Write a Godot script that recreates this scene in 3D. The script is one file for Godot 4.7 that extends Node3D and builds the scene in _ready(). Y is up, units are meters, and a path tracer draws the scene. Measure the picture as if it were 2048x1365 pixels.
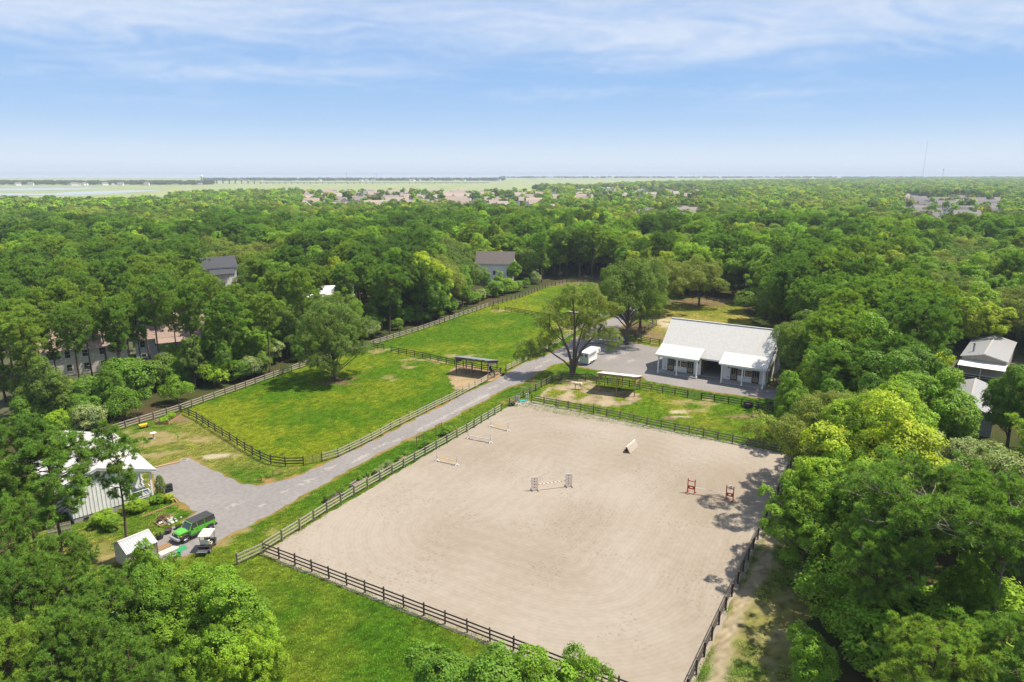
extends Node3D
# A riding arena, paddocks and a white barn among coastal woods, seen from a drone 40 m up.
const F := 1365.0          # focal length in photograph pixels
const HY := 345.0          # row of the true horizon in the photograph
const EYE := Vector3(0, 40, 0)
var pitch := atan((682.5 - HY) / F)
var M := {}
var used := {}
var unit_box: BoxMesh
var quiet := {}

# ---------- pixels to places ----------
func ray(px: float, py: float) -> Vector3:
	return Vector3((px - 1024.0) / F, -(py - 682.5) / F, -1.0).rotated(Vector3.RIGHT, -pitch)

func gp(px: float, py: float, h := 0.0) -> Vector3:
	var w := ray(px, py)
	return EYE + w * ((h - EYE.y) / w.y)

func g2(px: float, py: float) -> Vector2:
	var v := gp(px, py)
	return Vector2(v.x, v.z)

func line_px(a: Array) -> PackedVector2Array:
	var o := PackedVector2Array()
	for i in range(0, a.size(), 2):
		o.append(g2(a[i], a[i + 1]))
	return o

# ---------- nodes ----------
func numbered(called: String) -> String:
	if not used.has(called):
		used[called] = 0
		return called
	used[called] += 1
	return "%s_%03d" % [called, used[called]]

func tag(o: Node, label: String, category: String, group := "", kind := "") -> Node:
	if label: o.set_meta("label", label)
	if category: o.set_meta("category", category)
	if group: o.set_meta("group", group)
	if kind: o.set_meta("kind", kind)
	return o

func thing(called: String, label: String, category: String, at := Vector3.ZERO, turn := 0.0, group := "") -> Node3D:
	var o := Node3D.new()
	o.name = numbered(called)
	add_child(o)
	o.position = at
	o.rotation.y = turn
	tag(o, label, category, group)
	return o

func obj(called: String, mesh: Mesh, m: Material, parent: Node = null) -> MeshInstance3D:
	var o := MeshInstance3D.new()
	o.name = called if parent else numbered(called)
	o.mesh = mesh
	if m: o.material_override = m
	if parent: parent.add_child(o, true)
	else: add_child(o)
	return o

func setting(called: String, mesh: Mesh, m: Material) -> MeshInstance3D:
	var o := obj(called, mesh, m)
	o.set_meta("kind", "structure")
	return o

func bx(called: String, parent: Node, m: Material, c: Vector3, s: Vector3, b := Basis.IDENTITY) -> MeshInstance3D:
	var o := obj(called, unit_box, m, parent)
	o.transform = Transform3D(b * Basis.from_scale(s), c)
	return o

# a board or beam from a to b
func beam(called: String, parent: Node, m: Material, a: Vector3, b: Vector3, w: float, h: float) -> MeshInstance3D:
	var d := b - a
	var z := d.normalized()
	var x := Vector3.UP.cross(z)
	if x.length() < 0.01: x = Vector3.RIGHT
	x = x.normalized()
	var y := z.cross(x)
	return bx(called, parent, m, (a + b) / 2.0, Vector3(w, h, d.length()), Basis(x, y, z))

# ---------- triangle lists ----------
func quad(v: PackedVector3Array, a: Vector3, b: Vector3, c: Vector3, d: Vector3) -> void:
	v.append(a); v.append(b); v.append(c); v.append(a); v.append(c); v.append(d)

func tri(v: PackedVector3Array, a: Vector3, b: Vector3, c: Vector3) -> void:
	v.append(a); v.append(b); v.append(c)

func add_box(v: PackedVector3Array, c: Vector3, s: Vector3, b := Basis.IDENTITY) -> void:
	var p := []
	for i in 8:
		p.append(c + b * (Vector3((i & 1) - 0.5, ((i >> 1) & 1) - 0.5, ((i >> 2) & 1) - 0.5) * s))
	for q in [[0, 2, 3, 1], [4, 5, 7, 6], [0, 1, 5, 4], [2, 6, 7, 3], [0, 4, 6, 2], [1, 3, 7, 5]]:
		quad(v, p[q[0]], p[q[3]], p[q[2]], p[q[1]])

func tube(v: PackedVector3Array, pts: Array, radii: Array, sides := 6, cap := true) -> void:
	var rings := []
	for i in pts.size():
		var d: Vector3 = (pts[mini(i + 1, pts.size() - 1)] - pts[maxi(i - 1, 0)]).normalized()
		var x := d.cross(Vector3.FORWARD if absf(d.z) < 0.9 else Vector3.RIGHT).normalized()
		var y := d.cross(x)
		var r := []
		for k in sides:
			var a := TAU * k / sides
			r.append(pts[i] + (x * cos(a) + y * sin(a)) * float(radii[i]))
		rings.append(r)
	for i in rings.size() - 1:
		for k in sides:
			var n := (k + 1) % sides
			quad(v, rings[i][k], rings[i][n], rings[i + 1][n], rings[i + 1][k])
	if cap:
		for e in [0, rings.size() - 1]:
			for k in range(1, sides - 1):
				if e == 0: tri(v, rings[e][0], rings[e][k + 1], rings[e][k])
				else: tri(v, rings[e][0], rings[e][k], rings[e][k + 1])

# solid from an outline in its x-y plane, with a depth along z
func prism(v: PackedVector3Array, outline: PackedVector2Array, z0: float, z1: float) -> void:
	var n := outline.size()
	var idx := Geometry2D.triangulate_polygon(outline)
	for i in range(0, idx.size(), 3):
		var a := outline[idx[i]]; var b := outline[idx[i + 1]]; var c := outline[idx[i + 2]]
		tri(v, Vector3(a.x, a.y, z1), Vector3(b.x, b.y, z1), Vector3(c.x, c.y, z1))
		tri(v, Vector3(a.x, a.y, z0), Vector3(c.x, c.y, z0), Vector3(b.x, b.y, z0))
	for i in n:
		var a := outline[i]; var b := outline[(i + 1) % n]
		quad(v, Vector3(a.x, a.y, z0), Vector3(b.x, b.y, z0), Vector3(b.x, b.y, z1), Vector3(a.x, a.y, z1))

func lathe(v: PackedVector3Array, prof: Array, sides := 14, c := Vector3.ZERO) -> void:
	for i in prof.size() - 1:
		for k in sides:
			var a := TAU * k / sides
			var b := TAU * (k + 1) / sides
			var p: Vector2 = prof[i]
			var q: Vector2 = prof[i + 1]
			quad(v, c + Vector3(cos(a) * p.x, p.y, sin(a) * p.x), c + Vector3(cos(b) * p.x, p.y, sin(b) * p.x), c + Vector3(cos(b) * q.x, q.y, sin(b) * q.x), c + Vector3(cos(a) * q.x, q.y, sin(a) * q.x))

func mesh_of(v: PackedVector3Array, col := PackedColorArray(), uv := PackedVector2Array(), into: ArrayMesh = null, idx := PackedInt32Array(), nrm := PackedVector3Array()) -> ArrayMesh:
	var a := []
	a.resize(Mesh.ARRAY_MAX)
	a[Mesh.ARRAY_VERTEX] = v
	if col.size(): a[Mesh.ARRAY_COLOR] = col
	if uv.size(): a[Mesh.ARRAY_TEX_UV] = uv
	if idx.size(): a[Mesh.ARRAY_INDEX] = idx
	if nrm.size(): a[Mesh.ARRAY_NORMAL] = nrm
	var m := into if into else ArrayMesh.new()
	m.add_surface_from_arrays(Mesh.PRIMITIVE_TRIANGLES, a)
	return m

# ---------- materials ----------
func lin(r: float, g: float, b: float) -> Color:
	return Color(r, g, b).linear_to_srgb()

func mat(r: float, g: float, b: float, rough := 0.8, metal := 0.0) -> StandardMaterial3D:
	var m := StandardMaterial3D.new()
	m.albedo_color = lin(r, g, b)
	m.roughness = rough
	m.metallic = metal
	return m

func noise_tex(freq: float, lo: Color, hi: Color, size := 256, seed_ := 1, octaves := 4, kind := FastNoiseLite.TYPE_SIMPLEX_SMOOTH) -> NoiseTexture2D:
	var n := FastNoiseLite.new()
	n.noise_type = kind
	n.frequency = freq
	n.seed = seed_
	n.fractal_octaves = octaves
	var t := NoiseTexture2D.new()
	t.width = size; t.height = size
	t.seamless = true
	t.noise = n
	var g := Gradient.new()
	g.set_color(0, lo); g.set_color(1, hi)
	t.color_ramp = g
	return t

func grained(m: StandardMaterial3D, t: Texture2D, metres: float, bump := 0.0) -> StandardMaterial3D:
	m.albedo_texture = t
	m.uv1_triplanar = true
	m.uv1_world_triplanar = true
	m.uv1_scale = Vector3.ONE / metres
	if bump > 0.0:
		m.heightmap_enabled = true
		m.heightmap_texture = t
		m.heightmap_scale = bump
	return m

func materials() -> void:
	unit_box = BoxMesh.new()
	var grey := noise_tex(0.03, Color(0.72, 0.72, 0.72), Color(1, 1, 1), 256, 3)
	var fine := noise_tex(0.12, Color(0.7, 0.7, 0.7), Color(1, 1, 1), 256, 5)
	M.grey_grain = grey
	var soft := noise_tex(0.02, Color(0.9, 0.9, 0.9), Color(1, 1, 1), 256, 4)
	M.fine_grain = fine
	M.rail_dark = grained(mat(0.085, 0.062, 0.045, 0.85), grey, 1.1)
	M.post_dark = grained(mat(0.07, 0.055, 0.04, 0.85), grey, 0.9)
	M.rail_grey = grained(mat(0.46, 0.41, 0.35, 0.85), grey, 1.3)
	M.post_grey = grained(mat(0.27, 0.23, 0.19, 0.85), grey, 0.9)
	M.rail_mid = grained(mat(0.2, 0.165, 0.125, 0.85), grey, 1.2)
	M.post_mid = grained(mat(0.11, 0.09, 0.068, 0.85), grey, 0.9)
	M.white = grained(mat(0.74, 0.74, 0.72, 0.55), soft, 3.0)
	M.white_wall = grained(mat(0.78, 0.78, 0.77, 0.6), soft, 5.0)
	M.metal_roof = grained(mat(0.52, 0.515, 0.5, 0.55), soft, 3.5)
	M.metal_bright = grained(mat(0.54, 0.535, 0.52, 0.55), soft, 3.5)
	M.grey_roof = grained(mat(0.25, 0.255, 0.265, 0.5, 0.1), soft, 2.5)
	M.galvanised = grained(mat(0.5, 0.53, 0.58, 0.4, 0.4), grey, 1.5)
	M.black = mat(0.02, 0.02, 0.022, 0.5)
	M.rubber = mat(0.028, 0.027, 0.027, 0.85)
	M.dark_inside = mat(0.03, 0.03, 0.028, 0.9)
	M.stall_board = grained(mat(0.3, 0.21, 0.13, 0.8), grey, 0.8)
	M.concrete = grained(mat(0.42, 0.4, 0.38, 0.85), fine, 1.5)
	M.timber = grained(mat(0.42, 0.25, 0.12, 0.75), grey, 0.8)
	M.timber_pale = grained(mat(0.5, 0.38, 0.24, 0.75), grey, 0.8)
	M.old_wood = grained(mat(0.17, 0.13, 0.1, 0.85), grey, 0.8)
	M.red = mat(0.36, 0.035, 0.02, 0.5)
	M.yellow = mat(0.72, 0.42, 0.03, 0.5)
	M.glass = mat(0.03, 0.035, 0.04, 0.08)
	M.glass.metallic_specular = 0.7
	M.bark = grained(mat(0.19, 0.15, 0.115, 0.95), noise_tex(0.05, Color(0.45, 0.42, 0.4), Color(1, 1, 1), 256, 9), 1.2)
	M.bark_pine = grained(mat(0.2, 0.135, 0.1, 0.95), noise_tex(0.06, Color(0.4, 0.38, 0.36), Color(1, 1, 1), 256, 11), 0.9)
	M.bark_pale = grained(mat(0.36, 0.31, 0.27, 0.95), M.bark.albedo_texture, 1.2)
	var tones := {
		"dark": [0.164, 0.318, 0.030], "mid": [0.228, 0.408, 0.030], "bright": [0.329, 0.519, 0.032], "lime": [0.466, 0.583, 0.035],
		"olive": [0.286, 0.355, 0.060], "oak": [0.180, 0.286, 0.045], "pine": [0.228, 0.398, 0.060], "pine_dark": [0.170, 0.313, 0.050], "pine_light": [0.318, 0.477, 0.065],
		"grey_green": [0.350, 0.435, 0.170]}
	for k in tones:
		var c: Array = tones[k]
		var m := mat(c[0], c[1], c[2], 0.55)
		m.metallic_specular = 0.35
		m.vertex_color_use_as_albedo = true
		m.backlight_enabled = true
		m.backlight = lin(0.75, 0.85, 0.3)
		M["leaf_" + k] = m

# ---------- camera, sky, sun ----------
func air_and_light() -> void:
	var cam := Camera3D.new()
	cam.name = "camera"
	cam.fov = rad_to_deg(2.0 * atan(682.5 / F))
	cam.near = 0.5
	cam.far = 30000.0
	add_child(cam)
	cam.position = EYE
	cam.rotation.x = -pitch
	cam.current = true
	var sun := DirectionalLight3D.new()
	sun.name = "sun"
	add_child(sun)
	sun.look_at_from_position(Vector3.ZERO, Vector3(-0.54, -1.0, 0.11), Vector3.UP)
	sun.light_energy = 1.6
	sun.light_color = Color(1.0, 0.955, 0.88)
	sun.light_angular_distance = 0.55
	sun.shadow_enabled = true
	var e := Environment.new()
	e.background_mode = Environment.BG_SKY
	e.tonemap_mode = Environment.TONE_MAPPER_LINEAR
	e.tonemap_exposure = 1.8
	e.sdfgi_enabled = true
	e.ssao_enabled = true
	e.ssil_enabled = true
	e.fog_enabled = true
	e.fog_density = 0.00013
	e.fog_light_color = Color(0.86, 0.92, 1.0)
	var s := Sky.new()
	var pm := PanoramaSkyMaterial.new()
	pm.panorama = sky_picture()
	s.sky_material = pm
	e.sky = s
	var w := WorldEnvironment.new()
	w.name = "air"
	w.environment = e
	add_child(w)

# Clear air that pales towards the horizon, and a sheet of thin cirrus far up, seen in its true perspective.
func sky_picture() -> ImageTexture:
	var W := 2048
	var H := 1024
	var fb := FastNoiseLite.new()
	fb.noise_type = FastNoiseLite.TYPE_SIMPLEX
	fb.fractal_octaves = 5
	fb.frequency = 1.0
	fb.seed = 21
	var big := FastNoiseLite.new()
	big.noise_type = FastNoiseLite.TYPE_SIMPLEX_SMOOTH
	big.fractal_octaves = 3
	big.frequency = 1.0
	big.seed = 8
	var data := PackedFloat32Array()
	data.resize(W * H * 3)
	var at := 0
	var below := Color(0.30, 0.34, 0.30)
	for j in H:
		var el := PI / 2.0 - PI * (j + 0.5) / H
		var sy := sin(el)
		var ce := cos(el)
		var t := clampf(el / 0.62, 0.0, 1.0)
		var base: Color
		# measured up the clear part of the sky
		var stops := [[0.0, Color(0.84, 0.90, 0.95)], [0.02, Color(0.73, 0.84, 0.95)], [0.045, Color(0.55, 0.73, 0.94)], [0.07, Color(0.43, 0.64, 0.93)], [0.11, Color(0.33, 0.56, 0.91)], [0.25, Color(0.23, 0.43, 0.84)], [0.62, Color(0.16, 0.33, 0.72)], [1.6, Color(0.12, 0.27, 0.64)]]
		base = stops[0][1]
		for k in stops.size() - 1:
			if el >= stops[k][0]:
				base = stops[k][1].lerp(stops[k + 1][1], clampf((el - stops[k][0]) / (stops[k + 1][0] - stops[k][0]), 0, 1))
		for i in W:
			var c := base
			if el < 0.0:
				c = below
			elif el > 0.06:
				var az := TAU * (i + 0.5) / W
				var dx := sin(az) * ce / (sy + 0.03)
				var dz := cos(az) * ce / (sy + 0.03)
				var wx := big.get_noise_2d(dx * 0.5 + 9.0, dz * 0.5) * 0.8
				var wz := big.get_noise_2d(dx * 0.5 - 40.0, dz * 0.5) * 0.8
				var streak := fb.get_noise_2d((dx + wx) * 0.55 + (dz + wz) * 0.9, (dz + wz) * 2.6 - (dx + wx) * 0.5)
				var sheet := big.get_noise_2d(dx * 0.33 + 3.0, dz * 0.42 + 5.0)
				var ripple := fb.get_noise_2d(dx * 5.0 + 70.0, dz * 9.0 + dx * 2.0)
				var edge := smoothstep(0.085, 0.2, el + sheet * 0.05 + streak * 0.02)
				var a := clampf(0.56 + 0.42 * streak + 0.5 * sheet + 0.24 * ripple, 0.0, 1.0)
				a = edge * (0.3 + 0.5 * a) + 0.1 * smoothstep(0.3, 0.9, el)
				c = base.lerp(Color(0.84, 0.90, 0.985), minf(a * 0.86, 0.95))
			data[at] = c.r * 0.56; data[at + 1] = c.g * 0.56; data[at + 2] = c.b * 0.56
			at += 3
	var im := Image.create_from_data(W, H, false, Image.FORMAT_RGBF, data.to_byte_array())
	return ImageTexture.create_from_image(im)

# ---------- ground ----------
var open_land: PackedVector2Array
var arena_poly: PackedVector2Array
var road_poly: PackedVector2Array
var lot_poly: PackedVector2Array
var A_NL: Vector2
var A_NR := Vector2(12.6, -43.5)
var A_FR := Vector2(41.3, -92.3)
var A_TL: Vector2
var noise_a := FastNoiseLite.new()
var noise_b := FastNoiseLite.new()
var noise_c := FastNoiseLite.new()

func outlines() -> void:
	A_NL = g2(527, 1107)
	A_TL = g2(1019, 812)
	open_land = line_px([200, 868, 252, 854, 360, 819, 600, 733, 733, 692, 848, 656, 978, 611, 1039, 594, 1096, 572, 1133, 563, 1166, 562, 1215, 566, 1300, 585, 1380, 593, 1478, 602, 1500, 640])
	open_land.append_array(PackedVector2Array([Vector2(58, -142), Vector2(54, -126)]))
	open_land.append_array(line_px([1590, 812, 1605, 832, 1560, 905]))
	open_land.append_array(PackedVector2Array([Vector2(43.5, -92.5)]))
	open_land.append_array(line_px([1580, 1032, 1612, 1110, 1625, 1190, 1590, 1365, 1540, 1900, 300, 1900, 420, 1365, 210, 1300, 60, 1180, 0, 1040, 60, 900]))
	road_poly = line_px([375, 916.5, 439, 948, 484, 969.5, 524, 971, 575, 959, 600, 951, 653, 927, 676, 915, 744, 884, 783, 864, 840, 834, 879, 815, 937, 785, 978, 767, 1012, 748, 1046, 728, 1100, 708, 1127, 694, 1148, 677, 1190, 652, 1225, 636, 1242, 627, 1265, 612, 1281, 600, 1292, 606, 1272, 629, 1258, 641, 1238, 657, 1243, 679, 1264, 685, 1289, 691, 1317, 696, 1345, 702])
	road_poly.append_array(PackedVector2Array([Vector2(35.5, -134.5), Vector2(51.0, -124.6)]))
	road_poly.append_array(line_px([1572, 803, 1440, 786, 1293, 762, 1287, 753, 1202, 741, 1185, 738, 1164, 735, 1146, 722, 1105, 729, 1066, 753, 1044, 767, 1022, 772, 993, 786, 968, 802, 929, 821, 904, 836, 867, 854, 840, 866, 793, 889, 723, 925, 670, 956, 620, 983, 545, 1028, 515, 1041, 454, 1073, 424, 1092, 387, 1107, 357, 1117, 300, 1128, 290, 1100, 312, 1079, 345, 1056, 385, 1030, 393, 1024, 363, 1006, 342, 994, 309, 979, 303, 938]))

func dirt(p: Vector2, c: Vector2, r: Vector2, wob: float) -> float:
	var d := (p - c) / r
	return clampf((1.0 - d.length() + wob * 0.55) * 2.2, 0.0, 1.0)

func flat_poly(poly: PackedVector2Array, y: float, m: Material, called: String) -> MeshInstance3D:
	var v := PackedVector3Array()
	var idx := Geometry2D.triangulate_polygon(poly)
	for i in range(0, idx.size(), 3):
		var a := poly[idx[i]]; var b := poly[idx[i + 1]]; var c := poly[idx[i + 2]]
		if (b - a).cross(c - a) < 0.0:
			var t := b; b = c; c = t
		tri(v, Vector3(a.x, y, a.y), Vector3(b.x, y, b.y), Vector3(c.x, y, c.y))
	return setting(called, mesh_of(v), m)

func ragged(poly: PackedVector2Array, step: float, amount: float, seed_: int) -> PackedVector2Array:
	var n := FastNoiseLite.new()
	n.seed = seed_
	n.frequency = 0.35
	n.fractal_octaves = 3
	var o := PackedVector2Array()
	for i in poly.size():
		var a := poly[i]; var b := poly[(i + 1) % poly.size()]
		var k := maxi(1, int((b - a).length() / step))
		for j in k:
			var p := a.lerp(b, float(j) / k)
			var s := (b - a).normalized().orthogonal()
			o.append(p + s * n.get_noise_2d(p.x, p.y) * amount)
	return o

func ground() -> void:
	outlines()
	noise_a.frequency = 0.045; noise_a.fractal_octaves = 4; noise_a.seed = 2
	noise_b.frequency = 0.28; noise_b.fractal_octaves = 3; noise_b.seed = 4
	noise_c.frequency = 0.011; noise_c.fractal_octaves = 2; noise_c.seed = 6
	# the land out to the horizon
	var far_m := grained(mat(0.075, 0.085, 0.035, 0.95), M.grey_grain, 30.0)
	var v := PackedVector3Array()
	quad(v, Vector3(-9000, -0.12, 3000), Vector3(-9000, -0.12, -15000), Vector3(9000, -0.12, -15000), Vector3(9000, -0.12, 3000))
	setting("terrain", mesh_of(v), far_m)
	# the near land, coloured by what grows or lies on it
	var xs := PackedFloat32Array()
	var x := -84.0
	while x <= 84.0:
		xs.append(x); x += 0.42
	var zs := PackedFloat32Array()
	var z := -30.0
	while z >= -262.0:
		zs.append(z); z -= 0.3 + 0.0036 * (-z - 30.0)
	var nx := xs.size()
	var paddock := line_px([252, 858, 365, 828, 430, 864, 490, 901, 542, 928, 607, 931, 644, 923, 781, 861, 869, 817, 949, 776, 1001, 749, 1078, 709, 1157, 663, 1225, 632, 1215, 566, 1166, 565, 1133, 566, 1096, 575, 978, 614, 848, 660, 733, 696, 600, 738, 360, 824])
	var yard := line_px([60, 900, 252, 858, 365, 828, 430, 864, 490, 901, 542, 928, 607, 931, 560, 965, 440, 950, 375, 917, 303, 938, 312, 1079, 260, 1140, 0, 1140])
	var pen := line_px([1018, 813, 1104, 764, 1146, 758, 1237, 771, 1375, 794, 1600, 832, 1560, 905, 1064, 803])
	var back_lot := line_px([1302, 618, 1380, 595, 1480, 604, 1560, 700, 1345, 700, 1272, 680, 1313, 651])
	var track := line_px([1545, 1010, 1590, 1020, 1640, 1190, 1600, 1400, 1560, 1700, 1200, 1700])
	var bare := line_px([897, 764, 903, 738, 920, 729, 963, 737, 1003, 745, 1012, 750, 978, 762, 940, 777, 912, 781])
	var bare2 := line_px([1072, 796, 1098, 772, 1122, 761, 1150, 757, 1180, 762, 1204, 776, 1278, 788, 1282, 798, 1262, 810, 1210, 813, 1150, 806, 1100, 801])
	var spots := []
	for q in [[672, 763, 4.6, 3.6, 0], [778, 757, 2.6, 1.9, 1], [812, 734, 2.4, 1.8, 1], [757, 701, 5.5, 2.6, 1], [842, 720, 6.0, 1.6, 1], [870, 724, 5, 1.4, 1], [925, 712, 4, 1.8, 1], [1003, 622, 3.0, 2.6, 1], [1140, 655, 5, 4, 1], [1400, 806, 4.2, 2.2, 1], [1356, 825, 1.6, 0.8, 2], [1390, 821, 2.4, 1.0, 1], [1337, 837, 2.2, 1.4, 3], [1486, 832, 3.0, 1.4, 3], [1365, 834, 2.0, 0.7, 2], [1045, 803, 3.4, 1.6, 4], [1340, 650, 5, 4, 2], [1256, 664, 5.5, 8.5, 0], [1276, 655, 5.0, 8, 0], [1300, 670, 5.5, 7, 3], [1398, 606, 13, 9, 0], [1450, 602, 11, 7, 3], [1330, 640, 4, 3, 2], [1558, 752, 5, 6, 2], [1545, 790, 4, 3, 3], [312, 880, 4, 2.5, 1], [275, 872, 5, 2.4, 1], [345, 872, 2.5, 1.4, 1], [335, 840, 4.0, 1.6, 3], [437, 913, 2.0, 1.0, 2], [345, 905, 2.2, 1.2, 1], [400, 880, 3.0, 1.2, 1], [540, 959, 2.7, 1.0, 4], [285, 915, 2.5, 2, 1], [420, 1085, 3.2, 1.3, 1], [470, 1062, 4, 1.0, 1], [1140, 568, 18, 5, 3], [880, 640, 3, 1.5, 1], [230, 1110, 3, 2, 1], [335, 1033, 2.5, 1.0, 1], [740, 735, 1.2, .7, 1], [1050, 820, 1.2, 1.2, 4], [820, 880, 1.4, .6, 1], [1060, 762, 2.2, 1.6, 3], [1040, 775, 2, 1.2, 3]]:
		spots.append([g2(q[0], q[1]), Vector2(q[2], q[3]), q[4]])
	var road_edge := Geometry2D.offset_polygon(road_poly, 0.55)[0]
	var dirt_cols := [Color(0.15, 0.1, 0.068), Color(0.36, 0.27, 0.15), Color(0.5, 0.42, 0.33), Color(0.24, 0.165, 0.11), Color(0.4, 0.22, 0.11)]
	var pos := PackedVector3Array()
	var col := PackedColorArray()
	var uv := PackedVector2Array()
	var idx := PackedInt32Array()
	var tufts := []
	var trng := RandomNumberGenerator.new()
	trng.seed = 19
	for j in zs.size():
		for i in nx:
			var p := Vector2(xs[i], zs[j])
			var na := noise_a.get_noise_2d(p.x, p.y)
			var nb := noise_b.get_noise_2d(p.x, p.y)
			var nc := noise_c.get_noise_2d(p.x, p.y)
			var q := p + Vector2(nb, noise_b.get_noise_2d(p.x + 50.0, p.y)) * 0.9
			var c: Color
			if not Geometry2D.is_point_in_polygon(q, open_land):
				c = Color(0.1, 0.072, 0.042).lerp(Color(0.055, 0.075, 0.022), clampf(0.5 + na * 1.4 + nb * 0.6, 0, 1))
			else:
				var yellow := clampf(0.42 + na * 1.5 + nb * 0.75 + nc * 0.5, 0, 1)
				if Geometry2D.is_point_in_polygon(q, yard):
					c = Color(0.09, 0.155, 0.015).lerp(Color(0.23, 0.215, 0.055), clampf(yellow * 0.8 - 0.05, 0, 1))
				elif Geometry2D.is_point_in_polygon(q, paddock):
					c = Color(0.074, 0.15, 0.007).lerp(Color(0.175, 0.21, 0.014), yellow * 0.92)
				elif Geometry2D.is_point_in_polygon(q, pen):
					c = Color(0.098, 0.175, 0.012).lerp(Color(0.215, 0.22, 0.03), yellow * 0.85)
				elif Geometry2D.is_point_in_polygon(q, back_lot):
					c = Color(0.17, 0.19, 0.025).lerp(Color(0.3, 0.24, 0.07), yellow)
				elif Geometry2D.is_point_in_polygon(q, track):
					var side: float = (p - A_NR).dot((A_FR - A_NR).normalized().orthogonal())
					var rut: float = clampf(1.0 - absf(absf(side) - 1.3 + na) / 1.1, 0, 1)
					c = Color(0.1, 0.165, 0.025).lerp(Color(0.24, 0.22, 0.08), clampf(yellow * 1.1, 0, 1)).lerp(Color(0.4, 0.32, 0.24), clampf(rut * 1.2 + nb * 0.7, 0, 1))
				else:
					c = Color(0.062, 0.14, 0.009).lerp(Color(0.15, 0.19, 0.02), yellow * 0.75)
				var fleck := noise_b.get_noise_2d(p.x * 2.7, p.y * 2.7 + 400.0)
				c = c * (1.0 + 0.45 * fleck + 0.4 * noise_b.get_noise_2d(p.x * 6.0 + 90.0, p.y * 6.0))
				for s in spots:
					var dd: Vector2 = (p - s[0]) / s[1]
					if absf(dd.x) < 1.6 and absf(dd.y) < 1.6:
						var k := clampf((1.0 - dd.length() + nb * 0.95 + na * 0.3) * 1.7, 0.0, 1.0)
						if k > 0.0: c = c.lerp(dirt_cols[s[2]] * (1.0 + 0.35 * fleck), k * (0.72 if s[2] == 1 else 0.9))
				if Geometry2D.is_point_in_polygon(q, bare):
					c = Color(0.42, 0.31, 0.2).lerp(Color(0.3, 0.2, 0.13), clampf(0.4 + nb + na, 0, 1))
				elif Geometry2D.is_point_in_polygon(q, bare2):
					var gr := clampf((na * 1.3 + nb * 1.1 - 0.18) * 3.0, 0, 1)
					c = Color(0.43, 0.34, 0.25).lerp(Color(0.27, 0.21, 0.14), clampf(0.5 + nb * 1.4, 0, 1)).lerp(c, gr)
				if Geometry2D.is_point_in_polygon(p + Vector2(nb, na) * 0.5, road_edge):
					c = c.lerp(Color(0.36, 0.22, 0.09), 0.45 + 0.5 * clampf(0.4 + nb * 1.5, 0, 1))
			if c.g > c.r * 1.02 and c.g > 0.09 and p.y > -215.0:
				for tk in (3 if p.y > -75.0 else 2 if p.y > -130.0 else 1):
					tufts.append([p + Vector2(trng.randf_range(-0.25, 0.25), trng.randf_range(-0.35, 0.35)), c, trng.randf()])
			pos.append(Vector3(p.x, 0.0, p.y))
			col.append(Color(c.r * 1.72, c.g * 1.72, c.b * 1.72))
			uv.append(p / 2.3)
	for j in zs.size() - 1:
		for i in nx - 1:
			var a := j * nx + i
			idx.append(a); idx.append(a + nx); idx.append(a + nx + 1)
			idx.append(a); idx.append(a + nx + 1); idx.append(a + 1)
	var gm := mat(0.72, 0.72, 0.72, 0.95)
	gm.vertex_color_use_as_albedo = true
	gm.albedo_texture = noise_tex(0.16, Color(0.5, 0.53, 0.45), Color(1, 1, 1), 512, 31, 4)
	gm.heightmap_enabled = true
	gm.heightmap_texture = gm.albedo_texture
	gm.heightmap_scale = 6.0
	gm.metallic_specular = 0.15
	setting("ground", mesh_of(pos, col, uv, null, idx), gm)
	turf(tufts, trng)
	road()
	arena()

# blades standing out of the short grass
func turf(tufts: Array, rng: RandomNumberGenerator) -> void:
	var v := PackedVector3Array()
	for k in 9:
		var a := TAU * k / 9.0 + rng.randf() * 0.5
		var o := Vector3(cos(a), 0, sin(a)) * rng.randf_range(0.02, 0.2)
		var lean := Vector3(cos(a + rng.randf()), 0, sin(a + rng.randf())) * rng.randf_range(0.04, 0.16)
		var s := Vector3(-sin(a), 0, cos(a)) * rng.randf_range(0.02, 0.045)
		tri(v, o - s, o + s, o + lean + Vector3(0, rng.randf_range(0.05, 0.13), 0))
	var keep := []
	for t in tufts:
		if not Geometry2D.is_point_in_polygon(t[0], road_poly) and not Geometry2D.is_point_in_polygon(t[0], PackedVector2Array([A_NL, A_NR, A_FR, A_TL])):
			keep.append(t)
	var mm := MultiMesh.new()
	mm.transform_format = MultiMesh.TRANSFORM_3D
	mm.use_colors = true
	mm.mesh = mesh_of(v)
	mm.instance_count = keep.size()
	for i in keep.size():
		var t: Array = keep[i]
		var sc: float = 0.7 + 0.9 * t[2] * t[2]
		var c: Color = t[1]
		var k := rng.randf_range(1.0, 2.1)
		mm.set_instance_transform(i, Transform3D(Basis(Vector3.UP, t[2] * 40.0).scaled(Vector3(sc, sc * rng.randf_range(0.6, 1.2), sc)), Vector3(t[0].x, -0.005, t[0].y)))
		mm.set_instance_color(i, Color(c.r * k, c.g * k, c.b * k))
	var o := MultiMeshInstance3D.new()
	o.name = "turf"
	o.multimesh = mm
	var m := mat(1, 1, 1, 0.8)
	m.metallic_specular = 0.2
	m.vertex_color_use_as_albedo = true
	m.backlight_enabled = true
	m.backlight = lin(0.6, 0.7, 0.2)
	o.material_override = m
	add_child(o)
	tag(o, "short green turf of the lawns, verges and paddocks", "grass", "", "stuff")
	print("turf ", keep.size())

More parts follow.
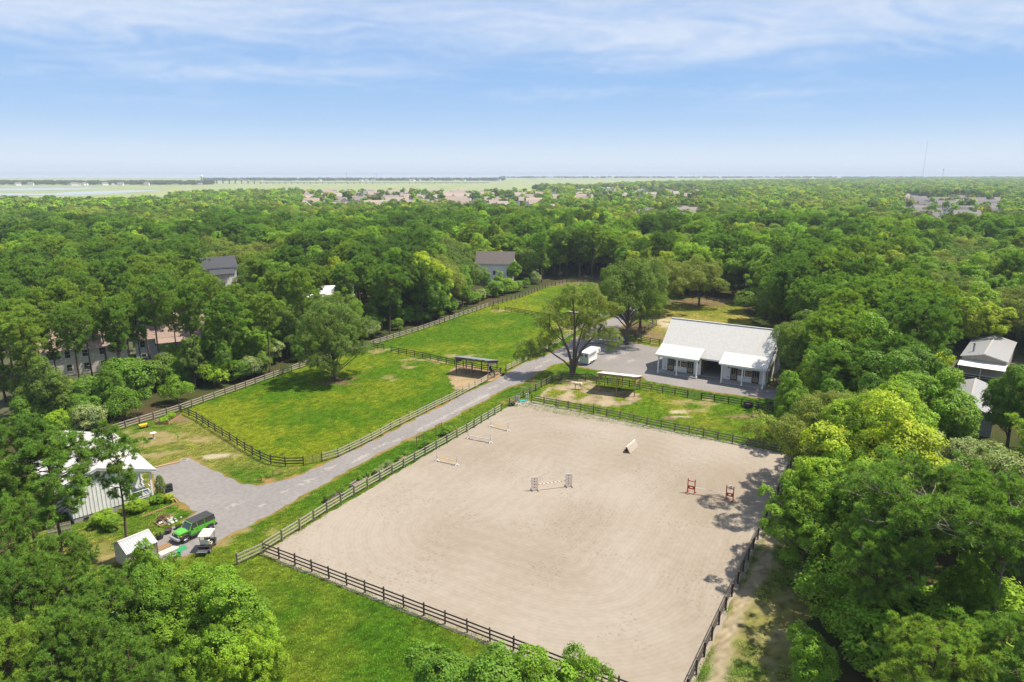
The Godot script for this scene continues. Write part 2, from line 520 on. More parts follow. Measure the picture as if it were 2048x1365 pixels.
func road() -> void:
	# tone of the drive by place: grey grit, with pale stone worn through in the tracks
	var x0 := -52.0
	var z0 := -214.0
	var sx := 108.0
	var sz := 154.0
	var W := 760
	var H := 1080
	var worn := []
	for q in [[905, 826, 5.0, 0.6], [868, 845, 4.5, 0.6], [935, 810, 4.6, 0.65], [960, 797, 3.5, 0.7], [725, 914, 1.8, 0.4], [712, 922, 3.0, 0.35], [655, 938, 1.9, 0.6], [618, 962, 2.2, 0.8], [845, 857, 2.0, 0.5], [760, 893, 2.5, 0.4], [985, 775, 2.8, 0.9], [1010, 762, 2.8, 0.7], [1075, 735, 3.0, 0.7], [1050, 748, 2.6, 0.8], [1095, 722, 2.6, 0.6], [568, 984, 1.4, 0.35], [525, 1010, 1.3, 0.4], [1225, 715, 3.0, 1.6], [1250, 707, 2.6, 1.0], [1262, 722, 2.2, 0.9], [795, 880, 2.0, 0.4], [1180, 695, 4.0, 1.2], [470, 1010, 1.5, 0.6]]:
		worn.append([g2(q[0], q[1]), float(q[2]), float(q[3])])
	var n1 := FastNoiseLite.new(); n1.frequency = 0.09; n1.seed = 171; n1.fractal_octaves = 4
	var n2 := FastNoiseLite.new(); n2.frequency = 1.3; n2.seed = 172; n2.fractal_octaves = 2
	var bytes := PackedByteArray()
	bytes.resize(W * H * 3)
	var at := 0
	for j in H:
		var z := z0 + sz * (j + 0.5) / H
		for i in W:
			var x := x0 + sx * (i + 0.5) / W
			if true:
				var a := n1.get_noise_2d(x, z)
				var f := n2.get_noise_2d(x, z)
				var k := 0.0
				for w in worn:
					var d: Vector2 = Vector2(x, z) - w[0]
					if absf(d.x) + absf(d.y) < w[1] * 2.5:
						var u: float = (d.x * 0.56 - d.y * 0.83) / w[1]
						var vv: float = (d.x * 0.83 + d.y * 0.56) / w[2]
						k = maxf(k, 1.0 - (u * u + vv * vv))
				k = clampf((k * 1.1 + a * 0.5 + f * 0.8 - 0.35) * 1.5, 0, 1) if k > 0.0 else 0.0
				var g := 0.6 + 0.035 * a + 0.04 * f
				var c := Color(g * 1.0, g * 0.975, g * 0.965).lerp(Color(0.78, 0.75, 0.71), k * 0.5)
				bytes[at * 3] = int(clampf(c.r, 0, 1) * 255.0); bytes[at * 3 + 1] = int(clampf(c.g, 0, 1) * 255.0); bytes[at * 3 + 2] = int(clampf(c.b, 0, 1) * 255.0)
			at += 1
	var m := StandardMaterial3D.new()
	m.roughness = 0.95
	m.metallic_specular = 0.2
	m.albedo_color = lin(0.58, 0.58, 0.585)
	m.albedo_texture = ImageTexture.create_from_image(Image.create_from_data(W, H, false, Image.FORMAT_RGB8, bytes))
	m.texture_repeat = false
	var poly := ragged(road_poly, 0.6, 0.45, 3)
	var v := PackedVector3Array()
	var uv := PackedVector2Array()
	var idx := Geometry2D.triangulate_polygon(poly)
	for i in range(0, idx.size(), 3):
		var a := poly[idx[i]]; var b := poly[idx[i + 1]]; var c := poly[idx[i + 2]]
		if (b - a).cross(c - a) < 0.0:
			var t := b; b = c; c = t
		for p in [a, b, c]:
			v.append(Vector3(p.x, 0.006, p.y))
			uv.append(Vector2((p.x - x0) / sx, (p.y - z0) / sz))
	setting("driveway", mesh_of(v, PackedColorArray(), uv), m)

func arena() -> void:
	var u := (A_NR - A_NL).normalized()      # along the near side
	var w := (A_TL - A_NL).normalized()      # along the drive side
	var size := 820
	var inv := Transform2D(u, w, A_NL).affine_inverse()
	var L := (A_NR - A_NL).length() + 2.0
	var D := 64.0
	var bytes := PackedByteArray()
	bytes.resize(size * size * 3)
	var hb := PackedByteArray()
	hb.resize(size * size)
	var n1 := FastNoiseLite.new(); n1.frequency = 0.05; n1.seed = 71; n1.fractal_octaves = 4
	var n2 := FastNoiseLite.new(); n2.frequency = 0.9; n2.seed = 72; n2.fractal_octaves = 2
	var n3 := FastNoiseLite.new(); n3.frequency = 2.4; n3.seed = 73; n3.fractal_octaves = 1
	var at := 0
	var Wd := (A_NR - A_NL).length()
	var Dp := (A_TL - A_NL).length()
	for j in size:
		var z := D * (j + 0.5) / size - 1.0
		for i in size:
			var x := L * (i + 0.5) / size - 1.0
			var p := Vector2(x, z)
			var a := n1.get_noise_2d(x, z)
			var f := n2.get_noise_2d(x, z)
			# harrow passes: the drag goes round the school, so its lines follow a rounded rectangle
			var qx := absf(x - Wd * 0.5) - (Wd * 0.5 - 15.0)
			var qz := absf(z - Dp * 0.5) - (Dp * 0.5 - 15.0)
			var dd := Vector2(maxf(qx, 0), maxf(qz, 0)).length() + minf(maxf(qx, qz), 0.0) + a * 0.8
			var rake := sin(dd * 13.0) * 0.5 + sin(dd * 3.3 + a * 4.0) * 0.5
			var h := 0.5 + 0.17 * rake + 0.14 * f
			var k := clampf(0.5 + 0.8 * a + 0.18 * rake + 0.28 * f, 0, 1)
			var c := Color(0.72, 0.665, 0.6).lerp(Color(0.79, 0.745, 0.69), k)
			var damp := smoothstep(0.12, 0.5, n1.get_noise_2d(x * 0.35 + 60.0, z * 0.35))
			c = c.lerp(Color(0.68, 0.615, 0.535), damp * 0.4)
			var hoof := smoothstep(0.52, 0.8, n3.get_noise_2d(x, z)) * smoothstep(-0.1, 0.3, n1.get_noise_2d(x * 1.7 + 9.0, z * 1.7))
			c = c * (1.0 - 0.13 * hoof)
			h -= 0.35 * hoof
			bytes[at * 3] = int(c.r * 255.0); bytes[at * 3 + 1] = int(c.g * 255.0); bytes[at * 3 + 2] = int(c.b * 255.0)
			hb[at] = int(clampf(h, 0, 1) * 255.0)
			at += 1
	var m := StandardMaterial3D.new()
	m.roughness = 0.95
	m.metallic_specular = 0.2
	m.albedo_color = lin(0.455, 0.46, 0.46)
	m.albedo_texture = ImageTexture.create_from_image(Image.create_from_data(size, size, false, Image.FORMAT_RGB8, bytes))
	m.heightmap_enabled = true
	m.heightmap_texture = ImageTexture.create_from_image(Image.create_from_data(size, size, false, Image.FORMAT_L8, hb))
	m.heightmap_scale = 2.5
	m.texture_repeat = false
	var out := Vector2(A_NL.x, A_NL.y)
	var poly := PackedVector2Array([A_NL - u * 0.2 - w * 0.5, A_NR - w * 0.5 + u * 0.2, A_FR + u * 0.3, g2(1066, 803), g2(1040, 806), A_TL])
	poly = ragged(poly, 0.5, 0.3, 9)
	var v := PackedVector3Array()
	var uv := PackedVector2Array()
	var idx := Geometry2D.triangulate_polygon(poly)
	for i in range(0, idx.size(), 3):
		var a := poly[idx[i]]; var b := poly[idx[i + 1]]; var c := poly[idx[i + 2]]
		if (b - a).cross(c - a) < 0.0:
			var t := b; b = c; c = t
		for p in [a, b, c]:
			v.append(Vector3(p.x, 0.012, p.y))
			var k: Vector2 = inv * p
			uv.append(Vector2((k.x + 1.0) / L, (k.y + 1.0) / D))
	setting("arena_sand", mesh_of(v, PackedColorArray(), uv), m)

# ---------- fences ----------
# Three-board fence along ground points; every post and every board is a part.
func fence(path: PackedVector2Array, label: String, post: Material, rail: Material, seed_: int, step := 2.44, high := 1.37, face := 1.0, gaps := []) -> Node3D:
	var rng := RandomNumberGenerator.new()
	rng.seed = seed_
	var o := thing("board_fence", label, "fence", Vector3(path[0].x, 0, path[0].y), 0.0, "three-board horse fences")
	var off := o.position
	var spots := PackedVector2Array()
	for i in path.size() - 1:
		var d := (path[i + 1] - path[i]).length()
		var n := maxi(1, int(round(d / step)))
		for k in n:
			spots.append(path[i].lerp(path[i + 1], float(k) / n))
	spots.append(path[path.size() - 1])
	var tilts := []
	for i in spots.size():
		var s := spots[i]
		var hh := high + rng.randf_range(0.02, 0.09)
		var b := Basis.from_euler(Vector3(rng.randf_range(-0.02, 0.02), rng.randf_range(-0.2, 0.2), rng.randf_range(-0.02, 0.02)))
		bx("post", o, post, Vector3(s.x, hh / 2.0 - 0.05, s.y) - off, Vector3(0.14, hh + 0.1, 0.14), b)
	for i in spots.size() - 1:
		var d := (spots[i + 1] - spots[i]).normalized().orthogonal() * 0.095 * face
		for y in [0.42, 0.83, 1.24]:
			var ya: float = y + rng.randf_range(-0.015, 0.015)
			var yb: float = y + rng.randf_range(-0.015, 0.015)
			var p := spots[i] + d
			var q := spots[i + 1] + d
			beam("rail", o, rail, Vector3(p.x, ya, p.y) - off, Vector3(q.x, yb, q.y) - off, 0.04, 0.15)
	return o

func tube_gate(a: Vector2, b: Vector2, label: String, m: Material, bars := 5) -> void:
	var o := thing("field_gate", label, "gate", Vector3(a.x, 0, a.y), 0.0, "metal field gates")
	var d := Vector3(b.x - a.x, 0, b.y - a.y)
	var n := d.normalized()
	var s := n * 0.14
	var e := d - n * 0.14
	for k in bars:
		var y := 0.22 + 1.05 * k / (bars - 1.0)
		var v := PackedVector3Array()
		tube(v, [s + Vector3.UP * y, e + Vector3.UP * y], [0.028, 0.028], 6)
		obj("bar", mesh_of(v), m, o)
	for t in [0.0, 0.5, 1.0]:
		var v := PackedVector3Array()
		var p := s.lerp(e, t)
		tube(v, [p + Vector3.UP * 0.2, p + Vector3.UP * 1.29], [0.03, 0.03], 6)
		obj("upright", mesh_of(v), m, o)

func fences() -> void:
	fence(line_px([200, 874, 252, 858, 360, 824, 600, 738, 733, 696, 848, 660, 978, 614]), "weathered grey three-board fence along the woods beside the two large paddocks", M.post_grey, M.rail_grey, 1, 2.44, 1.37, 1.0)
	fence(line_px([978, 614, 1039, 597, 1096, 575, 1133, 566.5, 1166, 565.5, 1205, 570]), "dark board fence curving round the far end of the back paddock under trees", M.post_dark, M.rail_mid, 2)
	fence(line_px([362, 826, 393.5, 840, 430, 864, 460, 882, 490, 902, 521, 920, 542, 929, 570.6, 933, 607, 932]), "brown board fence between the house yard and the front paddock", M.post_dark, M.rail_dark, 3, 2.44, 1.37, -1.0)
	tube_gate(g2(609, 931), g2(643, 924), "thin wire-filled gate where the front paddock opens onto the driveway bend", M.post_mid, 6)
	fence(line_px([644, 924, 676, 915, 699, 904, 722, 893, 743, 882.5, 762, 872, 781, 861, 836, 834, 869, 817, 913, 796, 950, 776, 975, 762]), "board fence between the front paddock and the driveway", M.post_dark, M.rail_grey, 4, 2.44, 1.37, -1.0)
	tube_gate(g2(975, 762), g2(989, 755), "short metal gate in the driveway fence beside the dark roofed shelter", M.post_mid, 5)
	fence(line_px([989, 755, 1002, 749]), "short board fence panel between shelter gate and black bucket", M.post_mid, M.rail_mid, 5)
	fence(line_px([1012, 743, 1045, 726, 1078, 709, 1115, 689, 1157, 662, 1190, 645, 1222, 633]), "board fence between the middle paddock and the driveway, running behind the multi-stemmed tree", M.post_dark, M.rail_grey, 6, 2.44, 1.37, -1.0)
	fence(line_px([782, 705, 813, 711, 845, 717, 876, 724.5, 909, 732, 1001, 749]), "brown board fence dividing front and middle paddocks behind the dark roofed shelter", M.post_dark, M.rail_dark, 7)
	fence(line_px([742, 697, 768, 700.5]), "short brown fence stub at the gap between front and middle paddocks", M.post_dark, M.rail_dark, 8)
	fence(line_px([1010, 623, 1036, 627, 1064, 632, 1100, 638, 1150, 647]), "brown board fence dividing middle and back paddocks", M.post_dark, M.rail_dark, 9)
	fence(line_px([984, 619.5, 997, 621]), "short brown fence stub at the gap between middle and back paddocks", M.post_dark, M.rail_dark, 10)
	fence(line_px([1302, 619, 1283, 634, 1294, 642, 1305, 646.5, 1313, 651.5]), "brown board fence wrapping the oaks beside the far driveway", M.post_dark, M.rail_dark, 11)
	fence(line_px([1313, 652, 1289, 663, 1270, 674, 1272, 681, 1282, 684, 1300, 687.5, 1338, 693]), "brown board fence between blue bin and the left gable of the barn", M.post_mid, M.rail_mid, 12)
	fence(line_px([1355, 597, 1400, 600, 1440, 605, 1480, 611]), "dark board fence at the wood edge behind the barn lot", M.post_dark, M.rail_dark, 13)
	fence(line_px([475, 1131, 527, 1107]), "weathered fence end running on past the arena corner towards the golf cart", M.post_grey, M.rail_grey, 14, 2.44, 1.37, -1.0)
	fence(line_px([527, 1107, 600, 1061, 654.5, 1026, 709, 993, 785, 949, 851, 912, 934, 865, 1003, 823]), "weathered grey board fence along the driveway side of the arena", M.post_grey, M.rail_grey, 15, 2.44, 1.37, 1.0)
	fence(PackedVector2Array([A_NL, A_NR]), "dark brown board fence along the lawn side of the arena", M.post_dark, M.rail_dark, 16, 2.44, 1.37, -1.0)
	fence(PackedVector2Array([A_NR, A_FR]), "dark board fence between the arena and the sandy track under the trees", M.post_dark, M.rail_dark, 17)
	fence(PackedVector2Array([A_FR, g2(1495, 893), g2(1407, 874), g2(1322, 857), g2(1240, 839), g2(1187, 828), g2(1088, 809), g2(1063, 803.5)]), "brown board fence between the arena and the pony paddock", M.post_mid, M.rail_mid, 18)
	fence(line_px([1019, 812, 1060, 789, 1104, 765, 1123, 760.5, 1146, 759, 1171, 763, 1193, 767, 1237, 772, 1280, 779, 1325, 786.5, 1375, 795]), "board fence of the pony paddock bending round the multi-stemmed tree and the timber shelter", M.post_mid, M.rail_mid, 19)
	tube_gate(g2(1375, 795), g2(1403, 800.5), "thin gate into the pony paddock opposite the barn aisle", M.post_mid, 6)
	fence(line_px([1403, 800.5, 1429, 804, 1457, 808.5, 1483, 813, 1516, 819, 1545, 825, 1600, 835]), "dark board fence between barn apron and pony paddock by the black trough", M.post_dark, M.rail_dark, 20)

# ---------- trees ----------
var leaf_clumps := []      # broad leaves
var fine_clumps := []      # small dense leaves (oaks)
var needle_clumps := []
var coarse_clumps := []    # for woods half a kilometre off and more
var P := {}                # prototypes

func unit(rng: RandomNumberGenerator) -> Vector3:
	var z := rng.randf_range(-1, 1)
	var a := rng.randf() * TAU
	var r := sqrt(1.0 - z * z)
	return Vector3(r * cos(a), z, r * sin(a))

func leaf_clump(rng: RandomNumberGenerator, n: int, ll: float, lw: float, rise := 0.9) -> PackedVector3Array:
	var v := PackedVector3Array()
	for i in n:
		var d := unit(rng)
		if d.y < -0.3: d.y *= -0.6
		var p := d * rng.randf_range(0.35, 1.0)
		p.y *= 0.75
		var nn := (d * 0.8 + Vector3.UP * rise + unit(rng) * 0.75).normalized()
		var t := nn.cross(unit(rng)).normalized()
		var b := nn.cross(t)
		var L := ll * rng.randf_range(0.7, 1.3)
		var W := lw * rng.randf_range(0.75, 1.25)
		var base := p - t * L * 0.5
		var tip := p + t * L * 0.5 - nn * L * 0.14
		var l := p + b * W * 0.5 - nn * W * 0.12
		var r := p - b * W * 0.5 - nn * W * 0.12
		tri(v, base, l, tip)
		tri(v, base, tip, r)
	return v

func needle_clump(rng: RandomNumberGenerator, tufts: int, per: int, len_: float, w: float) -> PackedVector3Array:
	var v := PackedVector3Array()
	for i in tufts:
		var c := unit(rng) * rng.randf_range(0.2, 0.75)
		c.y = absf(c.y) * 0.55
		var axis := (c.normalized() * 0.7 + Vector3.UP * 0.8).normalized()
		for k in per:
			var d := (unit(rng) * 0.95 + axis * 0.75).normalized()
			var s := d.cross(unit(rng)).normalized() * w
			var o := c + d * 0.03
			tri(v, o - s, o + s, c + d * len_ * rng.randf_range(0.7, 1.15))
	return v

func crown_of(lobes: Array, clumps: Array, cr: float, step: float, rng: RandomNumberGenerator, spread := 0.28, up := 0.7, bottom := -0.55) -> ArrayMesh:
	var v := PackedVector3Array()
	var col := PackedColorArray()
	for li in lobes.size():
		var c: Vector3 = lobes[li][0]
		var r: float = lobes[li][1]
		var flat: float = lobes[li][2] if lobes[li].size() > 2 else 0.8
		var n := int(4.0 * PI * r * r / (step * step)) + 3
		var lobe_tone := rng.randf_range(-spread, spread) * 0.5
		for i in n:
			var d := unit(rng)
			if d.y < bottom: continue
			var p := c + Vector3(d.x, d.y * flat, d.z) * r * rng.randf_range(0.72, 1.04)
			var hid := false
			for lj in lobes.size():
				if lj != li:
					var q: Vector3 = (p - lobes[lj][0])
					q.y /= (lobes[lj][2] if lobes[lj].size() > 2 else 0.8)
					if q.length() < float(lobes[lj][1]) * 0.66:
						hid = true
						break
			if hid: continue
			var y := (d * 0.75 + Vector3.UP * up).normalized()
			var x := y.cross(unit(rng)).normalized()
			var s := cr * rng.randf_range(0.75, 1.3)
			var t := Transform3D(Basis(x * s, y * s, x.cross(y) * s), p)
			var part: PackedVector3Array = t * (clumps[rng.randi() % clumps.size()] as PackedVector3Array)
			var k := clampf(0.8 + lobe_tone + rng.randf_range(-spread, spread), 0.3, 1.0)
			var warm := rng.randf_range(-0.06, 0.12)
			var cc := PackedColorArray()
			cc.resize(part.size())
			cc.fill(Color(clampf(k * (1.0 + warm), 0, 1), k, clampf(k * (1.0 - warm), 0, 1)))
			v.append_array(part)
			col.append_array(cc)
	return mesh_of(v, col)

func limb(v: PackedVector3Array, a: Vector3, b: Vector3, ra: float, rb: float, rng: RandomNumberGenerator, sag := 0.0, sides := 5, seg := 5) -> void:
	var pts := []
	var rr := []
	var side := unit(rng) * (b - a).length() * 0.07
	for k in seg + 1:
		var t := float(k) / seg
		pts.append(a.lerp(b, t) + side * sin(t * PI) + Vector3.DOWN * sag * sin(t * PI) + unit(rng) * 0.02 * (b - a).length() * (1.0 if k > 0 and k < seg else 0.0))
		rr.append(lerpf(ra, rb, t))
	tube(v, pts, rr, sides, false)

func broad(seed_: int, h: float, rad: float, base: float, n: int, lr: float, clumps: Array, cr: float, step: float, spread := 0.24) -> Dictionary:
	var rng := RandomNumberGenerator.new()
	rng.seed = seed_
	var mid := Vector3(0, (h + base) / 2.0, 0)
	var er := Vector3(rad - lr * 0.7, (h - base) / 2.0 - lr * 0.5, rad - lr * 0.7)
	var lobes := []
	var spin := rng.randf() * TAU
	for i in n:
		var y := 1.0 - 1.82 * (i + 0.5) / n
		var r := sqrt(maxf(0.0, 1.0 - y * y))
		var a := spin + i * 2.39996 + rng.randf_range(-0.35, 0.35)
		var d := Vector3(cos(a) * r, y, sin(a) * r)
		if rng.randf() < 0.13: continue
		# each crown has its own lopsided bulges
		var bulge := 1.0 + 0.24 * sin(a * 2.0 + spin * 3.0) * r + 0.16 * sin(a * 3.0 + y * 4.0 + spin)
		var p := mid + d * er * bulge * rng.randf_range(0.62, 1.12)
		lobes.append([p, lr * rng.randf_range(0.45, 1.3), rng.randf_range(0.6, 0.95)])
	for i in n / 5:
		lobes.append([mid + unit(rng) * er * 0.4, lr * 1.1, 0.8])
	var wood := PackedVector3Array()
	var tr := 0.022 * h
	var lean := Vector3(rng.randf_range(-0.5, 0.5), 0, rng.randf_range(-0.5, 0.5))
	var top := Vector3(0, h * 0.72, 0) + lean
	tube(wood, [Vector3(0, -0.2, 0), Vector3(0, 0.6, 0), Vector3(lean.x * 0.2, base * 0.8 + 0.5, lean.z * 0.2), Vector3(lean.x * 0.6, (base + h) * 0.45, lean.z * 0.6), top], [tr * 1.5, tr * 1.05, tr * 0.85, tr * 0.5, tr * 0.15], 8, false)
	for l in lobes:
		var p: Vector3 = l[0]
		var y0 := clampf(p.y - Vector2(p.x, p.z).length() * 0.75, base * 0.75, h * 0.7)
		limb(wood, Vector3(0, y0, 0) + lean * (y0 / h), p, tr * 0.38, 0.035, rng)
	return {"wood": mesh_of(wood), "crown": crown_of(lobes, clumps, cr, step, rng, spread), "h": h, "r": rad}

func pine(seed_: int, h: float, rad: float, base: float, n: int) -> Dictionary:
	var rng := RandomNumberGenerator.new()
	rng.seed = seed_
	var wood := PackedVector3Array()
	var bend := Vector3(rng.randf_range(-0.7, 0.7), 0, rng.randf_range(-0.7, 0.7))
	var tr := 0.0125 * h
	var pts := []
	var rr := []
	for k in 9:
		var t := k / 8.0
		pts.append(Vector3(0, -0.2 + t * h * 0.97, 0) + bend * sin(t * 2.4) + Vector3(rng.randf_range(-1, 1), 0, rng.randf_range(-1, 1)) * 0.06)
		rr.append(tr * (1.25 if k == 0 else lerpf(1.0, 0.12, t)))
	tube(wood, pts, rr, 8, false)
	var v := PackedVector3Array()
	var col := PackedColorArray()
	for i in n:
		var t := (i + rng.randf()) / n
		var y := lerpf(base, h * 0.96, pow(t, 0.85))
		var f := (y - base) / (h - base)
		# widest a third of the way up, rounded on top
		var reach := rad * (0.45 + 0.75 * f) if f < 0.4 else rad * (1.0 - pow((f - 0.35) / 0.68, 2.2))
		reach *= rng.randf_range(0.55, 1.15)
		reach = maxf(reach, 0.3)
		var a := i * 2.39996 + rng.randf_range(-0.5, 0.5)
		var s := Vector3.UP * y + bend * sin(y / h * 2.4)
		var d := Vector3(cos(a), 0, sin(a))
		var e := s + d * reach + Vector3.UP * reach * rng.randf_range(0.1, 0.5)
		limb(wood, s, e, tr * lerpf(0.42, 0.16, f), 0.02, rng, -reach * 0.06)
		var tone := rng.randf_range(-0.12, 0.12)
		var across := d.cross(Vector3.UP)
		for k in 3 + int(reach * 1.5):
			var q := rng.randf_range(0.4, 1.02)
			var from := s.lerp(e, q)
			var tip := from + (across * rng.randf_range(-0.42, 0.42) + d * rng.randf_range(0.0, 0.25) + Vector3.UP * rng.randf_range(-0.08, 0.42)) * (0.5 + reach * 0.75)
			limb(wood, from, tip, 0.03, 0.012, rng, 0.0, 3, 2)
			for m in 3:
				var c := tip + unit(rng) * rng.randf_range(0.1, 0.5)
				var up := (Vector3.UP + d * 0.4 + unit(rng) * 0.5).normalized()
				var x := up.cross(unit(rng)).normalized()
				var sc := rng.randf_range(0.36, 0.6)
				var part: PackedVector3Array = Transform3D(Basis(x * sc, up * sc, x.cross(up) * sc), c) * (needle_clumps[rng.randi() % needle_clumps.size()] as PackedVector3Array)
				var kk := clampf(0.76 + tone + rng.randf_range(-0.2, 0.24), 0.3, 1.0)
				var w := rng.randf_range(-0.08, 0.12)
				var cc := PackedColorArray()
				cc.resize(part.size())
				cc.fill(Color(clampf(kk * (1.0 + w), 0, 1), kk, kk * (1.0 - w)))
				v.append_array(part)
				col.append_array(cc)
	# a few dead stubs under the crown
	for i in 4:
		var y := rng.randf_range(base * 0.55, base)
		var a := rng.randf() * TAU
		var s := Vector3.UP * y + bend * sin(y / h * 2.4)
		limb(wood, s, s + Vector3(cos(a), 0.25, sin(a)) * rng.randf_range(0.5, 1.6), 0.05, 0.012, rng, 0.0, 4, 3)
	return {"wood": mesh_of(wood), "crown": mesh_of(v, col), "h": h, "r": rad}

func prototypes() -> void:
	var rng := RandomNumberGenerator.new()
	rng.seed = 77
	for i in 5:
		leaf_clumps.append(leaf_clump(rng, 36, 0.4, 0.24))
		fine_clumps.append(leaf_clump(rng, 34, 0.34, 0.2, 0.7))
		needle_clumps.append(needle_clump(rng, 5, 14, 0.75, 0.055))
		coarse_clumps.append(leaf_clump(rng, 9, 0.95, 0.7))
	P.broad = []
	P.broad.append(broad(101, 15.5, 5.2, 4.0, 38, 1.75, leaf_clumps, 0.55, 0.72))
	P.broad.append(broad(102, 17.5, 5.6, 4.5, 44, 1.8, leaf_clumps, 0.55, 0.72))
	P.broad.append(broad(103, 13.5, 4.6, 3.0, 30, 1.7, leaf_clumps, 0.52, 0.7))
	P.broad.append(broad(104, 16.0, 4.2, 2.5, 40, 1.35, leaf_clumps, 0.55, 0.68, 0.3))
	P.broad.append(broad(105, 14.5, 6.2, 3.6, 46, 1.7, leaf_clumps, 0.58, 0.76))
	P.broad.append(broad(106, 18.5, 4.8, 6.0, 40, 1.55, leaf_clumps, 0.55, 0.72))
	P.oak = []
	P.oak.append(broad(201, 13.5, 7.4, 3.4, 52, 1.9, fine_clumps, 0.56, 0.76, 0.2))
	P.oak.append(broad(202, 15.0, 6.6, 4.0, 48, 1.9, fine_clumps, 0.56, 0.76, 0.2))
	P.oak.append(broad(203, 12.0, 6.0, 2.8, 42, 1.75, fine_clumps, 0.54, 0.74, 0.2))
	P.oak.append(broad(204, 15.5, 7.8, 1.6, 62, 1.75, fine_clumps, 0.56, 0.76, 0.2))
	P.pine = []
	P.pine.append(pine(301, 19.0, 3.6, 9.5, 46))
	P.pine.append(pine(302, 21.0, 4.0, 11.0, 50))
	P.pine.append(pine(303, 17.0, 4.2, 7.5, 52))
	P.pine.append(pine(304, 20.0, 3.2, 8.0, 50))
	P.pine.append(pine(305, 16.0, 5.0, 6.5, 62))
	P.pine.append(pine(306, 15.0, 6.2, 9.8, 58))
	P.pine.append(pine(307, 16.0, 2.9, 6.5, 26))
	P.shrub = []
	P.shrub.append(broad(401, 4.2, 2.3, 0.3, 14, 1.05, leaf_clumps, 0.48, 0.6))
	P.shrub.append(broad(402, 5.6, 2.6, 0.5, 17, 1.2, leaf_clumps, 0.5, 0.62))
	P.shrub.append(broad(403, 3.2, 1.9, 0.2, 12, 0.9, fine_clumps, 0.46, 0.58))
	P.far = []
	P.far.append(broad(501, 15, 5.6, 3.5, 20, 2.2, coarse_clumps, 0.95, 1.5))
	P.far.append(broad(502, 17, 5.0, 4.0, 20, 2.0, coarse_clumps, 0.95, 1.5))
	P.far.append(broad(503, 13, 6.2, 3.0, 22, 2.2, coarse_clumps, 0.95, 1.5))
	P.far.append(broad(504, 18, 3.6, 9.0, 14, 1.6, coarse_clumps, 0.8, 1.2))

func plant(called: String, kind: String, which: int, tone: String, at: Vector3, high: float, turn: float, label: String, category: String, group: String, wide := 1.0) -> Node3D:
	var p: Dictionary = P[kind][which % P[kind].size()]
	var o := thing(called, label, category, at, turn, group)
	var s: float = high / p.h
	o.scale = Vector3(s * wide, s, s * wide)
	obj("trunk" if kind != "shrub" else "stems", p.wood, (M.bark_pale if which == 5 else M.bark_pine) if kind == "pine" else M.bark, o)
	obj("crown" if kind != "shrub" else "foliage", p.crown, M["leaf_" + tone], o)
	return o

# trees that the photograph singles out: [kind, prototype, tone, top pixel x, y, height, turn, width, name, label]
func chosen_trees() -> Array:
	return [
		["oak", 3, "oak", 672, 600, 15.5, 0.3, 1.0, "live_oak_tree", "dark live oak standing alone in the front paddock on bare earth", 670, 757],
		["oak", 0, "oak", 1290, 492, 20.5, 1.3, 0.78, "live_oak_tree", "tall dark oak beside the blue bin at the driveway", 1253, 690],
		["oak", 2, "oak", 1335, 530, 17.5, 2.2, 0.9, "live_oak_tree", "spreading green oak with forked trunk beside the far driveway fence", 1280, 664],
		["oak", 2, "olive", 1412, 517, 14.6, 0.9, 1.05, "live_oak_tree", "olive green oak hung with moss on the lot behind the barn", 1398, 613],
		["oak", 0, "olive", 1320, 500, 16.5, 4.0, 0.95, "live_oak_tree", "broad oak behind the bend of the far driveway", 1318, 628],
		["pine", 6, "pine", 190, 842, 15.6, 0.4, 0.85, "pine_tree", "slim pine with bent trunk rising in front of the white cottage", 255, 1122],
	]

func zone(x: float, z: float) -> String:
	if z < -330.0: return "far back in the coastal woods"
	if x > 26.0 and z > -100.0: return "in the woods beside the arena track"
	if x > 26.0 and z > -150.0: return "in the woods beside the barn"
	if x > -10.0: return "in the woods behind the barn and back paddock"
	if z < -170.0: return "in the deep woods past the grey fence"
	if z > -100.0: return "around the white cottage"
	return "in the woods along the grey paddock fence"

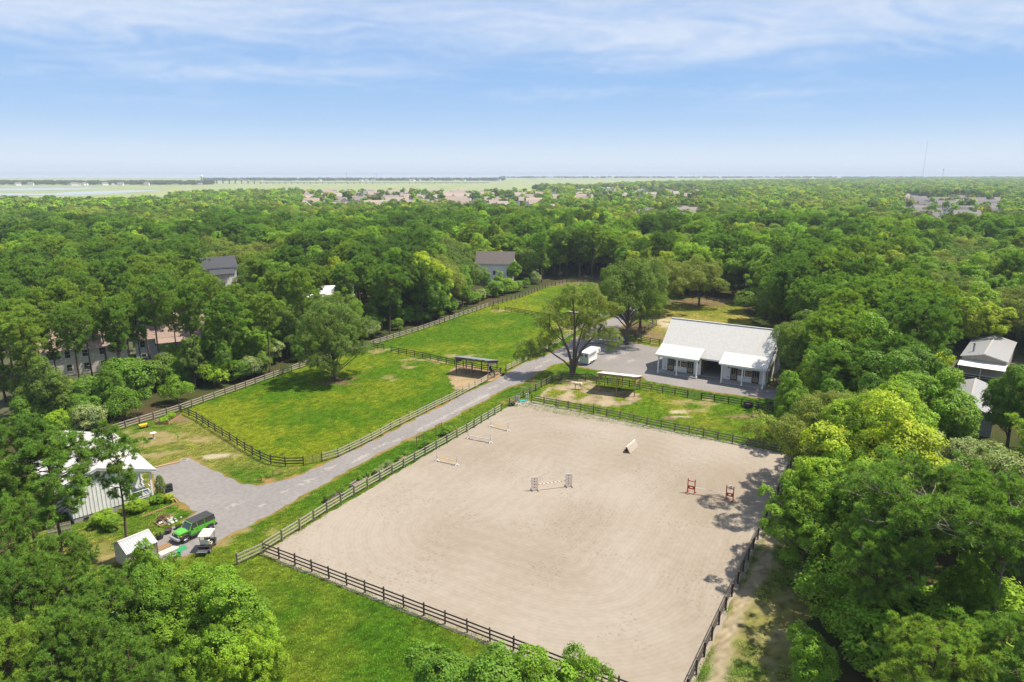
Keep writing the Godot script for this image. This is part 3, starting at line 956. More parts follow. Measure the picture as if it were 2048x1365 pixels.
func woods() -> void:
	var rng := RandomNumberGenerator.new()
	rng.seed = 99
	for t in chosen_trees():
		var at := gp(t[10], t[11])
		plant(t[8], t[0], t[1], t[2], at, t[5], t[6], t[9], "tree", "", t[7])
	near_trees()
	var grow := Geometry2D.offset_polygon(open_land, 2.2)[0]
	var spots := []
	var mix := FastNoiseLite.new(); mix.frequency = 0.012; mix.seed = 12; mix.fractal_octaves = 2
	var hue := FastNoiseLite.new(); hue.frequency = 0.02; hue.seed = 15; hue.fractal_octaves = 2
	# rows of cells that widen with distance
	var d := 34.0
	while d < 5200.0:
		var cell := 6.2 if d < 420.0 else 6.8 + (d - 420.0) * 0.0045
		var half := d * 0.80 + 14.0
		var n := int(2.0 * half / cell)
		for i in n:
			var x := -half + (i + 0.5) * cell + rng.randf_range(-0.42, 0.42) * cell
			var z := -d + rng.randf_range(-0.42, 0.42) * cell
			var p := Vector2(x, z)
			if not woods_at(p, grow):
				continue
			if (x < -20.0 and z > -96.0) or (x > 16.0 and z > -64.0):
				continue
			if seen_past(p, 15.5, 4.5, rng):
				continue
			spots.append(p)
		d += cell
	var rest := {}
	var counts := {"pine": 0, "broad": 0, "oak": 0}
	var gate := {"pine": 270, "broad": 270, "oak": 180}
	for p in spots:
		var dist: float = p.length()
		var m := mix.get_noise_2d(p.x, p.y) + rng.randf_range(-0.25, 0.25)
		var kind := "broad"
		var left: float = 1.0 if p.x < -14.0 and p.y > -330.0 else 0.0
		if m > 0.12 - 0.16 * left: kind = "pine"
		elif m < -0.2: kind = "oak"
		var screen := px_of(Vector3(p.x, 0, p.y))
		var stand: bool = screen.x < 640.0 and dist < 200.0 and p.y > -165.0 and p.x < -38.0
		if stand:
			if rng.randf() > 0.6: continue
			kind = "pine"
		var h := rng.randf_range(10.5, 18.0)
		if kind == "pine": h = rng.randf_range(15.5, 20.5) if not stand else rng.randf_range(16.0, 20.5)
		elif kind == "oak": h = rng.randf_range(11.0, 15.0)
		if dist > 420.0: h = rng.randf_range(11.0, 16.0)
		var hv := hue.get_noise_2d(p.x, p.y) * 1.5 + rng.randf_range(-0.75, 0.7) + (0.3 if p.x > 20.0 else 0.08)
		var tone := "mid"
		if kind == "pine": tone = "pine" if hv > -0.15 else "pine_dark"
		elif kind == "oak": tone = "oak" if hv < 0.1 else "olive"
		elif hv > 0.72: tone = "lime"
		elif hv > 0.3: tone = "bright"
		elif hv < -0.3: tone = "dark"
		if kind == "pine" and hv > 0.45: tone = "pine_light"
		if stand: tone = "pine_light" if hv > 0.1 else "pine"
		var turn := rng.randf() * TAU
		var which: int = rng.randi() % (5 if kind == "pine" else 3 if kind == "oak" else 6) if not stand else [0, 1, 3][rng.randi() % 3]
		if dist < 420.0 and counts[kind] < gate[kind]:
			counts[kind] += 1
			var look: String = {"mid": "green leafy", "dark": "dark green leafy", "bright": "bright green leafy", "lime": "yellow-green leafy", "oak": "dark broad-crowned oak", "olive": "olive broad-crowned oak", "pine": "green pine", "pine_dark": "dark green pine", "pine_light": "pale green pine"}[tone]
			var nm: String = {"pine": "pine_tree", "broad": "leafy_tree", "oak": "oak_tree"}[kind]
			var lb := "%s tree %s" % [look, zone(p.x, p.y)] if not look.ends_with("oak") else "%s %s" % [look, zone(p.x, p.y)]
			plant(nm, kind, which, tone, Vector3(p.x, 0, p.y), h, turn, lb, "tree", "%s trees %s" % [nm.split("_")[0], zone(p.x, p.y)], rng.randf_range(0.88, 1.12))
			if rng.randf() < 0.34 and dist < 170.0:
				understory(Vector3(p.x + rng.randf_range(-3, 3), 0, p.y + rng.randf_range(-3, 3)), rng)
		else:
			var far: bool = dist > 620.0
			var key := "far%d" % (which % 3 if kind != "pine" else 3) if far else kind + str(which % P[kind].size())
			if not rest.has(key): rest[key] = []
			var pr: Dictionary = P.far[(which % 3) if kind != "pine" else 3] if far else P[kind][which % P[kind].size()]
			var s: float = h / pr.h
			var wide := rng.randf_range(0.9, 1.2) * (1.0 + maxf(0.0, dist - 420.0) * 0.00016)
			var k := rng.randf_range(0.68, 1.35)
			var c: Color = (M["leaf_" + tone] as StandardMaterial3D).albedo_color.srgb_to_linear()
			rest[key].append([Transform3D(Basis(Vector3.UP, turn).scaled(Vector3(s * wide, s, s * wide)), Vector3(p.x, 0, p.y)), Color(minf(1, c.r * k * 1.6), minf(1, c.g * k * 1.6), c.b * k * 1.6), pr, kind])
	var white := mat(0.68, 0.68, 0.68, 0.6)
	white.vertex_color_use_as_albedo = true
	white.metallic_specular = 0.3
	white.backlight_enabled = true
	white.backlight = lin(0.75, 0.85, 0.3)
	var root := Node3D.new()
	root.name = "woodland"
	add_child(root)
	tag(root, "green woods running back from the farm to the marsh", "woods", "", "stuff")
	var total := 0
	for key in rest:
		var list: Array = rest[key]
		var mm := MultiMesh.new()
		mm.transform_format = MultiMesh.TRANSFORM_3D
		mm.use_colors = true
		var pr: Dictionary = list[0][2]
		mm.mesh = pr.crown
		mm.instance_count = list.size()
		for i in list.size():
			mm.set_instance_transform(i, list[i][0])
			mm.set_instance_color(i, list[i][1])
		var o := MultiMeshInstance3D.new()
		o.name = "crowns"
		o.multimesh = mm
		o.material_override = white
		o.set_meta("kind", "stuff")
		root.add_child(o, true)
		if not key.begins_with("far"):
			var mt := MultiMesh.new()
			mt.transform_format = MultiMesh.TRANSFORM_3D
			mt.mesh = pr.wood
			mt.instance_count = list.size()
			for i in list.size():
				mt.set_instance_transform(i, list[i][0])
			var t := MultiMeshInstance3D.new()
			t.name = "trunks"
			t.multimesh = mt
			t.material_override = M.bark
			t.set_meta("kind", "stuff")
			root.add_child(t, true)
		total += list.size()
	print("trees ", counts, " spots ", spots.size(), " in the woodland ", total)

func understory(at: Vector3, rng: RandomNumberGenerator) -> void:
	if Geometry2D.is_point_in_polygon(Vector2(at.x, at.z), open_land): return
	var tone: String = ["mid", "dark", "bright", "oak"][rng.randi() % 4]
	plant("understory_shrub", "shrub", rng.randi() % 3, tone, at, rng.randf_range(2.6, 5.6), rng.randf() * TAU, "%s shrub under the trees %s" % [{"mid": "green", "dark": "dark green", "bright": "bright green", "oak": "dull green"}[tone], zone(at.x, at.z)], "shrub", "understory shrubs")

var clearings := []        # [centre, radius]

# is there woodland at this place?
func woods_at(p: Vector2, grow: PackedVector2Array) -> bool:
	var d := p.length()
	if p.y > -260.0 and absf(p.x) < 120.0:
		if Geometry2D.is_point_in_polygon(p, grow): return false
	for c in clearings:
		if (p - c[0]).length() < c[1]: return false
	# how far the woods reach, by bearing: past it lies open marsh
	var px: float = 1024.0 + F * p.x / -p.y
	var edge := [[-400, 640.0], [0, 680.0], [130, 760.0], [250, 900.0], [420, 1040.0], [600, 1150.0], [900, 1300.0], [1050, 1500.0], [1180, 1750.0], [1350, 2300.0], [1600, 3000.0], [1850, 4200.0], [2500, 5200.0]]
	var lim := 640.0
	for k in edge.size() - 1:
		if px >= edge[k][0]:
			lim = lerpf(edge[k][1], edge[k + 1][1], clampf((px - edge[k][0]) / (edge[k + 1][0] - edge[k][0]), 0, 1))
	return -p.y < lim + 25.0 * sin(px * 0.03)

func px_of(p: Vector3) -> Vector2:
	var v := (p - EYE).rotated(Vector3.RIGHT, pitch)
	return Vector2(1024.0 + F * v.x / -v.z, 682.5 - F * v.y / -v.z)

# places the photograph sees into: no tree of the random woods may stand in front of them. [x0, y0, x1, y1, distance from, distance to, share of trees kept]
var sights := [
	[560, 700, 1520, 1400, 0, 118, 0.0], [240, 560, 1290, 960, 0, 100, 0.0], [1225, 600, 1545, 800, 0, 138, 0.0],
	[1942, 690, 2060, 835, 0, 150, 0.0], [396, 508, 472, 552, 0, 235, 0.0], [955, 500, 1024, 534, 0, 262, 0.0],
	[630, 572, 710, 600, 0, 170, 0.4], [110, 645, 390, 715, 100, 152, 0.3],
	[1100, 520, 1190, 560, 255, 262, 0.3],
	[608, 374, 920, 402, 590, 1500, 0.07], [900, 380, 1115, 404, 590, 1500, 0.08], [1150, 376, 1400, 393, 700, 1700, 0.1], [1806, 386, 2004, 434, 380, 1150, 0.05],
	[1275, 404, 1420, 420, 480, 620, 0.1], [530, 367, 1060, 375, 1200, 3000, 0.0], [0, 370, 330, 391, 600, 3000, 0.0]]

func seen_past(p: Vector2, h: float, r: float, rng: RandomNumberGenerator) -> bool:
	var d := -p.y
	var top := px_of(Vector3(p.x, h, p.y))
	var foot := px_of(Vector3(p.x, 0.0, p.y))
	var rp := r * F / Vector2(p.length(), 30.0).length()
	for s in sights:
		if d > s[4] and d < s[5] and top.x + rp > s[0] and top.x - rp < s[2] and top.y < s[3] and foot.y > s[1]:
			if rng.randf() >= s[6]: return true
	return false

# trees close to the camera or plainly told apart: [name, kind, prototype, tone, top pixel x, y, height, width, label]
func near_trees() -> void:
	var list := [
		["pine_tree", "pine", 2, "pine", 75, 888, 15.5, 1.15, "bushy pine at the left end of the white cottage beside the picket fence"],
		["pine_tree", "pine", 2, "pine_dark", 20, 860, 17.0, 1.0, "tall pine behind the picket fence of the cottage"],
		["pine_tree", "pine", 4, "pine", -20, 1010, 14.0, 0.8, "low wide pine on the far side of the picket fence"],
		["pine_tree", "pine", 2, "pine", 120, 1078, 11.5, 0.85, "fluffy green pine below the little metal roofed shed"],
		["pine_tree", "pine", 4, "pine", 40, 1140, 12.5, 0.75, "round-topped pine between the shed and the green utility box"],
		["pine_tree", "pine", 4, "pine", 150, 1222, 12.0, 0.72, "soft tufted pine beside the green utility box"],
		["pine_tree", "pine", 2, "pine_light", 20, 1262, 12.0, 0.9, "pale tufted pine behind the utility box"],
		["pine_tree", "pine", 4, "pine", 250, 1300, 10.5, 0.72, "pine with long needles standing between the utility box and the leafy lawn tree"],
		["leafy_tree", "broad", 4, "mid", 395, 1142, 9.5, 1.0, "wide leafy tree hanging over the lawn near the golf cart"],
		["leafy_tree", "broad", 2, "mid", 465, 1190, 9.0, 1.15, "full green leafy tree on the lawn edge beside the golf cart tree"],
		["leafy_tree", "broad", 2, "mid", 288, 1098, 8.5, 0.72, "dark thin-leaved tree right beside the little metal roofed shed"],
		["leafy_tree", "broad", 4, "bright", 500, 1262, 8.0, 0.8, "small bright leafy tree spilling onto the open lawn"],
		["small_tree", "shrub", 1, "dark", 872, 1304, 5.2, 1.05, "round leafy small tree growing up outside the lawn fence of the arena"],
		["small_tree", "shrub", 0, "dark", 975, 1325, 4.6, 1.2, "leafy small tree between two others outside the arena fence"],
		["small_tree", "shrub", 1, "mid", 1085, 1325, 4.8, 1.1, "spindly green small tree whose shoots cross the arena fence"],
		["small_tree", "shrub", 2, "mid", 1165, 1318, 4.6, 0.7, "thin upright sapling sticking up in front of the arena fence"],
		["pine_tree", "pine", 2, "pine", 200, 1165, 11.0, 0.9, "pine crowding the lower side of the little metal roofed shed"],
		["pine_tree", "pine", 4, "pine_dark", -20, 1150, 13.0, 0.8, "dark pine at the edge of the cottage grove"],
		["pine_tree", "pine", 2, "pine", 90, 1300, 10.5, 0.9, "low tufted pine in front of the utility box"],
		["leafy_tree", "broad", 2, "dark", 280, 1170, 9.0, 0.9, "leafy tree between the shed pine and the lawn tree"],
		["leafy_tree", "broad", 4, "mid", 380, 1290, 7.5, 0.75, "low leafy tree in front of the golf cart trees"],
		["pine_tree", "pine", 5, "pine", 1880, 1002, 15.0, 1.15, "big umbrella pine with bare forked trunk beside the arena track"],
		["pine_tree", "pine", 5, "pine", 2040, 1020, 15.0, 0.9, "broad pine next to the big umbrella pine"],
		["pine_tree", "pine", 4, "pine", 1775, 1070, 12.5, 0.9, "low pine leaning out from the umbrella pine over the track"],
		["pine_tree", "pine", 4, "pine_light", 1880, 1272, 11.5, 1.0, "tufted young pine in front of the umbrella pine"],
		["pine_tree", "pine", 2, "pine", 2030, 1250, 12.0, 1.0, "dense pine at the foot of the umbrella pine"],
		["small_tree", "shrub", 1, "mid", 1800, 1190, 6.5, 1.4, "full green bush filling the gap under the umbrella pine"],
		["small_tree", "shrub", 0, "mid", 1900, 1215, 6.0, 1.4, "wide green bush at the trunk of the umbrella pine"],
		["small_tree", "shrub", 2, "bright", 1985, 1190, 6.0, 1.5, "light green bush beyond the umbrella pine trunk"],
		["leafy_tree", "broad", 2, "mid", 1960, 1120, 9.5, 0.9, "leafy tree in the shade of the umbrella pine"],
		["small_tree", "shrub", 1, "mid", 1622, 1268, 4.4, 0.95, "round bright green bush at the edge of the sandy track"],
		["small_tree", "shrub", 0, "mid", 1722, 1205, 5.2, 1.1, "green bush close behind the round one beside the sandy track"],
		["small_tree", "shrub", 2, "mid", 1690, 1118, 6.2, 1.1, "green shrub under the leafy trees along the arena"],
		["leafy_tree", "broad", 0, "bright", 1654, 900, 13.0, 0.95, "leafy tree leaning over the arena corner by the red jump"],
		["leafy_tree", "broad", 4, "mid", 1626, 966, 11.0, 0.88, "dense leafy tree overhanging the arena fence beside the red jump"],
		["leafy_tree", "broad", 2, "mid", 1745, 950, 12.5, 1.1, "green leafy tree filling the bank between track and umbrella pine"],
		["leafy_tree", "broad", 0, "bright", 1810, 930, 13.0, 1.05, "light leafy tree above the umbrella pine"],
		["leafy_tree", "broad", 4, "grey_green", 1950, 880, 13.0, 1.0, "grey-green leafy tree in front of the lower mobile home"],
		["leafy_tree", "broad", 1, "bright", 1735, 808, 15.5, 1.05, "large bright green tree between the pony paddock end and the mobile homes"],
		["leafy_tree", "broad", 3, "lime", 1812, 682, 16.0, 1.05, "lime green pyramid tree beside the mobile homes"],
		["leafy_tree", "broad", 3, "lime", 1868, 712, 15.0, 0.95, "slim lime green tree next to the lime pyramid tree"],
		["pine_tree", "pine", 4, "pine", 1690, 700, 14.5, 1.15, "flat-topped pine growing between barn end and lime trees"],
		["leafy_tree", "broad", 2, "mid", 1588, 760, 10.5, 0.9, "leafy tree at the apron end right of the barn"],
		["oak_tree", "oak", 2, "oak", 1622, 640, 14.0, 1.0, "dark oak overhanging the right end of the barn roof"],
		["oak_tree", "oak", 0, "oak", 1585, 552, 16.5, 1.05, "large dark live oak behind the right end of the barn"],
		["leafy_tree", "broad", 1, "bright", 1690, 575, 17.0, 1.1, "tall bright leafy tree behind the barn oaks"],
		["leafy_tree", "broad", 0, "dark", 2046, 730, 14.5, 0.8, "dark leafy tree standing against the mobile homes"],
		["leafy_tree", "broad", 3, "bright", 800, 560, 10.5, 1.0, "bright leafy tree behind the grey fence past the paddock oak"],
		["leafy_tree", "broad", 0, "mid", 835, 548, 11.0, 0.9, "green leafy tree behind the fence of the middle paddock"],
		["leafy_tree", "broad", 3, "bright", 872, 545, 10.0, 1.05, "bright bushy tree along the fence of the middle paddock"],
		["leafy_tree", "broad", 2, "mid", 905, 540, 9.5, 1.0, "round leafy tree by the fence near the white house"],
		["leafy_tree", "broad", 3, "bright", 938, 538, 9.0, 1.0, "bright tree just before the white house with brown roof"],
		["leafy_tree", "broad", 2, "mid", 968, 541, 8.0, 0.95, "leafy tree hiding the foot of the white house"],
		["leafy_tree", "broad", 3, "bright", 998, 543, 7.5, 1.05, "bright small tree in front of the white house wall"],
		["leafy_tree", "broad", 0, "mid", 1030, 522, 9.5, 0.95, "full tree at the corner of the white house"],
		["leafy_tree", "broad", 2, "mid", 1062, 515, 9.5, 1.0, "leafy tree by the back paddock fence past the white house"],
		["leafy_tree", "broad", 3, "mid", 1088, 508, 10.0, 1.0, "leafy tree where the back paddock fence begins to curve"],
		["leafy_tree", "broad", 5, "lime", 668, 512, 17.5, 0.7, "slender lime yellow tree standing out of the woods beyond the paddock oak"],
		["pine_tree", "pine", 1, "pine", 300, 562, 20.5, 0.9, "very tall pine with long bare trunk beside the yard fence corner"],
		["pine_tree", "pine", 0, "pine", 218, 602, 18.0, 0.95, "tall thin pine in front of the pale house in the woods"],
		["pine_tree", "pine", 3, "pine_light", 118, 560, 19.0, 1.05, "bright crowned tall pine before the brown roofed house in the woods"],
		["pine_tree", "pine", 1, "pine_light", 160, 600, 18.5, 0.9, "pale tall pine between brown roofed house and pale house"],
		["pine_tree", "pine", 0, "pine", 375, 575, 19.0, 0.9, "bare-stemmed pine before the balcony house"],
		["pine_tree", "pine", 3, "pine_light", 40, 640, 17.0, 1.1, "full pine left of the brown roofed house"]]
	var k := 0
	for t in list:
		var at := gp(t[4], t[5], t[6] * 0.97)
		at.y = 0.0
		k += 1
		plant(t[0], t[1], t[2], t[3], at, t[6], k * 1.7, t[8], "tree" if t[0] != "small_tree" else "small tree", "", t[7])
		clearings.append([Vector2(at.x, at.z), 3.4])
	# the stand of tall thin pines before the pale houses, placed by the feet of their trunks
	var n_stand := 0
	for q in [[140, 737, 18.5, 0, "pine_light"], [245, 782, 17.5, 3, "pine"], [301, 731, 19.0, 1, "pine_light"], [340, 718, 19.5, 0, "pine"], [264, 762, 17.5, 1, "pine_light"], [390, 736, 18.0, 3, "pine"], [180, 712, 19.0, 1, "pine"], [100, 746, 17.5, 0, "pine_light"], [62, 762, 17.0, 3, "pine"], [430, 716, 15.0, 1, "pine_light"], [470, 706, 15.0, 0, "pine"], [215, 742, 18.5, 3, "pine_light"], [30, 772, 17.0, 1, "pine"], [288, 768, 16.0, 0, "pine"], [360, 748, 16.5, 1, "pine_light"], [510, 694, 15.0, 3, "pine"], [160, 770, 16.0, 0, "pine_light"], [120, 790, 15.5, 3, "pine"], [560, 668, 17.0, 1, "pine"]]:
		n_stand += 1
		plant("pine_tree", "pine", q[3], q[4], gp(q[0], q[1]), q[2], n_stand * 2.1, "%s tall pine with bare trunk in the stand between fence and pale houses" % ("pale green" if q[4] == "pine_light" else "green"), "tree", "stand of tall pines before the pale houses", 0.92)
		clearings.append([g2(q[0], q[1]), 2.6])
	for q in [[425, 588, 12.0, 0, "bright", "bright leafy tree rising before the tall white house"], [455, 594, 11.5, 2, "bright", "fresh green tree below the porch of the tall white house"], [512, 560, 13.5, 1, "bright", "tall bright leafy tree beside the tall white house"], [560, 556, 14.5, 0, "mid", "green leafy tree between the white house and the paddock oak"], [600, 540, 15.0, 5, "mid", "full leafy tree behind the paddock oak"], [520, 610, 12.0, 4, "mid", "spreading leafy tree at the end of the pine stand"], [430, 625, 11.5, 2, "bright", "bright leafy tree beside the pale blue house"], [570, 612, 11.0, 4, "oak", "dull green tree close behind the paddock oak"], [470, 650, 10.0, 2, "mid", "leafy tree near the fence before the pale blue house"]]:
		var tp := gp(q[0], q[1], q[2] * 0.97)
		tp.y = 0.0
		plant("leafy_tree", "broad", q[3], q[4], tp, q[2], q[0] * 0.31, q[5], "tree", "", 0.95)
		clearings.append([Vector2(tp.x, tp.z), 3.2])
	for q in [[80, 606, 18.5, -2.6, "bare leaning dead pine standing out of the woods"], [100, 622, 17.0, -1.6, "shorter dead pine trunk beside the leaning one"]]:
		var rg := RandomNumberGenerator.new()
		rg.seed = q[0]
		var o := thing("dead_pine", q[4], "tree", gp(q[0], q[1]))
		var wv := PackedVector3Array()
		var hh: float = q[2]
		var tip := Vector3(q[3], hh, 0)
		tube(wv, [Vector3.ZERO, tip * 0.3, tip * 0.7, tip], [0.26, 0.22, 0.15, 0.05], 7, false)
		obj("trunk", mesh_of(wv), M.bark_pale, o)
		for twig in 9:
			var bv := PackedVector3Array()
			var st := tip * rg.randf_range(0.5, 0.97)
			var a := rg.randf() * TAU
			limb(bv, st, st + Vector3(cos(a), rg.randf_range(0.1, 0.8), sin(a)) * rg.randf_range(0.8, 2.2), 0.06, 0.015, rg, 0.0, 4, 3)
			obj("dead_branch", mesh_of(bv), M.bark_pale, o)
	drive_tree()
	# shrubs in a thick hedge behind the grey fence
	var rng := RandomNumberGenerator.new()
	rng.seed = 41
	var line := line_px([60, 900, 200, 868, 252, 852, 360, 818, 600, 731, 733, 690, 848, 654, 978, 608, 1096, 570])
	for i in line.size() - 1:
		var n := int((line[i + 1] - line[i]).length() / 2.1)
		for j in n:
			var p := line[i].lerp(line[i + 1], (j + rng.randf()) / n)
			var o := (line[i + 1] - line[i]).normalized().orthogonal()
			if o.x > 0: o = -o
			p += o * rng.randf_range(2.0, 6.5)
			var tone: String = ["mid", "dark", "mid", "grey_green", "dark", "bright"][rng.randi() % 6]
			var look: String = {"mid": "green", "dark": "dark green", "bright": "bright green", "grey_green": "grey-green"}[tone]
			if line[i].x < -30.0 and rng.randf() < 0.42:
				var tp := p + o * rng.randf_range(1.0, 6.0)
				var bt: String = ["mid", "dark", "bright", "oak", "mid"][rng.randi() % 5]
				plant("leafy_tree", "broad", rng.randi() % 5, bt, Vector3(tp.x, 0, tp.y), rng.randf_range(7.0, 11.5), rng.randf() * TAU, "%s young leafy tree close behind the grey paddock fence" % {"mid": "green", "dark": "dark green", "bright": "bright green", "oak": "dull green"}[bt], "tree", "young trees behind the grey paddock fence", rng.randf_range(0.85, 1.1))
			if line[i].x < -25.0 and rng.randf() < 0.85:
				var far_p := p + o * rng.randf_range(3.5, 11.0)
				var tn: String = ["mid", "dark", "dark", "oak"][rng.randi() % 4]
				plant("thicket_shrub", "shrub", rng.randi() % 2, tn, Vector3(far_p.x, 0, far_p.y), rng.randf_range(3.0, 7.8), rng.randf() * TAU, "tall %s thicket shrub under the pines behind the grey fence" % {"mid": "green", "dark": "dark green", "oak": "dull green"}[tn], "shrub", "thicket under the pines", rng.randf_range(0.9, 1.3))
			if rng.randf() < 0.5: continue
			plant("hedge_shrub", "shrub", rng.randi() % 3, tone, Vector3(p.x, 0, p.y), rng.randf_range(2.6, 5.4), rng.randf() * TAU, "%s shrub crowding behind the grey paddock fence" % look, "shrub", "shrubs behind the grey paddock fence", rng.randf_range(0.9, 1.3))

# the open, many-stemmed tree where the driveway meets the barn lot
func drive_tree() -> void:
	var rng := RandomNumberGenerator.new()
	rng.seed = 611
	var at := gp(1145, 751)
	var o := thing("many_stemmed_tree", "open spreading tree with several pale stems beside the horse trailer", "tree", at)
	# lobes by pixel at the tree's own distance
	var away := Vector3(at.x, 0, at.z).normalized()
	var lobes := []
	for q in [[1052, 696, 0, 2.0], [1040, 712, 0.5, 1.5], [1075, 690, -1, 2.1], [1095, 672, 0, 2.0], [1064, 708, -1.5, 1.6], [1085, 645, 1.5, 2.0], [1100, 625, -1, 2.2], [1112, 608, 1, 2.0], [1130, 600, 0, 2.3], [1145, 585, -1, 2.0], [1140, 577, 1, 1.5], [1160, 600, 2, 2.2], [1185, 588, 0, 2.0], [1200, 605, -2, 2.0], [1215, 618, 1, 2.2], [1235, 618, 0, 1.7], [1178, 625, -2.5, 2.2], [1150, 630, 2.5, 2.2], [1125, 640, -2, 1.9], [1140, 648, 3, 1.7], [1170, 648, -1, 1.9], [1195, 645, 2, 2.0], [1180, 668, -2, 1.7], [1205, 668, 0, 1.6], [1222, 665, 1.5, 1.8], [1232, 680, 0, 1.6], [1222, 692, -0.5, 1.3], [1168, 672, 2.5, 1.4], [1112, 662, 2, 1.5], [1105, 690, 1, 1.1], [1082, 706, 1.5, 1.2]]:
		var w := ray(q[0], q[1])
		var t := (Vector2(at.x, at.z).length() + float(q[2])) / Vector2(w.x, w.z).length()
		lobes.append([EYE + w * t - at, float(q[3]) * 0.92, 0.72])
	var wood := PackedVector3Array()
	var stems := [[[1145, 751], [1142, 722], [1136, 700], [1128, 684], [1122, 662], [1112, 640]], [[1147, 751], [1148, 715], [1149, 680], [1150, 650], [1148, 622], [1146, 595]], [[1149, 751], [1154, 722], [1163, 702], [1180, 682], [1190, 672], [1205, 650]], [[1144, 751], [1140, 735], [1128, 722], [1112, 712], [1098, 702], [1080, 695]], [[1150, 740], [1153, 700], [1160, 676], [1166, 655], [1180, 625]], [[1158, 706], [1172, 688], [1186, 687], [1196, 688], [1220, 668]], [[1149, 660], [1156, 632], [1172, 612], [1186, 600]], [[1128, 684], [1110, 668], [1100, 650], [1098, 630]]]
	var rad := [0.34, 0.36, 0.3, 0.26, 0.22, 0.14, 0.16, 0.14]
	for i in stems.size():
		var pts := []
		var rr := []
		for k in stems[i].size():
			var q: Array = stems[i][k]
			var w := ray(q[0], q[1])
			var t: float = (Vector2(at.x, at.z).length() + (i - 3) * 0.12 * k) / Vector2(w.x, w.z).length()
			var p := EYE + w * t - at
			if k == 0 and i < 4: p = Vector3((i - 1.5) * 0.18, -0.1, (i % 2) * 0.2)
			pts.append(p)
			rr.append(rad[i] * lerpf(1.0, 0.3, float(k) / (stems[i].size() - 1)))
		tube(wood, pts, rr, 8, false)
	for l in lobes:
		var near := Vector3.ZERO
		var best := 1e9
		for i in stems.size():
			var q: Array = stems[i][stems[i].size() - 2]
			var w := ray(q[0], q[1])
			var p := EYE + w * (Vector2(at.x, at.z).length() / Vector2(w.x, w.z).length()) - at
			if (p - (l[0] as Vector3)).length() < best:
				best = (p - (l[0] as Vector3)).length(); near = p
		limb(wood, near, l[0], 0.09, 0.03, rng)
	obj("trunk", mesh_of(wood), M.bark, o)
	obj("crown", crown_of(lobes, fine_clumps, 0.5, 0.72, rng, 0.24, 0.5, -0.9), M.leaf_olive, o)
	clearings.append([Vector2(at.x, at.z), 8.0])

# ---------- buildings ----------
# a sloping slab of roof between eave line a-b and ridge line d-c
func slab(a: Vector3, b: Vector3, c: Vector3, d: Vector3, th: float) -> ArrayMesh:
	var v := PackedVector3Array()
	var n := (b - a).cross(d - a).normalized()
	if n.y < 0: n = -n
	n *= th
	quad(v, a + n, b + n, c + n, d + n)
	quad(v, a, d, c, b)
	quad(v, a, b, b + n, a + n)
	quad(v, b, c, c + n, b + n)
	quad(v, c, d, d + n, c + n)
	quad(v, d, a, a + n, d + n)
	return mesh_of(v)

# raised seams of a metal roof, running up the slope
func seams(a: Vector3, b: Vector3, c: Vector3, d: Vector3, gap: float, th: float, wide := 0.04) -> ArrayMesh:
	var v := PackedVector3Array()
	var nrm := (b - a).cross(d - a).normalized()
	if nrm.y < 0: nrm = -nrm
	var n := int((b - a).length() / gap)
	for i in n + 1:
		var t := float(i) / n
		var p := a.lerp(b, t) + nrm * (th + 0.012)
		var q := d.lerp(c, t) + nrm * (th + 0.012)
		var z := (q - p).normalized()
		var x := nrm.cross(z).normalized()
		add_box(v, (p + q) / 2, Vector3(wide, 0.045, (q - p).length() - 0.02), Basis(x, nrm, z))
	return mesh_of(v)

func stuffed(o: Node) -> void:
	o.set_meta("kind", "stuff")

func window(parent: Node, c: Vector3, w: float, h: float, turn: float, frame: Material, called := "window") -> void:
	var b := Basis(Vector3.UP, turn)
	var pane := bx(called, parent, M.glass, c, Vector3(w, h, 0.06), b)
	var v := PackedVector3Array()
	for s in [-1, 1]:
		add_box(v, Vector3(s * (0.5 + 0.04 / w), 0, 0.4), Vector3(0.1 / w, 1.0 + 0.2 / h, 1.6))
		add_box(v, Vector3(0, s * (0.5 + 0.04 / h), 0.4), Vector3(1.0, 0.1 / h, 1.6))
	add_box(v, Vector3(0, 0, 0.5), Vector3(1.0, 0.05 / h, 0.9))
	obj("frame", mesh_of(v), frame, pane)

func gable_fill(v: PackedVector3Array, w0: float, w1: float, eave: float, peak: Vector2, z0: float, z1: float) -> void:
	prism(v, PackedVector2Array([Vector2(w0, eave), Vector2(w1, eave), peak]), z0, z1)

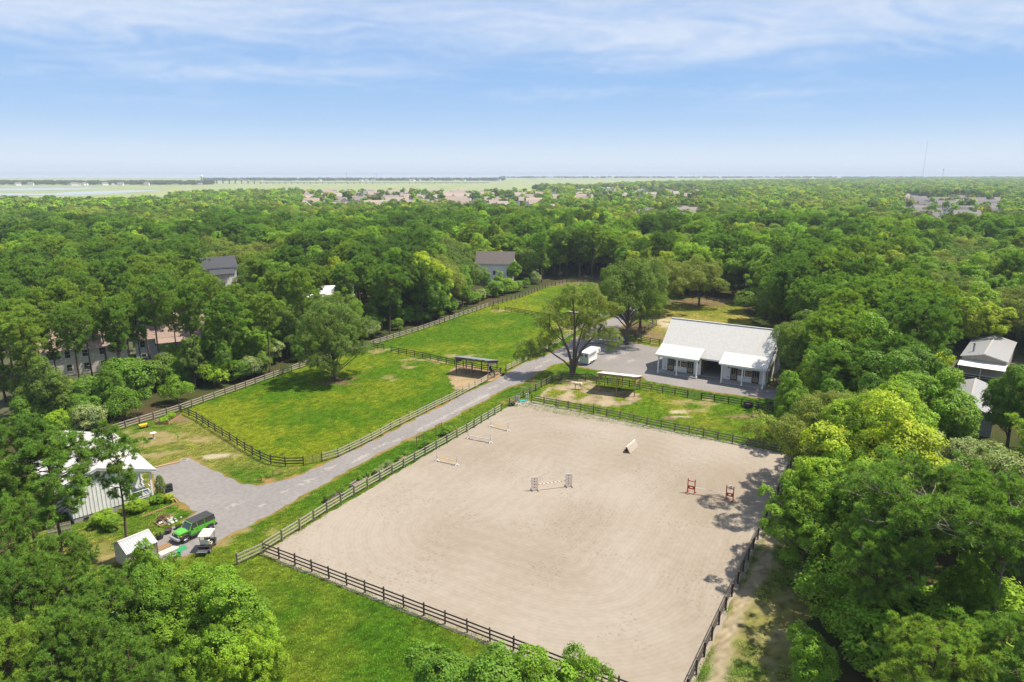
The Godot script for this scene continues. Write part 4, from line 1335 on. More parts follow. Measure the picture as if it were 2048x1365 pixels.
func barn() -> void:
	var A := gp(1316, 746)
	var B := gp(1525, 779)
	var u := (B - A).normalized()
	var o := thing("barn", "white board barn with big pale metal roof and two porches of stall doors", "barn", A, atan2(-u.z, u.x))
	var Lx := 20.7
	var fz := -2.3
	var bz := -15.4
	var rz := -8.7
	var rh := 9.8
	var eh := 3.85
	var k := (rh - eh) / 7.0
	# walls
	var wl := PackedVector3Array()
	for f in [0.0, 12.5]:
		var w := 8.1 if f < 1.0 else 8.2
		var cut := [[1.85, 0.55], [5.95, 0.55]] if f < 1.0 else [[2.2, 0.55], [6.3, 0.55]]
		add_box(wl, Vector3(f + w / 2, 0.72, fz - 0.1), Vector3(w, 1.44, 0.2))
		add_box(wl, Vector3(f + w / 2, 3.22, fz - 0.1), Vector3(w, 1.36, 0.2))
		var x := 0.0
		for c in cut + [[w + 0.5, 0.5]]:
			var e: float = c[0] - c[1]
			add_box(wl, Vector3(f + (x + e) / 2, 1.99, fz - 0.1), Vector3(e - x, 1.1, 0.2))
			x = c[0] + c[1]
	add_box(wl, Vector3(10.3, 3.72, fz - 0.1), Vector3(4.4, 0.36, 0.2))
	obj("front_wall", mesh_of(wl), M.white_wall, o)
	for x in [0.1, Lx - 0.1]:
		var gw := PackedVector3Array()
		add_box(gw, Vector3(x, 1.95, (fz + bz) / 2), Vector3(0.2, 3.9, fz - bz - 0.4))
		prism(gw, PackedVector2Array([Vector2(-fz + 0.2, 3.9), Vector2(-bz - 0.2, 3.9), Vector2(-rz, rh - 0.35)]), x - 0.1, x + 0.1)
		for i in range(36, gw.size()):
			gw[i] = Vector3(gw[i].z, gw[i].y, -gw[i].x)
		obj("gable_wall", mesh_of(gw), M.white_wall, o)
	bx("back_wall", o, M.white_wall, Vector3(Lx / 2, 1.95, bz + 0.1), Vector3(Lx, 3.9, 0.2))
	for x in [8.2, 12.4]:
		bx("aisle_wall", o, M.stall_board, Vector3(x, 1.9, (fz + bz) / 2 - 0.2), Vector3(0.12, 3.8, 12.4))
	bx("aisle_floor", o, M.concrete, Vector3(10.3, 0.06, (fz + bz) / 2), Vector3(4.1, 0.12, 12.8))
	# battens on the front
	var bt := PackedVector3Array()
	for i in 52:
		var x := 0.2 + i * 0.4
		if x > 8.0 and x < 12.6: continue
		add_box(bt, Vector3(x, 2.05, fz + 0.022), Vector3(0.05, 3.5, 0.04))
	stuffed(obj("battens", mesh_of(bt), M.white_wall, o))
	# main roof
	var x0 := -0.6
	var x1 := Lx + 0.6
	var fe := Vector3(0, eh, -1.7)
	var be := Vector3(0, eh, -15.7)
	var r := Vector3(0, rh, rz)
	var X0 := Vector3(x0, 0, 0)
	var X1 := Vector3(x1, 0, 0)
	var roof := obj("front_roof", slab(fe + X0, fe + X1, r + X1, r + X0, 0.1), M.metal_roof, o)
	stuffed(obj("roof_seams", seams(fe + X0, fe + X1, r + X1, r + X0, 0.45, 0.1), M.metal_roof, roof))
	var roof2 := obj("back_roof", slab(be + X0, be + X1, r + X1, r + X0, 0.1), M.metal_roof, o)
	stuffed(obj("roof_seams", seams(be + X0, be + X1, r + X1, r + X0, 0.45, 0.1), M.metal_roof, roof2))
	bx("ridge_cap", o, M.metal_bright, Vector3(Lx / 2, rh + 0.12, rz), Vector3(x1 - x0, 0.1, 0.4))
	bx("eave_fascia", o, M.white, Vector3(10.35, eh - 0.1, -1.68), Vector3(3.7, 0.22, 0.05))
	# porches
	for s in [[-0.6, 8.4, [0.0, 3.9, 7.9], 0.0], [12.3, 21.3, [12.9, 16.8, 20.7], 12.85]]:
		var a := Vector3(s[0], 3.9, 0.45)
		var b := Vector3(s[1], 3.9, 0.45)
		var tz := -3.35
		var th: float = eh + (-1.7 - tz) * k + 0.12
		var c := Vector3(s[1], th, tz)
		var d := Vector3(s[0], th, tz)
		var pr := obj("porch_roof", slab(a, b, c, d, 0.09), M.metal_bright, o)
		stuffed(obj("roof_seams", seams(a, b, c, d, 0.3, 0.09, 0.03), M.metal_bright, pr))
		bx("porch_fascia", o, M.white, Vector3((s[0] + s[1]) / 2, 3.82, 0.4), Vector3(s[1] - s[0] - 0.06, 0.26, 0.06))
		bx("porch_beam", o, M.white, Vector3((s[0] + s[1]) / 2, 3.62, 0.0), Vector3(8.3, 0.3, 0.2))
		for e in [s[0] + 0.55, s[1] - 0.55]:
			var v := PackedVector3Array()
			prism(v, PackedVector2Array([Vector2(-0.35, 3.85), Vector2(2.3, 3.85), Vector2(2.3, th - 0.45)]), -0.05, 0.05)
			for i in v.size(): v[i] = Vector3(e + v[i].z, v[i].y, -v[i].x)
			obj("porch_side", mesh_of(v), M.white, o)
		bx("porch_slab", o, M.concrete, Vector3((s[2][0] + s[2][2]) / 2, 0.11, -1.12), Vector3(8.3, 0.22, 2.3))
		for x in s[2]:
			var p := bx("porch_post", o, M.white, Vector3(x, 1.72, 0), Vector3(0.24, 3.5, 0.24))
			bx("base_trim", p, M.white, Vector3(0, -0.42, 0), Vector3(1.45, 0.12, 1.45))
			bx("cap_trim", p, M.white, Vector3(0, 0.42, 0), Vector3(1.35, 0.05, 1.35))
		var f: float = s[3]
		for dx in [1.85, 5.95]:
			var door := bx("stall_door", o, M.black, Vector3(dx + f, 0.84, fz + 0.03), Vector3(1.35, 1.2, 0.1))
			bx("door_panel", door, M.timber_pale, Vector3(0, 0.05, 0.5), Vector3(0.78, 0.72, 0.5))
			beam("cross_brace", door, M.black, Vector3(-0.36, -0.28, 0.9), Vector3(0.36, 0.38, 0.9), 0.3, 0.06)
			beam("cross_brace", door, M.black, Vector3(-0.36, 0.38, 0.9), Vector3(0.36, -0.28, 0.9), 0.3, 0.06)
			for e in [-0.61, 0.61]:
				bx("door_jamb", o, M.black, Vector3(dx + f + e, 2.03, fz + 0.03), Vector3(0.13, 1.18, 0.1))
			bx("door_head", o, M.black, Vector3(dx + f, 2.62, fz + 0.032), Vector3(1.36, 0.14, 0.1))
		for dx in [3.15, 4.6]:
			var w := bx("stall_window", o, M.black, Vector3(dx + f, 1.95, fz + 0.03), Vector3(1.15, 1.15, 0.1))
			bx("timber_shutter", w, M.timber, Vector3(0, -0.05, 0.5), Vector3(0.84, 0.72, 0.4))
			bx("window_bar", w, M.black, Vector3(0, 0.0, 0.9), Vector3(0.05, 0.8, 0.3))
		var lampx: float = f + (7.55 if f < 1.0 else 0.75)
		var lamp := bx("wall_lantern", o, M.black, Vector3(lampx, 2.75, fz + 0.12), Vector3(0.2, 0.4, 0.22))
		bx("lantern_cap", lamp, M.black, Vector3(0, 0.6, 0), Vector3(1.4, 0.2, 1.4))
		bx("hydrant_box", o, M.black, Vector3(lampx - (6.9 if f < 1.0 else 0.0), 0.75, fz + 0.05), Vector3(0.14, 0.18, 0.1))
	# right gable: sliding door and upper window, partly behind leaves
	var sd := bx("sliding_door", o, M.white, Vector3(Lx + 0.06, 1.6, -9.2), Vector3(0.1, 3.1, 2.6))
	bx("door_rail", sd, M.black, Vector3(0.4, 0.52, 0), Vector3(0.8, 0.03, 1.8))
	bx("side_door", o, M.old_wood, Vector3(Lx + 0.03, 1.6, -6.3), Vector3(0.1, 3.0, 2.4))
	window(o, Vector3(Lx + 0.02, 5.6, -8.7), 1.4, 1.6, PI / 2, M.white)
	window(o, Vector3(Lx + 0.02, 1.9, -4.4), 1.1, 1.2, PI / 2, M.white)

func shelter(fl: Vector3, fr: Vector3, deep: float, hf: float, hb: float, post: Material, roof: Material, panel: Material, label: String) -> void:
	var u := (fr - fl).normalized()
	var o := thing("run_in_shelter", label, "shelter", fl, atan2(-u.z, u.x))
	var L := (fr - fl).length()
	for x in [0.0, L / 2, L]:
		bx("post", o, post, Vector3(x, hf / 2 - 0.1, 0), Vector3(0.17, hf - 0.1, 0.17))
		bx("post", o, post, Vector3(x, hb / 2 - 0.1, -deep), Vector3(0.17, hb - 0.1, 0.17))
	beam("front_beam", o, post, Vector3(-0.2, hf - 0.24, 0.11), Vector3(L + 0.2, hf - 0.24, 0.11), 0.06, 0.28)
	beam("back_beam", o, post, Vector3(-0.2, hb - 0.2, -deep - 0.11), Vector3(L + 0.2, hb - 0.2, -deep - 0.11), 0.06, 0.24)
	for x in [0.0, L / 2, L]:
		for s: float in [-1.0, 1.0]:
			if (x == 0.0 and s < 0) or (x == L and s > 0): continue
			beam("knee_brace", o, post, Vector3(x, hf - 1.05, 0), Vector3(x + s * 0.75, hf - 0.3, 0), 0.06, 0.1)
			beam("knee_brace", o, post, Vector3(x, hb - 0.9, -deep), Vector3(x + s * 0.6, hb - 0.28, -deep), 0.06, 0.1)
	for k in 6:
		var x := L * k / 5.0
		beam("rafter", o, post, Vector3(x, hf - 0.1, 0.1), Vector3(x, hb - 0.1, -deep - 0.1), 0.06, 0.14)
	var e := (hf - hb) / deep
	var a := Vector3(-0.35, hb - e * 0.35 + 0.02, -deep - 0.35)
	var b := Vector3(L + 0.35, hb - e * 0.35 + 0.02, -deep - 0.35)
	var c := Vector3(L + 0.35, hf + e * 0.35 + 0.02, 0.35)
	var d := Vector3(-0.35, hf + e * 0.35 + 0.02, 0.35)
	var r := obj("roof", slab(a, b, c, d, 0.06), roof, o)
	stuffed(obj("roof_seams", seams(a, b, c, d, 0.3, 0.06, 0.03), roof, r))
	# wedge-shaped side panels under the roof
	for x in [-0.12, L + 0.12]:
		var v := PackedVector3Array()
		prism(v, PackedVector2Array([Vector2(0, hf - 0.06), Vector2(0, hf - 1.25), Vector2(deep, hb - 0.42), Vector2(deep, hb - 0.06)]), -0.02, 0.02)
		for i in v.size(): v[i] = Vector3(x + v[i].z, v[i].y, -v[i].x)
		obj("side_panel", mesh_of(v), panel, o)

func cottage() -> void:
	var at := Vector3(-51.2, 0, -72.3)
	var o := thing("cottage", "white board-and-batten cottage with pale metal roof and a corner porch", "house", at, 0.7814)
	var W := 8.76
	var back := -16.0
	var px := 3.04
	var rise := 0.35
	var eh := 4.05
	var rh := eh + (9.2 - px) * rise
	bx("foundation", o, M.concrete, Vector3(W / 2, 0.34, back / 2), Vector3(W - 0.1, 0.7, -back - 0.1))
	var wl := PackedVector3Array()
	add_box(wl, Vector3(3.1, 2.35, -0.1), Vector3(6.2, 3.3, 0.2))
	add_box(wl, Vector3(7.45, 0.82, -0.1), Vector3(2.5, 0.3, 0.2))
	add_box(wl, Vector3(7.45, 3.98, -0.1), Vector3(2.5, 0.1, 0.2))
	prism(wl, PackedVector2Array([Vector2(-2.9, eh - 0.02), Vector2(W, eh - 0.02), Vector2(W, eh + (9.2 - W) * rise - 0.1), Vector2(px, rh - 0.12), Vector2(-2.9, eh + 0.05)]), -0.2, 0.0)
	obj("gable_wall", mesh_of(wl), M.white_wall, o)
	for x in [0.1, W - 0.1]:
		bx("side_wall", o, M.white_wall, Vector3(x, 2.35, back / 2 - 2.0 if x > 1.0 else back / 2 - 0.1), Vector3(0.2, 3.3, -back - 4.0 if x > 1.0 else -back - 0.2))
	bx("back_wall", o, M.white_wall, Vector3(W / 2, 2.35, back + 0.1), Vector3(W - 0.4, 3.3, 0.2))
	bx("porch_wall", o, M.white_wall, Vector3(7.35, 2.35, -4.0), Vector3(2.6, 3.3, 0.2))
	bx("porch_wall", o, M.white_wall, Vector3(6.1, 2.35, -2.1), Vector3(0.2, 3.3, 3.8))
	bx("porch_floor", o, M.galvanised, Vector3(7.45, 0.72, -2.1), Vector3(2.5, 0.06, 4.0))
	for i in 21:
		var x := 0.25 + i * 0.42
		if x < 6.15:
			bx("batten", o, M.white, Vector3(x, 2.35, 0.022), Vector3(0.055, 3.2, 0.045))
			bx("batten", o, M.white, Vector3(x, 4.05 + (minf((9.2 - x), 6.16) * rise - absf(minf(x - px, 0)) * rise) / 2, 0.022), Vector3(0.055, maxf(0.1, minf((9.2 - x), 6.16) * rise - absf(minf(x - px, 0)) * rise - 0.2), 0.045))
		elif x < 8.7:
			bx("batten", o, M.white, Vector3(x, 4.08 + (9.2 - x) * rise / 2, 0.022), Vector3(0.055, maxf(0.08, (9.2 - x) * rise - 0.2), 0.045))
	bx("corner_post", o, M.white, Vector3(W - 0.12, 2.3, 0.03), Vector3(0.24, 3.5, 0.24))
	bx("corner_post", o, M.white, Vector3(6.26, 2.3, 0.03), Vector3(0.16, 3.5, 0.2))
	bx("porch_post", o, M.white, Vector3(W - 0.12, 2.3, -3.9), Vector3(0.2, 3.4, 0.2))
	for y in [1.0, 1.75]:
		beam("porch_rail", o, M.white, Vector3(6.3, y, 0.0), Vector3(W - 0.2, y, 0.0), 0.07, 0.07)
		beam("porch_rail", o, M.white, Vector3(W - 0.12, y, -0.1), Vector3(W - 0.12, y, -3.9), 0.07, 0.07)
	bx("rail_post", o, M.old_wood, Vector3(7.45, 1.35, 0.0), Vector3(0.08, 0.85, 0.08))
	# roof
	var f := 0.5
	var r0 := Vector3(px, rh, f)
	var r1 := Vector3(px, rh, back - 0.5)
	var e0 := Vector3(9.3, eh, f)
	var e1 := Vector3(9.3, eh, back - 0.5)
	var l0 := Vector3(-3.1, eh + 0.1, f)
	var l1 := Vector3(-3.1, eh + 0.1, back - 0.5)
	var ra := obj("porch_side_roof", slab(e0, e1, r1, r0, 0.09), M.metal_bright, o)
	stuffed(obj("roof_seams", seams(e0, e1, r1, r0, 0.42, 0.09, 0.03), M.metal_bright, ra))
	var rb := obj("yard_side_roof", slab(l0, l1, r1, r0, 0.09), M.metal_bright, o)
	stuffed(obj("roof_seams", seams(l0, l1, r1, r0, 0.42, 0.09, 0.03), M.metal_bright, rb))
	for e in [[r0, e0], [r0, l0]]:
		beam("rake_board", o, M.white, e[0] - Vector3(0, 0.08, 0.06), e[1] - Vector3(0, 0.08, 0.06), 0.05, 0.22)
	# recessed part beyond the gable's near corner
	bx("recessed_wall", o, M.white_wall, Vector3(-1.35, 2.3, -3.0), Vector3(2.7, 3.4, 0.2))
	bx("end_wall", o, M.white_wall, Vector3(-2.6, 2.3, -9.5), Vector3(0.2, 3.4, 12.8))
	var v := PackedVector3Array()
	tube(v, [Vector3(px, 5.45, -0.02), Vector3(px, 5.45, 0.05)], [0.34, 0.34], 18)
	var rw := obj("round_window", mesh_of(v), M.glass, o)
	v = PackedVector3Array()
	for k in 18:
		var a := TAU * k / 18
		var b := TAU * (k + 1) / 18
		tube(v, [Vector3(px + cos(a) * 0.37, 5.45 + sin(a) * 0.37, 0.04), Vector3(px + cos(b) * 0.37, 5.45 + sin(b) * 0.37, 0.04)], [0.045, 0.045], 5, false)
	obj("frame", mesh_of(v), M.white, rw)
	window(o, Vector3(4.6, 2.6, 0.01), 0.7, 1.1, 0.0, M.white)
	window(o, Vector3(W + 0.01, 2.6, -7.0), 0.9, 1.4, PI / 2, M.white)
	for k in 3:
		bx("step", o, M.timber_pale, Vector3(2.5, 0.12 + 0.18 * k, 0.95 - 0.3 * k), Vector3(1.2, 0.1, 0.32))
	bx("crawl_vent", o, M.black, Vector3(1.3, 0.35, -0.02), Vector3(0.5, 0.2, 0.1))
	bx("awning", o, M.grey_roof, Vector3(W + 0.7, 3.5, -1.6), Vector3(1.2, 0.06, 1.5), Basis(Vector3(0, 0, 1), -0.5))
	# boat on the porch
	var ky := thing("kayak", "lime green kayak lying on the cottage porch floor", "kayak", o.transform * Vector3(7.1, 0.78, -1.2), 0.7814 + 0.5)
	v = PackedVector3Array()
	var rings := []
	for i in 9:
		var t := i / 8.0
		var ww := sin(t * PI) * 0.36 + 0.02
		rings.append([Vector3(-1.3 + 2.6 * t, 0.32 + absf(t - 0.5) * 0.12, -ww), Vector3(-1.3 + 2.6 * t, 0.06 + absf(t - 0.5) * 0.25, -ww * 0.6), Vector3(-1.3 + 2.6 * t, 0.06 + absf(t - 0.5) * 0.25, ww * 0.6), Vector3(-1.3 + 2.6 * t, 0.32 + absf(t - 0.5) * 0.12, ww)])
	for i in 8:
		for j in 4:
			quad(v, rings[i][j], rings[i + 1][j], rings[i + 1][(j + 1) % 4], rings[i][(j + 1) % 4])
	obj("hull", mesh_of(v), mat(0.3, 0.62, 0.02, 0.35), ky)
	v = PackedVector3Array()
	tube(v, [Vector3(-0.45, 0.33, 0), Vector3(0.0, 0.34, 0), Vector3(0.4, 0.33, 0)], [0.1, 0.22, 0.12], 8)
	obj("cockpit", mesh_of(v), M.black, ky)

func garden_shed() -> void:
	var a := Vector3(0.6, 0, -0.8)
	var o := thing("garden_shed", "little cream shed with ribbed silver metal roof beside the parking", "shed", Vector3(-39.9, 0, -64.85), atan2(0.8, 0.6))
	var L := 2.9
	var W := 3.0
	var wl := PackedVector3Array()
	add_box(wl, Vector3(0, 0.95, 0), Vector3(L, 2.1, W))
	for s in [-1, 1]:
		var n := wl.size()
		prism(wl, PackedVector2Array([Vector2(-W / 2, 2.0), Vector2(W / 2, 2.0), Vector2(0, 2.75)]), -0.05, 0.05)
		for i in range(n, wl.size()): wl[i] = Vector3(s * (L / 2 - 0.05) + wl[i].z, wl[i].y, wl[i].x)
	obj("walls", mesh_of(wl), grained(mat(0.55, 0.49, 0.36, 0.8), M.grey_grain, 1.0), o)
	for s: float in [-1.0, 1.0]:
		var e0 := Vector3(-L / 2 - 0.15, 1.92, s * (W / 2 + 0.2))
		var e1 := Vector3(L / 2 + 0.15, 1.92, s * (W / 2 + 0.2))
		var r0 := Vector3(-L / 2 - 0.15, 2.78, 0)
		var r1 := Vector3(L / 2 + 0.15, 2.78, 0)
		var rf := obj("roof_slope", slab(e0, e1, r1, r0, 0.05), M.galvanised, o)
		for k in 12:
			var t := (k + 0.5) / 12.0
			var n := (e1 - e0).cross(r0 - e0).normalized()
			if n.y < 0: n = -n
			var p := e0.lerp(e1, t) + n * 0.07
			var q := r0.lerp(r1, t) + n * 0.07
			beam("seam", rf, M.galvanised, p, q, 0.045, 0.05)
	bx("ridge_cap", o, M.metal_bright, Vector3(0, 2.85, 0), Vector3(L + 0.32, 0.06, 0.24))
	bx("door", o, M.white, Vector3(L / 2 + 0.02, 0.95, 0), Vector3(0.06, 1.8, 0.9))
	for k in 7:
		bx("batten", o, M.timber_pale, Vector3(-1.3 + k * 0.43, 1.0, W / 2 + 0.02), Vector3(0.05, 1.95, 0.04))
	bx("corner_post", o, M.old_wood, Vector3(L / 2 + 0.08, 1.0, W / 2 + 0.06), Vector3(0.1, 2.0, 0.1))

func woodside_house(label: String, at: Vector3, turn: float, w: float, d: float, eave: float, ridge: float, wall: Material, roof: Material, floors: int, porch: bool) -> void:
	var o := thing("woodside_house", label, "house", at, turn)
	var wl := PackedVector3Array()
	add_box(wl, Vector3(0, eave / 2, 0), Vector3(w, eave, d))
	for s in [-1, 1]:
		var n := wl.size()
		prism(wl, PackedVector2Array([Vector2(-d / 2, eave), Vector2(d / 2, eave), Vector2(0, ridge - 0.12)]), -0.08, 0.08)
		for i in range(n, wl.size()): wl[i] = Vector3(s * (w / 2 - 0.08) + wl[i].z, wl[i].y, wl[i].x)
	obj("walls", mesh_of(wl), wall, o)
	var k := (ridge - eave) / (d / 2)
	for s: float in [-1.0, 1.0]:
		var e0 := Vector3(-w / 2 - 0.5, eave - k * 0.5, s * (d / 2 + 0.5))
		var e1 := Vector3(w / 2 + 0.5, eave - k * 0.5, s * (d / 2 + 0.5))
		obj("roof_slope", slab(e0, e1, Vector3(w / 2 + 0.5, ridge, 0), Vector3(-w / 2 - 0.5, ridge, 0), 0.14), roof, o)
		beam("fascia", o, M.white, e0 - Vector3(0, 0.02, 0), e1 - Vector3(0, 0.02, 0), 0.06, 0.24)
	for fl in floors:
		var y := eave * (fl + 0.55) / floors
		var n := int(w / 2.6) if floors > 1 else 1
		for i in n:
			var x := -w / 2 + (i + 0.5) * w / n
			window(o, Vector3(x, y, d / 2 + 0.01), 0.95, 1.45, 0.0, M.white)
		for z in [-d * 0.25, d * 0.25]:
			window(o, Vector3(w / 2 + 0.01, y, z), 0.95, 1.45, PI / 2, M.white)
	if porch:
		bx("porch_deck", o, M.white, Vector3(w * 0.1, eave * 0.42, d / 2 + 1.5), Vector3(w * 0.6, 0.2, 3.0))
		for i in 4:
			bx("porch_post", o, M.white, Vector3(w * 0.1 + (i - 1.5) * w * 0.19, eave * 0.42, d / 2 + 2.85), Vector3(0.2, eave * 0.84, 0.2))
		for y in [0.35, 0.95]:
			beam("porch_rail", o, M.white, Vector3(w * 0.1 - w * 0.29, eave * 0.42 + y, d / 2 + 2.9), Vector3(w * 0.1 + w * 0.29, eave * 0.42 + y, d / 2 + 2.9), 0.06, 0.08)
		obj("porch_roof", slab(Vector3(-w * 0.22, eave * 0.83, d / 2 + 3.2), Vector3(w * 0.42, eave * 0.83, d / 2 + 3.2), Vector3(w * 0.42, eave * 0.95, d / 2), Vector3(-w * 0.22, eave * 0.95, d / 2), 0.1), roof, o)

func mobile_home(label: String, near: Vector2, far: Vector2, half: float, eave: float, ridge: float, wall: Material, roof: Material, extra: bool) -> void:
	var u := (near - far).normalized()
	var mid := (near + far) / 2
	var L := (near - far).length()
	var o := thing("mobile_home", label, "house", Vector3(mid.x, 0, mid.y), atan2(-u.y, u.x))
	var wl := PackedVector3Array()
	add_box(wl, Vector3(0, eave / 2, 0), Vector3(L - 0.6, eave, half * 2 - 0.6))
	for s in [-1, 1]:
		var n := wl.size()
		prism(wl, PackedVector2Array([Vector2(-half + 0.3, eave), Vector2(half - 0.3, eave), Vector2(0, ridge - 0.08)]), -0.08, 0.08)
		for i in range(n, wl.size()): wl[i] = Vector3(s * (L / 2 - 0.4) + wl[i].z, wl[i].y, wl[i].x)
	obj("walls", mesh_of(wl), wall, o)
	for k in 12:
		var y := 0.25 + k * 0.26
		if y < eave: bx("siding_lap", o, wall, Vector3(L / 2 - 0.27, y, 0), Vector3(0.05, 0.2, half * 2 - 0.5), Basis(Vector3(0, 0, 1), 0.1))
	for s: float in [-1.0, 1.0]:
		obj("roof_slope", slab(Vector3(-L / 2, eave, s * half), Vector3(L / 2, eave, s * half), Vector3(L / 2, ridge, 0), Vector3(-L / 2, ridge, 0), 0.1), roof, o)
	bx("ridge_cap", o, M.concrete, Vector3(0, ridge + 0.1, 0), Vector3(L, 0.06, 0.3))
	beam("rake_trim", o, M.white, Vector3(L / 2 + 0.02, eave + 0.02, half), Vector3(L / 2 + 0.02, ridge + 0.02, 0), 0.06, 0.18)
	beam("rake_trim", o, M.white, Vector3(L / 2 + 0.02, eave + 0.02, -half), Vector3(L / 2 + 0.02, ridge + 0.02, 0), 0.06, 0.18)
	if extra:
		var v := PackedVector3Array()
		tube(v, [Vector3(L / 2 - 3.6, eave, half * 0.55), Vector3(L / 2 - 3.6, ridge + 1.1, half * 0.55)], [0.18, 0.18], 10)
		var fl := obj("flue", mesh_of(v), M.galvanised, o)
		v = PackedVector3Array()
		lathe(v, [Vector2(0.25, ridge + 1.1), Vector2(0.25, ridge + 1.25), Vector2(0.0, ridge + 1.4)], 10, Vector3(L / 2 - 3.6, 0, half * 0.55))
		obj("flue_cap", mesh_of(v), M.black, fl)
		for k in 2:
			obj("porch_roof", slab(Vector3(L / 2 + 3.0, 2.5, -half + k * half), Vector3(L / 2 + 3.0, 2.5, k * half - 0.04), Vector3(L / 2 - 0.2, 3.0, k * half - 0.04), Vector3(L / 2 - 0.2, 3.0, -half + k * half), 0.06), M.white, o)
		for z in [-half + 0.2, 0.0, half - 0.2]:
			bx("porch_post", o, M.white, Vector3(L / 2 + 2.8, 1.25, z), Vector3(0.12, 2.5, 0.12))
		for y in [0.5, 1.0]:
			beam("porch_rail", o, M.white, Vector3(L / 2 + 2.8, y, -half + 0.2), Vector3(L / 2 + 2.8, y, half - 0.2), 0.06, 0.08)

func buildings() -> void:
	barn()
	shelter(Vector3(16.23, 0, -121.76), Vector3(22.49, 0, -119.18), 4.6, 3.75, 2.65, M.timber, M.white, M.timber, "timber run-in shelter with white metal roof in the pony paddock")
	shelter(gp(912.7, 748), gp(976, 756.2), 4.4, 3.55, 2.5, M.old_wood, M.galvanised, grained(mat(0.16, 0.135, 0.115, 0.85), M.grey_grain, 0.8), "weathered run-in shelter with grey metal roof in the front paddock")
	cottage()
	garden_shed()
	var tan_roof := grained(mat(0.34, 0.25, 0.21, 0.9), M.grey_grain, 3.0)
	var dark_roof := grained(mat(0.055, 0.06, 0.075, 0.85), M.grey_grain, 3.0)
	var brown_roof := grained(mat(0.13, 0.11, 0.1, 0.9), M.grey_grain, 3.0)
	var cream := grained(mat(0.8, 0.76, 0.68, 0.8), M.grey_grain, 4.0)
	var blue := grained(mat(0.72, 0.77, 0.8, 0.8), M.grey_grain, 4.0)
	var spots := [
		["pale cream house with tan roof seen between the pines", gp(175, 735), 0.55, 15.0, 10.0, 5.6, 9.2, cream, tan_roof, 2, false],
		["pale blue house with raised white porch behind the pines", gp(345, 712), 0.5, 14.0, 10.0, 5.8, 9.6, blue, tan_roof, 2, true],
		["tall white house with dark slate roof above the trees", gp(437, 606), 0.55, 11.0, 8.0, 11.8, 14.4, M.white_wall, dark_roof, 3, true],
		["plain white house with brown roof at the wood edge beyond the back paddock", gp(992, 566), -0.12, 13.5, 9.0, 8.0, 11.6, M.white_wall, brown_roof, 1, false],
		["white house almost hidden by trees beyond the paddock oak", gp(655, 640), 0.3, 14.0, 9.0, 7.0, 9.5, M.white_wall, mat(0.6, 0.6, 0.6, 0.7), 2, false],
		["white house in the shade of deep woods past the pale houses", gp(310, 560), 0.2, 13.0, 9.0, 6.0, 9.0, M.white_wall, brown_roof, 2, false],
		["low pale house at the far edge of the dark woods", gp(40, 480), 0.3, 16.0, 10.0, 4.0, 7.0, cream, brown_roof, 1, false]]
	for s in spots:
		woodside_house(s[0], s[1], s[2], s[3], s[4], s[5], s[6], s[7], s[8], s[9], s[10])
		clearings.append([Vector2(s[1].x, s[1].z), 9.0])
	mobile_home("grey roofed mobile home with white porch awning and stovepipe", Vector2(94.4, -131.6), Vector2(107.8, -147.8), 4.0, 3.7, 4.7, grained(mat(0.5, 0.47, 0.4, 0.8), M.grey_grain, 2.0), M.grey_roof, true)
	mobile_home("low grey roofed mobile home with grey siding below the stovepipe one", Vector2(71.3, -100.8), Vector2(81.7, -115.0), 3.6, 3.5, 4.7, grained(mat(0.4, 0.42, 0.44, 0.8), M.grey_grain, 2.0), M.grey_roof, false)
	for c in [[Vector2(101, -140), 9.5], [Vector2(94, -132), 8.0], [Vector2(76, -107), 8.0], [Vector2(81, -114), 7.0], [Vector2(72, -101), 6.0], [Vector2(84, -103), 8.0], [Vector2(91, -112), 8.0], [Vector2(110, -132), 9.0], [Vector2(102, -124), 7.0]]:
		clearings.append(c)

# ---------- jumps ----------
func jump_post(o: Node3D, at: Vector3, high: float, m: Material, w := 0.09) -> void:
	var p := bx("standard", o, m, at + Vector3(0, high / 2, 0), Vector3(w, high, w))
	for k in 4:
		var a := TAU * k / 4 + 0.4
		var d := Vector3(cos(a), 0, sin(a))
		beam("foot", o, m, at + d * 0.38 + Vector3(0, 0.05, 0), at + d * 0.03 + Vector3(0, 0.2, 0), 0.06, 0.08)
	bx("jump_cup", o, M.black, at + Vector3(0, high * 0.45, 0.07), Vector3(0.07, 0.12, 0.07))

func pole(o: Node3D, a: Vector3, b: Vector3, mats: Array, n: int, r := 0.05, called := "pole") -> void:
	for i in n:
		var v := PackedVector3Array()
		tube(v, [a.lerp(b, float(i) / n), a.lerp(b, float(i + 1) / n)], [r, r], 8)
		obj(called if n == 1 else "pole_band", mesh_of(v), mats[i % mats.size()], o)

